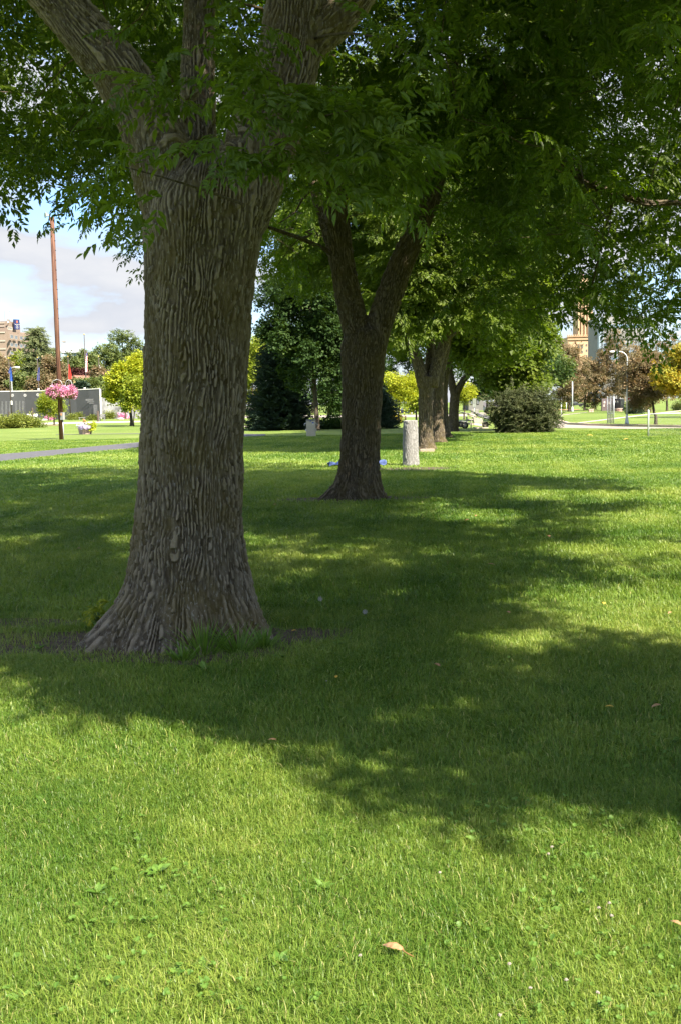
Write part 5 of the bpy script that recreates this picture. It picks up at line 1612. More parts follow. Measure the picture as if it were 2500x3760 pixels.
YH = 420
hotel = thing('hotel', (P(10, HOR, YH)[0], YH, 0), 'taupe hotel block with pale bands and a navy roof sign', 'building')
mb = MB()
zl = quad_wall(mb, 21.3, 67, YH, YH * 1.045, 763, thick=16)
quad_wall(mb, -120, 21.25, YH + 3, YH, 763, thick=16, ztop=zl)
mb.build('wall', M_brick, hotel)
mb = MB(); zt = quad_wall(mb, 21.3, 46, YH + 4.2, YH + 14, 739, z0=zl, thick=10); quad_wall(mb, -90, 21.2, YH + 7, YH + 4.2, 739, z0=zl, thick=10, ztop=zt); mb.build('penthouse', M_brick, hotel)
mb = MB(); quad_wall(mb, 46, 80, YH + 24, YH + 26, 765.5, thick=12); mb.build('rear_wing', M_brick, hotel)
mb = MB()
for y, h in ((763.5, 3.2), (783, 3.2), (801.5, 3.2), (820, 3.2), (838, 3)):
    z = P(21.3, y, YH)[2]; k = YH / FPX
    for x0, x1, Y0, Y1 in ((21.3, 67, YH, YH * 1.045), (-120, 21.25, YH + 3, YH)):
        a, b_ = P(x0, HOR, Y0), P(x1, HOR, Y1); dx, dy = b_[0] - a[0], Y1 - Y0; l_ = math.hypot(dx, dy); nx, ny = dy / l_ * .12, -dx / l_ * .12
        mb.add([(a[0] + nx, Y0 + ny, z - h * k), (b_[0] + nx, Y1 + ny, z - h * k), (b_[0] + nx, Y1 + ny, z), (a[0] + nx, Y0 + ny, z), (a[0] - nx, Y0 - ny, z), (b_[0] - nx, Y1 - ny, z)], [(0, 1, 2, 3), (3, 2, 5, 4)])
for y in (742, 749.5):
    z = P(21.3, y, YH + 4)[2]; k = YH / FPX
    for x0, x1, Y0, Y1 in ((21.3, 46, YH + 4.2, YH + 14), (-90, 21.2, YH + 7, YH + 4.2)):
        a, b_ = P(x0, HOR, Y0), P(x1, HOR, Y1); dx, dy = b_[0] - a[0], Y1 - Y0; l_ = math.hypot(dx, dy); nx, ny = dy / l_ * .12, -dx / l_ * .12
        mb.add([(a[0] + nx, Y0 + ny, z - 2 * k), (b_[0] + nx, Y1 + ny, z - 2 * k), (b_[0] + nx, Y1 + ny, z), (a[0] + nx, Y0 + ny, z)], [(0, 1, 2, 3)])
mb.build('stone_band', M_band, hotel)
def window(root, px, y0, y1, w, face, frame_mat=M_frame, glass=M_glass):
    x0, x1, Y0, Y1 = face
    Y = on_face(x0, x1, Y0, Y1, px); k = Y / FPX
    a, b_ = P(x0, HOR, Y0), P(x1, HOR, Y1); dx, dy = b_[0] - a[0], Y1 - Y0; l_ = math.hypot(dx, dy); rz = math.atan2(dy, dx)
    c = P(px, (y0 + y1) / 2, Y); wz = (y1 - y0) * k
    cosf = max(.25, abs(dx / l_)); ww = w * k / cosf
    mb1 = MB(); t_ = ww * .09
    nx, ny = dy / l_, -dx / l_
    for ox, oz, sx, sz in ((-ww / 2, 0, t_, wz), (ww / 2, 0, t_, wz), (0, wz / 2, ww, t_), (0, -wz / 2, ww, t_)):
        mb1.box((c[0] + ox * math.cos(rz) + nx * .06, Y + ox * math.sin(rz) + ny * .06, c[2] + oz), (sx, .16, sz), rz=rz)
    wo = mb1.build('window', frame_mat, root)
    mb2 = MB(); mb2.box((c[0] + nx * .03, Y + ny * .03, c[2]), (ww, .06, wz), rz=rz); mb2.build('pane', glass, wo)
FH = (21.3, 67, YH, YH * 1.045)
for row in ((771.6, 779.6), (790, 798), (808.5, 816), (826.5, 833)):
    for px, dy in ((27.7, 0), (37.6, 1.6), (49.5, 3.2), (59, 4.6)):
        window(hotel, px, row[0] + dy * .9, row[1] + dy * .9, 4.0, FH)
window(hotel, 23.4 + .4, 753.5, 759, 6, (21.3, 46, YH + 4.2, YH + 14), M_band, M_relief)
# roof sign
Ys = on_face(21.3, 46, YH + 4.2, YH + 14, 39) - .8; k = Ys / FPX; c = P(38.8, 747.3, Ys)
rzs = math.atan2(9.8, P(46, HOR, YH + 14)[0] - P(21.3, HOR, YH + 4.2)[0])
mb = MB(); mb.box((c[0], Ys, c[2]), (13.5 * k, .8, 22.5 * k), rz=rzs * .6); sg = mb.build('roof_sign', M_signblue, hotel)
mb = MB(); cz = c[2] + 6 * k; fx = lambda u: (c[0] + u * math.cos(rzs * .6) + math.sin(rzs * .6) * .45, Ys + u * math.sin(rzs * .6) - math.cos(rzs * .6) * .45)
mb.prism([(*fx(-1.5 * k), cz), (*fx(-.6 * k), cz - 2.6 * k), (*fx(.7 * k), cz - 2.6 * k), (*fx(1.5 * k), cz), (*fx(.3 * k), cz + 3.2 * k)], (.05, -.1, 0)); mb.build('flame_emblem', M_orange, sg)
def letters(txt, loc, size, rz, mat, parent, rx=math.pi / 2):
    cu = bpy.data.curves.new('lettering', 'FONT'); cu.body = txt; cu.size = size; cu.align_x = 'CENTER'; cu.align_y = 'CENTER'; cu.extrude = .004
    tmp = bpy.data.objects.new('lettering', cu); C.objects.link(tmp)
    me = bpy.data.meshes.new_from_object(tmp.evaluated_get(bpy.context.evaluated_depsgraph_get()))
    bpy.data.objects.remove(tmp)
    o = bpy.data.objects.new('lettering', me); C.objects.link(o); me.materials.clear(); me.materials.append(mat)
    o.rotation_euler = (rx, 0, rz)
    o.location = Vector(loc) - Vector(origin(parent)); o.parent = parent
    return o
for txt, dz, sz in (('Centerstone', .2, 2.5), ('Plaza', -2.1, 2.1), ('Hotel', -4.2, 2.1), ('Soldiers', -6.4, 2.1), ('Field', -8.5, 2.1)):
    x, y = fx(0); letters(txt, (x + .02, y - .06, c[2] + dz * k), sz * k, rzs * .6, M_white, sg)
mb = MB(); d = P(20.5, 742.5, YH + 3.8); mb.ball((d[0], YH + 3.2, d[2]), 2.0 * YH / FPX, 14, 8, (1, .5, 1)); mb.tube([(d[0], YH + 3.4, d[2]), (d[0], YH + 4.6, d[2] - .4)], .12, 6); tag(mb.build('satellite_dish', M_white, hotel))
mb = MB(); d = P(16.5, 736.5, YH + 7); mb.box((d[0], YH + 9, d[2]), (5 * YH / FPX, 2, 4.5 * YH / FPX)); mb.build('roof_vent', M_frame, hotel)
flagpole(21.4, 925, 716, 21.6, 25, 716.5, 725, M_stripe, 'thin flagpole with a tiny striped flag on the hotel roof', 9, Y=YH + 8, canton=True, r_=.3)

YD = 330
ob = thing('office_building', (P(166, HOR, YD)[0], YD, 0), 'tan office building with grey mansard roof and strip windows', 'building')
k = YD / FPX
mb = MB(); quad_wall(mb, 146, 192, YD, YD + 1, 813, thick=10); mb.build('wall', M_brick, ob)
mb = MB(); z0, z1 = P(166, 812.5, YD)[2], P(166, 789, YD)[2]
x0, x1, xa, xb = P(140, HOR, YD)[0], P(192.5, HOR, YD)[0], P(144, HOR, YD)[0], P(173, HOR, YD)[0]
mb.add([(x0, YD - .5, z0), (x1, YD - .5, z0), (x1, YD + 12, z0), (x0, YD + 12, z0), (xa, YD + 4, z1), (xb, YD + 4, z1), (xb, YD + 8, z1), (xa, YD + 8, z1)], [(3, 2, 1, 0), (4, 5, 6, 7), (0, 1, 5, 4), (1, 2, 6, 5), (2, 3, 7, 6), (3, 0, 4, 7)]); mb.build('roof', M_roofgrey, ob)
mb = MB(); c = P(146.5, 786.5, YD + 5); mb.box((c[0], YD + 6, c[2]), (5 * k, 2, 4 * k)); mb.build('roof_vent', M_frame, ob)
FO = (146, 192, YD, YD + 1)
for px, y0, y1, w in ((155, 813.5, 820.5, 14), (171, 813.5, 820.5, 11), (183.5, 814, 820.5, 8), (170, 822, 829, 8), (170, 831, 838, 8)): window(ob, px, y0, y1, w, FO, M_cap, M_blueglass)
mb = MB(); c = P(164.5, 826, YD); mb.box((c[0], YD - .3, c[2]), (2.2 * k, .6, 26 * k)); mb.build('column', M_cap, ob)

YV = 215; k = YV / FPX
vh = thing('house', (P(180, HOR, YV)[0], YV, 0), 'cream yellow gabled house with a rusty red roof', 'house')
c0_, c1_, z0, zp = P(163, HOR, YV)[0], P(187, HOR, YV)[0], P(175, 878, YV)[2], P(174, 867, YV)[2]
mb = MB(); mb.prism([(c0_, YV, 0), (c1_, YV, 0), (c1_, YV, z0), ((c0_ + c1_) / 2, YV, zp), (c0_, YV, z0)], (3.2, 8, 0)); mb.build('wall', M_yellowwall, vh)
mb = MB(); mid = (c0_ + c1_) / 2
mb.prism([(mid - .1, YV - .4, zp + .05), (c1_ + .5, YV - .4, z0 - .25), (c1_ + .5, YV - .4, z0 - .05), (mid - .1, YV - .4, zp + .28)], (3.5, 8.8, 0)); mb.prism([(mid + .1, YV - .4, zp + .28), (c0_ - .5, YV - .4, z0 - .05), (c0_ - .5, YV - .4, z0 - .25), (mid + .1, YV - .4, zp + .05)], (3.5, 8.8, 0)); mb.build('roof', M_roofred, vh)

def street_lamp(bx, by, top, arm, label, Y=None, mat=M_galv, r_=3.2, sign=False, foot=True):
    if Y is None: Y = gy(bx, by)[0]
    k = Y / FPX
    b_ = P(bx, by, Y); zt = P(bx, top, Y)[2]
    lp = thing('street_lamp', (b_[0], Y, 0), label, 'street lamp')
    rr_ = abs(arm) * .55 * k; sg_ = 1 if arm > 0 else -1
    pts = [(b_[0], Y, 0), (b_[0], Y, (zt - rr_) * .5), (b_[0], Y, zt - rr_ * .9)]; rad = [r_ * k, r_ * .8 * k, r_ * .62 * k]
    for i in range(1, 8):
        t_ = math.pi / 2 * i / 7
        pts.append((b_[0] + sg_ * rr_ * (1 - math.cos(t_)), Y, zt - rr_ * .9 + rr_ * .9 * math.sin(t_))); rad.append(r_ * (.6 - .2 * i / 7) * k)
    pts.append((b_[0] + sg_ * abs(arm) * .75 * k, Y, zt + .4 * k)); rad.append(r_ * .36 * k)
    mb = MB(); mb.tube(pts, rad, 14); mb.build('pole', mat, lp)
    hc = (b_[0] + sg_ * (abs(arm) * .75 + 7) * k, Y, zt + .2 * k)
    mb = MB(); mb.ball(hc, 1, 16, 10, (7 * k, 2.8 * k, 1.9 * k)); mb.build('lamp_head', M_white, lp)
    mb = MB(); mb.ball((hc[0] + sg_ * 1 * k, Y, hc[2] - 1.2 * k), 1, 14, 8, (5.5 * k, 2.6 * k, 2.0 * k)); mb.build('lens', surf('lamp lens', (.6, .6, .58), .2), lp)
    if foot:
        mb = MB(); mb.tube([(b_[0], Y, 0), (b_[0], Y, 6 * k), (b_[0], Y, 19 * k), (b_[0], Y, 24 * k)], [r_ * 2.2 * k, r_ * 1.9 * k, r_ * 1.15 * k, r_ * .98 * k], 4 * 4); mb.build('base_cover', mat, lp)
    return lp, Y, k, b_
street_lamp(31.8, 960, 846, 9, 'small white street lamp behind the royal blue flag', Y=182, r_=1.3, foot=False)

# ================================================================== centre
MC = 'trees across the middle of the park'
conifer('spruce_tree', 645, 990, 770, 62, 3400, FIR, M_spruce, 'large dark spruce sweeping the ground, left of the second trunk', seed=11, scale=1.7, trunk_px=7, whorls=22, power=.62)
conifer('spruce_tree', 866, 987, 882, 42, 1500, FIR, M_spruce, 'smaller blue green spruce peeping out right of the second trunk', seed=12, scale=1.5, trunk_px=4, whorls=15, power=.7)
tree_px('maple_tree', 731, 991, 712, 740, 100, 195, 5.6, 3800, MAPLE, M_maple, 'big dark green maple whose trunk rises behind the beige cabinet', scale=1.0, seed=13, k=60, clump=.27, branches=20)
for i, (bx, by, cx, cyy, hw, hh, tp, n, mat, lb, tm, Y) in enumerate((
        (569, 955, 586, 893, 35, 48, 2.0, 900, M_yellow, 'yellow tree just right of the thick trunk', MAPLE, None),
        (585, 958, 582, 825, 33, 62, 2, 800, M_ygreen, 'tall yellow green tree behind the yellow one by the thick trunk', LINDEN, 190),
        (917, 977, 925, 900, 32, 40, 1.9, 760, M_yellow, 'yellow tree right of the second trunk with a slim trunk', SMALL, None),
        (958, 971, 962, 905, 26, 40, 2.0, 520, M_ygreen, 'greenish yellow tree just left of the twin limbed ash', MAPLE, None),
        (1068, 966, 1070, 908, 16, 26, 1.6, 320, M_yellow, 'small yellow tree between the farthest row trunk and the gun', SMALL, None),
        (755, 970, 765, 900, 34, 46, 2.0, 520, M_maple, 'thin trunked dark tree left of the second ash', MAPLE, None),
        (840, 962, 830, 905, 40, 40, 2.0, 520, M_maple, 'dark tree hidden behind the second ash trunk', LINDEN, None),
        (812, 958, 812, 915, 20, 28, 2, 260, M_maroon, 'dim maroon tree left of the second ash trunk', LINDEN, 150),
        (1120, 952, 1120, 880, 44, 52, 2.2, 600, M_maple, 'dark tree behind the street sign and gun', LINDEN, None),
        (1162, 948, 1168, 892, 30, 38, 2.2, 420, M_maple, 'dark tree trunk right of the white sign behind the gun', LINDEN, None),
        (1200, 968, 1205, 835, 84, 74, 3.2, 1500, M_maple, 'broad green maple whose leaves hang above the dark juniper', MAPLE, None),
        (1245, 964, 1262, 830, 44, 62, 2.0, 900, M_green, 'light green leafy tree edge beside the bronze trees', MAPLE, None),
        (640, 945, 640, 820, 70, 110, 2.4, 1200, M_maple, 'far dark tree behind the large spruce', LINDEN, 200),
        (720, 945, 720, 820, 80, 120, 2.4, 1400, M_maple, 'far dark tree behind the beige cabinet', LINDEN, 205),
        (880, 945, 890, 810, 80, 120, 2.4, 1700, M_maple, 'far dark tree behind the smaller spruce', LINDEN, 210),
        (1000, 945, 1000, 810, 80, 115, 2.4, 1500, M_maple, 'far dark tree behind the stout ash trunks', LINDEN, 205))):
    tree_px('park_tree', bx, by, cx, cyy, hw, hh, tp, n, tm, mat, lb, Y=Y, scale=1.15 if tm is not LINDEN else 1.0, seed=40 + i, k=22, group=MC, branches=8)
shrub('juniper_bush', 1205, 996, 68, 92, 3400, FIR, M_jun, 'big rounded juniper bush beside the white gun', seed=21, scale=1.0, k_=130)
shrub('golden_shrub', 907, 973, 8, 12, 120, SMALL, M_gold, 'small rounded golden shrub right of the second trunk', seed=22, scale=1.3)
shrub('round_shrub', 577, 955, 9, 15, 110, SMALL, M_maple, 'dark clipped shrub under the yellow tree by the thick trunk', seed=23, scale=1.7)
shrub('low_hedge', 770, 988, 50, 10, 420, SMALL, M_maple, 'low dark hedge between the cabinet and the second ash', 'hedge', seed=24, scale=1.4, depth=.25, k_=40)

# beige utility cabinet
Yc, k = gy(717, 1005.7)
c = P(717, 1005.7, Yc)
ct = thing('utility_cabinet', (c[0], Yc, 0), 'beige metal utility cabinet with grey elbow pipes on both sides', 'cabinet')
mb = MB(); mb.box((c[0], Yc, 18.5 * k), (21 * k, 15 * k, 37 * k)); mb.build('body', surf('beige enamel', (.42, .38, .30), .5, .08, 3), ct, .01)
mb = MB(); mb.box((c[0], Yc, 38 * k), (22 * k, 16 * k, 2 * k)); mb.build('lid', M_conc, ct, .008)
mb = MB(); mb.box((c[0], Yc - 7.55 * k, 20.5 * k), (17.5 * k, .012, 26 * k)); dr = mb.build('door', surf('beige enamel door', (.45, .405, .32), .5, .08, 3), ct)
mb = MB(); mb.box((c[0] + 7 * k, Yc - 7.9 * k, 17 * k), (1.0 * k, .03, 3.2 * k)); mb.build('handle', M_grey, dr)
for dx, dz, w, h, m_ in ((-.5, 36, 3, 2, M_blueflag), (5, 32, 4.6, 2.4, M_blueflag), (5.4, 29.2, 2.6, 2.2, M_white)):
    mb = MB(); mb.box((c[0] + dx * k, Yc - 7.72 * k, dz * k), (w * k, .02, h * k)); mb.build('sticker', m_, ct)
for s_ in (-1, 1):
    mb = MB(); mb.tube([(c[0] + s_ * 10 * k, Yc, 31 * k), (c[0] + s_ * 13 * k, Yc, 30.6 * k), (c[0] + s_ * 14.6 * k, Yc, 28 * k), (c[0] + s_ * 15 * k, Yc, 25 * k)], 1.4 * k, 10); mb.build('elbow_pipe', M_grey, ct)
    mb = MB(); mb.box((c[0] + s_ * 11.6 * k, Yc, 15.5 * k), (2.4 * k, 3 * k, 5.6 * k)); mb.build('bracket', M_white, ct, .01)

# pale bark pillar
Yb, k = gy(945, 1072)
bp_ = thing('bark_pillar', (P(945, 1072, Yb)[0], Yb, 0), 'pale grey bark covered pillar standing in the lawn by the second ash', 'pillar')
ES = [(967, 927.5, 960.5), (985, 927.3, 961), (1010, 927, 962), (1040, 926.6, 963), (1060, 926.2, 964), (1076, 925.8, 965.5)]
vs, fs, axs = lathe_profile(ES, Yb, -.05, P(944, 968, Yb)[2], [(0.2, .05, .4)], 2, 40, 30)
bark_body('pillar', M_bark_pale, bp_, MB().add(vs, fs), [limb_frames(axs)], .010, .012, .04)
mb = MB(); Y, k = gy(933, 967); c = P(933, 967, Y); mb.tube([(c[0], Y, 0), (c[0], Y, 9 * k)], 2.0 * k, 10); tag(mb.build('timber_post', M_timber), 'short dark post far behind the bark pillar', 'post')
# blanket on the grass behind the second ash
Y, k = gy(820, 1073)
rg = np.random.default_rng(5); nx, ny = 64, 22
a, b_ = P(757, 1073, Y)[0], P(887, 1073, Y)[0]
u, v_ = np.meshgrid(np.linspace(0, 1, nx), np.linspace(0, 1, ny))
xx = a + (b_ - a) * u + .03 * np.sin(9 * v_); yy = Y - .25 + .75 * v_ + .05 * np.sin(7 * u)
nzv = vnoise(np.stack([xx.ravel() * 5, yy.ravel() * 7, np.zeros(xx.size)], 1)).reshape(xx.shape)
zz = .015 + .16 * np.clip(nzv - .25, 0, 1) * np.sin(np.pi * np.clip(v_, .02, .98)) + .05 * np.abs(np.sin(13 * u + 5 * v_))
mb = MB(); mb.add(np.stack([xx.ravel(), yy.ravel(), zz.ravel()], 1), [(j * nx + i, j * nx + i + 1, (j + 1) * nx + i + 1, (j + 1) * nx + i) for j in range(ny - 1) for i in range(nx - 1)], True)
bl = mb.build('blue_blanket', surf('faded blue cloth', (.03, .06, .22), .9, .75, 6, col2=(.10, .15, .34))); bl.modifiers.new('shell', 'SOLIDIFY').thickness = .012
tag(bl, 'crumpled blue blanket on the grass behind the second ash trunk', 'blanket')
# timber board at the third trunk
Y, k = gy(982, 1041); c = P(982, 1041, Y); mb = MB(); mb.box((c[0], Y - .1, .05), (34 * k, .16, .12), rz=.06); tag(mb.build('timber_board', surf('greyed board', (.26, .215, .17), .9, .2, 6), None, .015), 'greyed timber board lying at the foot of the twin limbed ash', 'board')

# ---- white field gun
Yg, kg = gy(1085, 986.5)
def h_(x, y, dy=0.0): return P(1028.9 + .08 * x, 897.1 + .08 * y, Yg + dy)
gun = thing('field_gun', (h_(760, 1120)[0], Yg, 0), 'white painted field gun on rubber wheels pointing left', 'gun')
def wheel(x, y, r_, dy, spokes=False):
    c = h_(x, y, dy); k = kg * .08
    mb = MB(); n = 28; R1, R2, w = r_ * k, r_ * .68 * k, .12
    vs = []
    for yy, r2 in ((-w, R2), (-w * .9, R1 * .97), (0, R1), (w * .9, R1 * .97), (w, R2)):
        vs += [(c[0] + r2 * math.cos(2 * math.pi * i / n), c[1] + yy, c[2] + r2 * math.sin(2 * math.pi * i / n)) for i in range(n)]
    mb.add(vs, [(j * n + i, j * n + (i + 1) % n, (j + 1) * n + (i + 1) % n, (j + 1) * n + i) for j in range(4) for i in range(n)], True)
    wo = mb.build('wheel', M_black, gun)
    mb = MB()
    if spokes:
        for i in range(8): t_ = math.pi * i / 8; mb.tube([(c[0] - R2 * math.cos(t_), c[1], c[2] - R2 * math.sin(t_)), (c[0] + R2 * math.cos(t_), c[1], c[2] + R2 * math.sin(t_))], .02, 6)
    else:
        mb.tube([(c[0], c[1] - w * .8, c[2]), (c[0], c[1] - w * .45, c[2]), (c[0], c[1] + w * .5, c[2])], [R2 * .35, R2 * 1.0, R2 * 1.0], 24); mb.tube([(c[0], c[1] - w * 1.15, c[2]), (c[0], c[1], c[2])], R2 * .3, 14)
    mb.build('rim', M_offwhite, wo)
wheel(505, 1030, 100, -.35); wheel(395, 1000, 92, .55); wheel(1098, 1010, 96, -.1, True)
mb = MB(); mb.tube([h_(-60, 515), h_(320, 632), h_(470, 672), h_(600, 700)], [.75 * kg, 1.0 * kg, 1.3 * kg, 1.7 * kg], 14); mb.build('barrel', M_offwhite, gun)
mb = MB(); mb.tube([h_(590, 700), h_(720, 735), h_(860, 775)], [2.2 * kg, 2.8 * kg, 2.9 * kg], 14); mb.tube([h_(620, 755, -.05), h_(760, 790, -.05)], 1.4 * kg, 10); mb.build('breech', M_offwhite, gun)
M_gungrey = surf('grey gun metal', (.14, .15, .17), .45, .2, 5)
mb = MB(); mb.tube([h_(845, 690, -.1), h_(1230, 800, -.1)], 1.9 * kg, 14); mb.tube([h_(870, 748, -.12), h_(1200, 845, -.12)], 1.9 * kg, 14); mb.tube([h_(880, 720, -.24), h_(1225, 825, -.24)], .45 * kg, 8); mb.build('recoil_cylinder', M_gungrey, gun)
for x0, x1, lean in ((672, 775, 10), (800, 912, -8)):
    mb = MB(); mb.prism([h_(x0, 705, .1), h_(x1 - 6, 705, .1), h_(x1, 560, .1), h_(x0 + 20 + lean, 552, .1)], (0, .06, 0)); mb.build('shield', surf('shield grey white', (.24, .24, .225), .6), gun)
mb = MB(); mb.prism([h_(745, 800, -.3), h_(1000, 830, -.3), h_(1045, 960, -.3), h_(780, 960, -.3)], (0, .6, 0)); mb.prism([h_(925, 680, .05), h_(1000, 655, .05), h_(1140, 690, .05), h_(1140, 740, .05), h_(950, 740, .05)], (0, .4, 0)); mb.build('carriage', M_offwhite, gun, .012)
mb = MB(); mb.prism([h_(598, 950, -.4), h_(1000, 985, -.4), h_(1000, 1052, -.4), h_(620, 1010, -.4)], (0, .25, 0)); mb.prism([h_(598, 950, .5), h_(1000, 985, .5), h_(1000, 1052, .5), h_(620, 1010, .5)], (0, .2, 0)); mb.build('trail', surf('rust stained white', (.50, .36, .25), .7, .3, 4, col2=(.68, .62, .55)), gun, .01)
mb = MB(); mb.tube([h_(582, 862, -.5), h_(665, 872, -.5), h_(748, 862, -.5)], [1.2 * kg, 1.9 * kg, 1.2 * kg], 10); mb.tube([h_(685, 870, -.5), h_(685, 1125, -.5)], 1.3 * kg, 10); mb.tube([h_(640, 1122, -.5), h_(720, 1122, -.5)], 1.2 * kg, 8); mb.build('jack', M_offwhite, gun)
mb = MB(); mb.tube([h_(460, 680, -.1), h_(460, 830, -.1), h_(410, 900, -.1)], .35 * kg, 6); mb.tube([h_(340, 905), h_(470, 915), h_(600, 940)], .9 * kg, 8); mb.box(h_(560, 850, .2), (3 * kg, .1, 11 * kg)); mb.build('tow_frame', M_grey, gun)
mb = MB(); c = h_(960, 1130); mb.box((c[0], Yg, .03), (30 * kg, 1.2, .06)); tag(mb.build('concrete_pad', M_concrete), 'small concrete pad under the white field gun', 'pad')

def post_sign(bx, by, top, w, h, label, mat, panel_dy=0, post=M_galv, r_=.9, name='road_sign', cat='sign', Y=None):
    if Y is None: Y = gy(bx, by)[0]
    k = Y / FPX
    b_ = P(bx, by, Y); zt = P(bx, top, Y)[2]
    sgn = thing(name, (b_[0], Y, 0), label, cat)
    mb = MB(); mb.tube([(b_[0], Y, 0), (b_[0], Y, zt)], r_ * k, 8); mb.build('post', post, sgn)
    mb = MB(); mb.box((b_[0] + panel_dy * k, Y - .06, zt - h * k * .5), (w * k, .03, h * k)); mb.build('panel', mat, sgn, .008)
    return sgn
s1_ = post_sign(1091.5, 975, 918, 8.5, 11, 'grey back of two signs on one post behind the gun', surf('sign back', (.17, .19, .165), .5), r_=.8)
Y = s1_.location[1]; k = Y / FPX; zt = P(1091, 929.5, Y)[2]; mb = MB(); mb.box((s1_.location[0] - .3 * k, Y - .06, zt - 4 * k), (7 * k, .03, 8 * k)); mb.build('lower_panel', surf('sign back pale', (.20, .22, .20), .5), s1_)
post_sign(1114.5, 968, 937, 6.4, 9, 'plain white sign on a post right of the gun', M_white)
post_sign(583, 957, 929.5, 4.4, 4.4, 'small blue square sign on a thin post near the thick trunk', M_blueflag, r_=.6)
post_sign(1291.5, 969.5, 926, 1.6, 3, 'thin grey sign post at the road bend beside the juniper', M_galv, r_=1.0)
post_sign(1303, 949.5, 927, 2.6, 3.4, 'distant thin sign post left of the white lamp base', M_galv, r_=.8)

# cars and houses behind
def car(cx, by, length, h, label, paint, facing=1, Y=None, van=False, name='parked_car', cat='car', rz=0.0):
    if Y is None: Y = gy(cx, by)[0]
    k = Y / FPX
    b_ = P(cx, by, Y); L_, H_ = length * k, h * k
    root = thing(name, (b_[0], Y, 0), label, cat)
    f = facing
    W_ = L_ * .38
    prof = [(-.5, .22), (-.49, .52), (-.40, .60), (-.24, .97), (.10, 1.0), (.27, .64), (.46, .54), (.5, .36), (.49, .2)] if not van else [(-.5, .2), (-.5, .6), (-.44, .96), (.12, 1.0), (.30, .66), (.46, .56), (.5, .36), (.49, .2)]
    body = [(x, z) for x, z in prof]
    mb = MB(); mb.prism([(b_[0] + f * x * L_, Y - W_ / 2, z * H_) for x, z in body], (0, W_, 0)); bo = mb.build('body', paint, root, .06 * H_)
    mb = MB()
    g_ = [(-.36, .63), (-.23, .92), (.09, .95), (.22, .66)] if not van else [(-.44, .62), (-.40, .90), (.11, .95), (.25, .66)]
    mb.prism([(b_[0] + f * x * L_, Y - W_ / 2 - .012, z * H_) for x, z in g_], (0, W_ + .024, 0)); mb.build('side_window', M_glass, root)
    for wx in (-.31, .31):
        for s_ in (-1, 1):
            mb = MB(); mb.tube([(b_[0] + f * wx * L_, Y + s_ * W_ * .5 - .02 - .1 * (s_ > 0), .2 * H_), (b_[0] + f * wx * L_, Y + s_ * W_ * .5 + .02 + .1 * (s_ < 0), .2 * H_)], .22 * H_, 18); wo = mb.build('wheel', M_black, root)
            mb = MB(); mb.tube([(b_[0] + f * wx * L_, Y + s_ * W_ * .5 - .03, .2 * H_), (b_[0] + f * wx * L_, Y + s_ * W_ * .5 + .03, .2 * H_)], .12 * H_, 12); mb.build('rim', M_galv, wo)
    for x, m_, nm in ((.485, M_white, 'headlight'), (-.495, M_redflag, 'tail_light')):
        for s_ in (-1, 1):
            mb = MB(); mb.box((b_[0] + f * x * L_, Y + s_ * W_ * .38, .48 * H_), (.04 * L_, .22 * W_, .09 * H_)); mb.build(nm, m_, root)
    return root
M_navy = surf('navy car paint', (.012, .016, .035), .25, .1, 2, spec=.6)
M_charcoal = surf('charcoal car paint', (.035, .04, .05), .3, .1, 2, spec=.6)
car(930, 954.5, 54, 15, 'dark navy van parked behind the yellow tree', M_navy, 1, van=True)
car(598, 950, 24, 9, 'dark car glimpsed in the lot behind the spruce', M_charcoal, -1)
def truck(cx, by, L0, h, label, paint, Y):
    k = Y / FPX; b_ = P(cx, by, Y); L_, H_ = L0 * k, h * k; W_ = L_ * .36
    root = thing('pickup_truck', (b_[0], Y, 0), label, 'truck')
    mb = MB(); mb.prism([(b_[0] + x * L_, Y - W_ / 2, z * H_) for x, z in ((.5, .25), (.5, .62), (.12, .62), (.10, .96), (-.14, 1.0), (-.24, .66), (-.48, .58), (-.5, .25))], (0, W_, 0)); mb.build('body', paint, root, .05 * H_)
    mb = MB(); mb.prism([(b_[0] + x * L_, Y - W_ / 2 - .015, z * H_) for x, z in ((.085, .66), (.08, .91), (-.13, .94), (-.20, .68))], (0, W_ + .03, 0)); mb.build('side_window', M_glass, root)
    for wx in (-.3, .3):
        mb = MB(); mb.tube([(b_[0] + wx * L_, Y - W_ / 2 - .03, .2 * H_), (b_[0] + wx * L_, Y + W_ / 2 + .03, .2 * H_)], .21 * H_, 16); mb.build('wheel', M_black, root)
    for dz, m_, w in ((.5, M_redflag, .03), (.32, M_galv, .10)):
        mb = MB(); mb.box((b_[0] + L_ * .5, Y - W_ * .36, dz * H_), (w * L_, .3 * W_, .16 * H_)); mb.build('tail_light' if m_ is M_redflag else 'bumper', m_, root)
    return root
truck(1324, 932, 40, 12, 'dark pickup truck parked under the bronze trees', M_charcoal, 240)

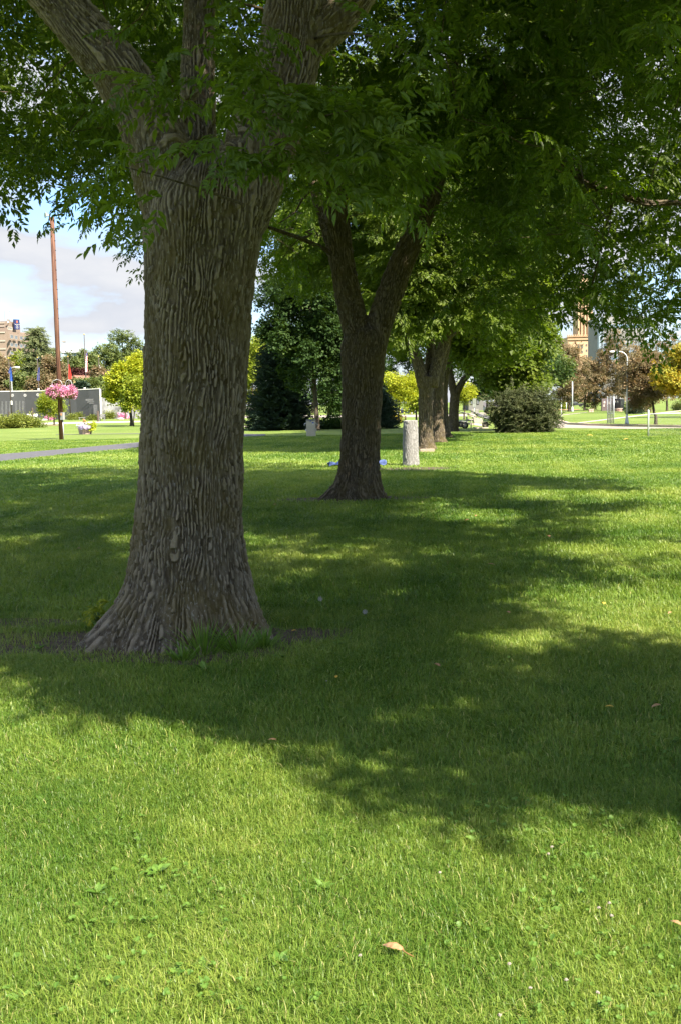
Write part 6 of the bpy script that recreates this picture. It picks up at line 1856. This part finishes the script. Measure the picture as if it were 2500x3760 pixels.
def house(x0, x1, eave, ridge, Y, label, wallm, roofm, wins=()):
    k = Y / FPX; a, b_ = P(x0, HOR, Y)[0], P(x1, HOR, Y)[0]; ze, zr = P((x0 + x1) / 2, eave, Y)[2], P((x0 + x1) / 2, ridge, Y)[2]
    r_ = thing('house', ((a + b_) / 2, Y, 0), label, 'house'); D_ = 9
    mb = MB(); mb.box(((a + b_) / 2, Y + D_ / 2, ze / 2), (b_ - a, D_, ze)); mb.build('wall', wallm, r_)
    mb = MB(); mb.prism([(a - .4, Y - .5, ze - .1), (a - .4, Y + D_ + .5, ze - .1), (a - .4, Y + D_ / 2, zr)], (b_ - a + .8, 0, 0)); mb.build('roof', roofm, r_)
    for px, y0, y1, w in wins: window(r_, px, y0, y1, w, (x0, x1, Y, Y + .001))
    return r_
house(775, 832, 930, 915, 235, 'pale house behind the dark trees left of the second ash', M_conc, M_roofdark, ((785, 934, 942, 5), (798, 934, 942, 5), (815, 934, 942, 5)))
house(1078, 1112, 912, 878, 190, 'grey house glimpsed behind the street sign', M_spandrel, M_roofgrey, ((1085, 918, 930, 5), (1100, 918, 930, 5)))
house(1120, 1188, 936, 925, 200, 'low house with a dark grey roof right of the gun', M_spandrel, M_roofdark)
house(1100, 1135, 936, 928, 260, 'brick house behind the yellow tree by the gun', M_brick, M_roofred)

# ================================================================== right side
BR = 'bronze leaved trees along the right'
for i, (bx, by, cx, cyy, hw, hh, tp, n, lb, mat, shp) in enumerate((
        (1310, 948, 1302, 858, 44, 82, 3.4, 1500, 'bronze tree nearest the juniper, left of the tan tower', M_brown, 'egg'),
        (1345, 945.5, 1350, 878, 42, 60, 2.6, 1300, 'bronze tree with a dark trunk under the tan tower', M_brown, 'egg'),
        (1423, 944, 1416, 852, 50, 88, 2.2, 1500, 'bronze tree behind the mesh screen', M_brown, 'egg'),
        (1462, 950, 1470, 862, 48, 92, 2.4, 1500, 'reddish bronze tree right of the street lamp', M_brown, 'egg'),
        (1509, 977.5, 1490, 872, 46, 64, 3.2, 2000, 'nearest bronze tree, its trunk seen through the wire fence', M_brown, 'egg'),
        (1535, 946, 1530, 842, 50, 86, 2.4, 700, 'reddish bronze tree behind the gold one', M_brown, 'egg'))):
    tree_px('bronze_tree', bx, by, cx, cyy, hw, hh, tp, n, SMALL if by > 970 else LINDEN, mat, lb, scale=1.0 if by > 970 else .52, seed=80 + i, shape=shp, k=64, group=BR, clump=.25, fork=.4)
tree_px('gold_tree', 1598, 980, 1582, 866, 62, 62, 3.0, 1900, MAPLE, M_gold, 'gold and green tree at the right edge beyond the fence', scale=.75, seed=95, k=30)
tree_px('background_tree', 1660, 960, 1660, 870, 70, 80, 3.0, 600, LINDEN, M_green, 'green tree beyond the right edge', scale=.9, seed=96)
shrub('round_shrub', 1464, 953, 16, 24, 260, SMALL, M_spruce, 'dark clipped round shrub right of the street lamp', seed=31, scale=1.5)
shrub('variegated_shrub', 1294, 942, 9, 12, 120, SMALL, M_ygreen, 'pale variegated shrub on a red mulch bed', seed=32, scale=1.8)
blob('red_mulch', 1294, 943.5, 2.8, 7, .02, surf('red mulch', (.42, .19, .11), .95, .25, 20), 8)
shrub('flowering_bush', 1560, 945, 22, 12, 200, SMALL, M_green, 'low green bush at the right behind the fence', seed=33, scale=1.7)
hl, Y, k, b_ = street_lamp(1442.3, 979, 809, -36, 'tall pale street lamp with a curved arm to the left', r_=2.4)
mb = MB(); c = P(1445.5, 919, Y); mb.box((c[0], Y - 3.2 * k, P(1445.5, 919, Y)[2]), (7 * k, .03, 9 * k)); sgp = mb.build('sign_plate', M_white, hl, .01)
mb = MB(); mb.tube([(c[0], Y - 3.2 * k - .03, c[2] + .6 * k), (c[0], Y - 3.2 * k - .015, c[2] + .6 * k)], 2.2 * k, 16); mb.build('red_mark', M_redflag, sgp)
# lower part of another lamp post under the bronze trees
Y, k = gy(1317, 948.5); c = P(1317, 948.5, Y); lp = thing('lamp_post', (c[0], Y, 0), 'white lamp post with flared foot under the bronze trees', 'lamp post')
mb = MB(); mb.tube([(c[0], Y, 0), (c[0], Y, 70 * k)], [1.5 * k, 1.1 * k], 10); mb.build('pole', M_galv, lp)
mb = MB(); mb.tube([(c[0], Y, 0), (c[0], Y, 3 * k), (c[0], Y, 12 * k)], [3.4 * k, 2.6 * k, 1.5 * k], 12); mb.build('base_cover', M_galv, lp)
bench('stone_bench', 1360, 949, 11, 7, 'small pink stone bench under the bronze trees', surf('pink granite', (.50, .36, .31), .7), back=False, ped=surf('pink granite foot', (.42, .28, .24), .7))
bench('stone_bench', 1424, 947.5, 17, 7.5, 'wider pink stone bench before the grey monument', surf('pink granite top', (.52, .38, .33), .7), back=False, ped=surf('rose granite foot', (.45, .27, .23), .7))
# monument
Ym, k = gy(1410, 946)
mo = thing('stone_monument', (P(1410, 946, Ym)[0], Ym, 0), 'dark granite monument wall with pale plaques behind the mesh screen', 'monument')
for x0, x1, y0, Y0, Y1, m_ in ((1385, 1409.8, 918, Ym, Ym + 2.5, surf('brown granite', (.10, .08, .085), .4)), (1410.2, 1427, 918, Ym + 2.6, Ym + 1, M_granite2), (1427.3, 1437, 919, Ym + 1, Ym - 1, M_conc)):
    mb = MB(); wall_seg(mb, x0, y0, x1, y0, Y0, Y1, .5); mb.build('slab', m_, mo)
for x, y, w, h in ((1390, 926.5, 5, 5), (1389.5, 934, 3.4, 5), (1401, 928, 4, 6), (1416.5, 925.5, 3.4, 5), (1422, 925.5, 3.4, 5), (1432, 928, 4, 8)):
    Y0 = float(np.interp(x, [1385, 1410, 1427, 1437], [Ym, Ym + 2.5, Ym + 1, Ym - 1])) - .06; c = P(x, y, Y0); mb = MB(); mb.box((c[0], Y0, c[2]), (w * k, .06, h * k)); mb.build('plaque', surf('pale plaque', (.46, .42, .38), .6), mo)

def wire_panel(mbx, a, b_, z0, z1, cell, r_=.0016):
    """diamond wire netting between two plan points"""
    a = np.array(a, float); b_ = np.array(b_, float); l_ = np.linalg.norm(b_ - a); d = (b_ - a) / l_; h = z1 - z0
    n = int((l_ + h) / cell)
    for i in range(n + 1):
        for s_ in (1, -1):
            u0 = i * cell - (h if s_ > 0 else 0); u1 = u0 + s_ * h if s_ > 0 else u0 - h
            za, zb = z0, z1
            ua, ub = u0, (u0 + h if s_ > 0 else u0 - h)
            for lo, hi in ((0.0, l_),):
                if (ua < lo and ub < lo) or (ua > hi and ub > hi): continue
                def cl(u, z, u2, z2):
                    if u < lo: f = (lo - u) / (u2 - u); return lo, z + (z2 - z) * f
                    if u > hi: f = (hi - u) / (u2 - u); return hi, z + (z2 - z) * f
                    return u, z
                p = cl(ua, za, ub, zb); q = cl(ub, zb, ua, za)
                if abs(p[1] - q[1]) < .01: continue
                mbx.tube([(*(a + d * p[0]), p[1]), (*(a + d * q[0]), q[1])], r_, 3, caps=False, smooth=False)
# wire fence
Yf, k = gy(1491, 1006)
f0 = P(1491.5, 1006, Yf); f1 = P(1640, 1006, Yf + 1.6)
fe = thing('wire_fence', (f0[0], Yf, 0), 'chain link fence with a galvanised end post on the right lawn', 'fence')
zt = P(1491.5, 948.5, Yf)[2]
mb = MB(); mb.tube([(f0[0], Yf, -.05), (f0[0], Yf, zt + .06), (f0[0], Yf, zt + .09)], [2.0 * k, 2.0 * k, 1.0 * k], 12); mb.build('end_post', M_galv, fe)
mb = MB(); mb.tube([(f0[0], Yf, zt - .09), (f1[0], Yf + 1.6, zt - .09)], 1.0 * k, 8); mb.build('top_rail', M_galv, fe)
mb = MB(); mb.tube([(f1[0], Yf + 1.6, 0), (f1[0], Yf + 1.6, zt)], 1.6 * k, 10); mb.build('line_post', M_galv, fe)
mb = MB(); wire_panel(mb, (f0[0], Yf), (f1[0], Yf + 1.6), .03, zt - .1, .07, .0011); mb.build('netting', M_grey, fe)
# tall mesh screen
Y, k = gy(1404.5, 976); Y0, Y1 = Y, Y * 1.0
a, b_ = P(1397.5, 974, Y * 1.012), P(1412.3, 976, Y)
ms = thing('mesh_screen', (a[0], Y, 0), 'tall narrow wire mesh screen on posts beside the street lamp', 'screen')
zt = P(1404, 913, Y)[2]
for nm, p, Yx, r_ in (('post', a, Y * 1.012, .9), ('post', (a + b_) / 2, Y * 1.006, .6), ('post', b_, Y, 1.0)):
    mb = MB(); mb.tube([(p[0], Yx, 0), (p[0], Yx, zt)], r_ * k, 8); mb.build(nm, M_galv, ms)
mb = MB(); wire_panel(mb, (a[0], Y * 1.012), (b_[0], Y), .05, zt - .08, .06, .006); mb.build('netting', M_conc, ms)
mb = MB(); zm = zt * .37; mb.tube([(a[0], Y * 1.012, zm), (b_[0], Y, zm)], .6 * k, 6); mb.tube([(a[0], Y * 1.012, zt - .05), (b_[0], Y, zt - .05)], .6 * k, 6); mb.build('rail', M_galv, ms)

# ---- tower blocks
YT = 620; k = YT / FPX
tw = thing('stone_tower', (P(1340, HOR, YT)[0], YT, 0), 'tan stone tower with arched windows and a carved parapet', 'tower')
def blk(root, name, x0, x1, top, bottom, Y, depth, mat):
    a, b_ = P(x0, HOR, Y)[0], P(x1, HOR, Y)[0]; z1 = P((x0 + x1) / 2, top, Y)[2]; z0 = 0 if bottom is None else P((x0 + x1) / 2, bottom, Y)[2]
    mbx = MB(); mbx.box(((a + b_) / 2, Y + depth / 2, (z0 + z1) / 2), (b_ - a, depth, z1 - z0)); return mbx.build(name, mat, root)
blk(tw, 'wall', 1306, 1363, 776, None, YT, 16, M_tower)
blk(tw, 'shaft', 1328, 1363, 668, 776, YT + 3, 12, M_tower)
blk(tw, 'upper_shaft', 1334, 1357, 640, 668, YT + 5, 8, M_tower)
mb = MB(); z = P(1345, 640, YT)[2]; xx = P(1345.5, HOR, YT)[0]; mb.tube([(xx, YT + 9, z), (xx, YT + 9, z + 22 * k)], [9 * k, .3 * k], 8, smooth=False); mb.build('spire', M_roofred, tw)
for y in (776, 783): blk(tw, 'cornice', 1305, 1364, y - 2.2, y, YT - .6, 1.2, M_towerdark)
mb = MB()
for i in range(14):
    x = 1306.5 + i * 4.2; c = P(x, 772.3, YT); mb.box((c[0], YT - .2, c[2]), (2.2 * k, 1.0, 3.4 * k))
mb.build('crenel', M_tower, tw)
for x in (1331, 1338.2, 1346, 1353, 1361): blk(tw, 'pier', x - 1.3, x + 1.3, 672, 775, YT + 2.2, 1.6, M_tower)
FT = (1306, 1363, YT - .02, YT - .01)
for px, y0, y1, w in ((1331, 793, 801, 3.6), (1339.5, 793, 802, 3.6), (1349.5, 792.5, 797, 3), (1360, 792.5, 797, 3), (1349.5, 805, 810, 3), (1360, 805, 810, 3), (1349.5, 818, 823, 3), (1360, 818, 823, 3), (1331, 808, 813, 3), (1339.5, 808, 813, 3)): window(tw, px, y0, y1, w, FT, M_towerdark)
for px, y0, y1, w in ((1334.6, 735, 774, 3.6), (1342.2, 735, 774, 3.6), (1357, 762, 770, 3.4), (1357, 745, 753, 3.4), (1342.2, 690, 728, 3.6), (1350, 690, 728, 3)): window(tw, px, y0, y1, w, (1328, 1363, YT + 2.98, YT + 2.985), M_towerdark, M_towerdark if y1 - y0 > 12 else M_glass)
YO = 560; k = YO / FPX
gb = thing('office_block', (P(1420, HOR, YO)[0], YO, 0), 'light grey office block with blue strip windows right of the tan tower', 'building')
mb = MB(); zg = quad_wall(mb, 1384, 1482, YO, YO + 6, 728, thick=30, back=True); quad_wall(mb, 1363, 1383.9, YO + 22, YO, 728, thick=.8, ztop=zg); mb.build('wall', M_conc, gb)
mb = MB(); c = P(1380, HOR, YO + 1); mb.box((P(1381.5, HOR, YO)[0], YO + .2, zg / 2), (11 * k, 3, zg - .6)); mb.build('corner_pier', surf('blue grey pier', (.20, .25, .31), .5, .08, .3), gb)
mb = MB(); mb.box((P(1383.5, HOR, YO)[0], YO - 1.35, zg / 2), (3 * k, .3, zg - 1)); mb.build('stair_glazing', M_glass, gb)
def band(root, nm, y0, y1, mat, x0, x1, Y0, Y1, out=.25):
    a, b_ = P(x0, HOR, Y0), P(x1, HOR, Y1); dx, dy = b_[0] - a[0], Y1 - Y0; l_ = math.hypot(dx, dy); nx, ny = dy / l_ * out, -dx / l_ * out
    zA, zB = P(x0, y1, Y0)[2], P(x0, y0, Y0)[2]
    mbx = MB(); mbx.prism([(a[0] + nx, Y0 + ny, zA), (b_[0] + nx, Y1 + ny, zA), (b_[0] + nx, Y1 + ny, zB), (a[0] + nx, Y0 + ny, zB)], (-nx * 1.6, -ny * 1.6, 0)); return mbx.build(nm, mat, root)
for y0, y1 in ((747, 754.5), (790, 796.5), (806, 813), (823, 829)): band(gb, 'strip_window', y0, y1, M_blueglass, 1387, 1482, YO, YO + 6)
band(gb, 'spandrel', 767, 781.5, M_spandrel, 1387, 1482, YO, YO + 6, .5)
for y0, y1 in ((753, 759), (766, 770), (789, 794), (801, 806), (812, 816), (823, 827)): band(gb, 'side_window', y0, y1, M_glass, 1363.5, 1376, YO + 22, YO + 8)
band(gb, 'side_spandrel', 770, 784, M_spandrel, 1363.2, 1376, YO + 22, YO + 8, .5)
# ================================================================== small things in the lawn
M_dead = leaf_mat('dead leaf', [(0, (.26, .13, .06)), (.6, (.38, .23, .12)), (1, (.46, .31, .19))], .2, (1.1, 1, .8), .7, .2)
M_deady = leaf_mat('yellowed leaf', [(0, (.52, .30, .05)), (1, (.66, .46, .10))], .25, (1.1, 1, .6), .6, .2)
def fallen_leaf(px, py, ln, label, seed, mat=M_dead, curl=.5, group='small fallen leaves scattered on the lawn'):
    """a dry leaf: curled blade with pointed lobes and a stalk"""
    rg = random.Random(seed)
    c = G(px, py, .035)
    n, m = 15, 9
    vs, ts, q = [], [], []
    az = rg.uniform(0, 6.28) if seed else 2.6
    for i in range(n):
        u = i / (n - 1)
        w = (.36 * math.sin(math.pi * u ** .8) + .09 * abs(math.sin(3.4 * math.pi * u))) * (1 - .3 * u)
        for j in range(m):
            s_ = (j / (m - 1) - .5) * 2
            a = curl * s_ * 1.7 * (.6 + .5 * u)
            x, y, z = (u - .5), w * math.sin(a) / max(.4, curl * 1.7) * .9, w * .75 * (math.cos(a) - .6) + .12 * math.sin(3.1 * u + rg.uniform(-.06, .06))
            x, y = x * math.cos(az) - y * math.sin(az), x * math.sin(az) + y * math.cos(az)
            vs.append((c[0] + x * ln, c[1] + y * ln, c[2] + z * ln + .01)); q.append(.3 + .5 * u + rg.uniform(-.2, .2))
    for i in range(n - 1):
        for j in range(m - 1):
            k0 = i * m + j; ts += [(k0, k0 + 1, k0 + m + 1), (k0, k0 + m + 1, k0 + m)]
    o = np_mesh('fallen_leaf', np.array(vs), np.array(ts), mat, None, np.clip(q, 0, 1), True)
    return tag(o, label, 'leaf', group)
bl_ = fallen_leaf(905, 2190, .068, 'large curled tan leaf lying in the near sunlit grass', 0, curl=.75, group=None)
c = G(935, 2196, .03); mb = MB(); mb.tube([G(925, 2187, .05), G(938, 2196, .04), G(952, 2203, .03)], .0014, 6); st = mb.build('stalk', M_dead, None); st.parent = bl_
LF = [(1075, 1200, .12, 'tan fallen leaf right of the second ash in the half shade', 0), (1130, 1303, .10, 'tan fallen leaf in the shade at mid lawn', 0), (1263, 1238, .12, 'brown fallen leaf among the far right sun flecks', 0), (1389, 1393, .075, 'yellow fallen leaf in the right sunlit patch', 1),
      (1541, 1415, .07, 'reddish fallen leaf near the right edge in the sun', 0), (1170, 1414, .075, 'tan fallen leaf at the edge of the right sunlit patch', 0), (1005, 1536, .085, 'dark brown leaf in the shade right of the thick trunk', 0), (775, 1563, .06, 'yellow fallen leaf in the shade right of the thick trunk', 1),
      (628, 1709, .06, 'brown leaf at the front edge of the shade', 0), (1510, 1631, .085, 'pale tan leaf in the shade near the right edge', 0), (1402, 1632, .06, 'small yellowish leaf in the right shade', 1), (182, 1266, .09, 'small tan leaf in the shade left of the thick trunk', 0),
      (634, 1164, .12, 'tan leaf in the shade left of the second ash', 0), (678, 1456, .06, 'orange leaf on the bare soil right of the thick trunk', 1), (1357, 1004, .35, 'orange leaf far out on the sunlit right lawn', 1), (1555, 2133, .05, 'rusty leaf at the right edge of the near grass', 0),
      (1440, 1013, .3, 'pale orange leaf on the sunlit lawn below the fence post', 1), (1095, 1190, .09, 'tiny brown leaf beside the tan one at mid lawn', 0), (840, 1412, .05, 'yellow leaf below the shorter seed head', 1)]
for i, (x, y, ln, lb, yel) in enumerate(LF): fallen_leaf(x, y, ln * .72, lb, i + 1, M_deady if yel else M_dead, .55)

M_weed = leaf_mat('plantain leaves', [(0, (.065, .145, .02)), (1, (.13, .23, .04))], .25, (1.2, 1.2, .5), .4, .4)
def weed(px, py, r_, label, seed, n=7, group='broadleaf weeds in the near lawn'):
    rg = random.Random(seed); c = G(px, py, 0); r_ = r_ * .66
    acc = []
    for i in range(n):
        a = 2 * math.pi * i / n + rg.uniform(-.4, .4)
        d = np.array([math.cos(a), math.sin(a), rg.uniform(.35, .95)])
        ln = r_ * rg.uniform(.7, 1.15)
        place_leaf(acc, c + np.array([math.cos(a), math.sin(a), 0]) * r_ * .12 + [0, 0, .012], d, rg.uniform(-.4, .4), ln, ln * .62, True, rg.random())
    v, t, q = join(acc)
    return tag(np_mesh('broadleaf_weed', v, t, M_weed, None, q), label, 'weed', group)
for i, (x, y, r_, lb) in enumerate(((365, 2015, .07, 'largest broadleaf weed in the near grass on the left'), (225, 2065, .06, 'broadleaf weed just left of and below the largest one'), (100, 1855, .06, 'broadleaf weed near the left edge below the shade'), (640, 2225, .075, 'broadleaf weed left of the large curled leaf'),
        (405, 2252, .055, 'pale broadleaf weed low in the near grass'), (465, 2240, .05, 'bright broadleaf weed right of the pale low one'), (745, 2055, .06, 'dark broadleaf weed in the middle of the near grass'), (50, 2310, .055, 'pale broadleaf weed in the lower left corner'),
        (255, 2270, .05, 'single leaved weed near the bottom left'), (1295, 1946, .045, 'pale leaf weed standing at the right below the shade edge'), (1358, 1985, .05, 'broadleaf weed right of the pale upright one'), (1400, 2165, .05, 'broadleaf weed with an upright leaf at the lower right'),
        (1100, 1945, .06, 'flat broadleaf weed under the shade edge at mid right'), (990, 2240, .05, 'flat broadleaf weed below the large curled leaf'), (1180, 1570, .055, 'broadleaf weed in the right shade'), (1515, 1665, .06, 'broadleaf weed below the pale tan leaf at right'),
        (1555, 1715, .06, 'broadleaf weed at the right edge of the shade'), (60, 1560, .06, 'broadleaf weed at the left edge near the shade line'), (178, 1620, .05, 'broadleaf weed at the front shade line on the left'), (1240, 2090, .05, 'broadleaf weed among the white clover at right'),
        (215, 1478, .10, 'broad green weed at the left foot of the thick trunk'), (470, 1545, .09, 'leafy weed in front of the thick trunk'), (90, 1500, .09, 'low weed on the bare soil left of the thick trunk'), (650, 1520, .08, 'leafy weed on the shaded soil right of the thick trunk'), (780, 1490, .08, 'leafy weed right of the shaded bare soil'))):
    weed(x, y, r_, lb, i + 5)

M_cflower = surf('clover flower', (.26, .23, .195), .8, .12, 60)
M_stem = surf('green stem', (.12, .20, .05), .6, .15, 30)
def clover_flower(px, py, label, seed):
    rg = np.random.default_rng(seed); c = G(px, py, .055)
    r_ = thing('clover_flower', (c[0], c[1], 0), label, 'flower', 'white clover flowers in the near lawn')
    mb = MB()
    for i in range(34):
        d = rg.normal(size=3); d /= np.linalg.norm(d); d[2] = abs(d[2]) * .9 - .25
        e = c + d * .0062 * rg.uniform(.8, 1.15); mb.tube([c + d * .001, (c + e) / 2, e], [.0008, .0017, .0005], 4)
    mb.build('head', M_cflower, r_)
    mb = MB(); mb.tube([(c[0] + .006, c[1] + .004, 0), (c[0] + .003, c[1], .03), c], .0011, 6); mb.build('stem', M_stem, r_)
for i, (x, y, lb) in enumerate(((1262, 1966, 'clover flower beside the pale upright weed'), (1270, 1950, 'smaller clover flower just above its twin by the pale weed'), (1012, 2009, 'small clover flower at mid right'), (1378, 2090, 'largest clover flower at the lower right'), (1407, 2108, 'browning clover flower right of the largest one'),
        (1402, 2079, 'clover flower bud above the browning one'), (829, 2200, 'clover flower left of the large curled leaf'), (1172, 2219, 'pinkish clover flower below the middle right'), (1220, 2275, 'brownish clover flower near the bottom right'), (1375, 2285, 'clover flower at the bottom right'), (1150, 2337, 'clover flower at the bottom edge'), (1303, 2256, 'faint clover flower near the bottom right'),
        (752, 1568, 'clover flower in the shade right of the thick trunk'))): clover_flower(x, y, lb, i)
def seed_head(px, top, base, label, seed):
    """dandelion clock on its bare stalk"""
    g0 = G(px, base, 0); Y = g0[1]; c = P(px, top, Y); rg = np.random.default_rng(seed)
    r_ = thing('dandelion_clock', (g0[0], Y, 0), label, 'dandelion')
    mb = MB()
    for i in range(90):
        d = rg.normal(size=3); d /= np.linalg.norm(d); e = c + d * .019
        mb.tube([c, e], [.0006, .0014], 3, caps=False, smooth=False)
    mb.ball(c, .007, 10, 6); mb.build('seed_ball', surf('grey white down', (.36, .36, .33), .9), r_)
    mb = MB(); mb.tube([(g0[0], Y, 0), (g0[0] + .012, Y, c[2] * .5), c], .0022, 6); mb.build('stalk', M_stem, r_)
seed_head(738, 1379, 1428, 'taller dandelion seed head right of the thick trunk', 1)
seed_head(840, 1409, 1432, 'shorter dandelion seed head farther right of the thick trunk', 2)

# long grass left standing against the trunk foot
M_long = leaf_mat('long grass', [(0, (.06, .14, .014)), (1, (.145, .25, .035))], .35, (1.3, 1.2, .5), .4, .35)
for i, (x, y, hw, h, n, lb) in enumerate(((470, 1505, 125, 92, 110, 'tall tuft of uncut grass against the front of the thick trunk'), (550, 1500, 120, 75, 85, 'spreading tuft of uncut grass at the right foot of the thick trunk'), (420, 1520, 70, 48, 90, 'short dense grass tuft before the thick trunk'), (610, 1490, 70, 55, 80, 'uncut grass over the right root of the thick trunk'))):
    grass_tuft(x, y, hw, h, lb, M_long, n, 30 + i, Y=float(G(x, y)[1]) - .02, cat='grass tuft', group=None, wpx=2.3, name='grass_tuft', spread=1.0)
small_plant('yellowing_weed', 228, 1438, 7.62, 20, 44, 13, [twig_broad(i + 70, 10, .05, .42, .10, .3) for i in range(4)], M_ygreen, 'yellowing weed at the left of the thick trunk foot', 'weed', 1.0, 9, stemmat=M_stem)
small_plant('yellowing_weed', 262, 1425, 7.75, 10, 34, 6, [twig_broad(i + 75, 10, .045, .42, .10, .3) for i in range(4)], M_ygreen, 'smaller yellowing weed half behind the thick trunk foot', 'weed', 1.0, 10, stemmat=M_stem)
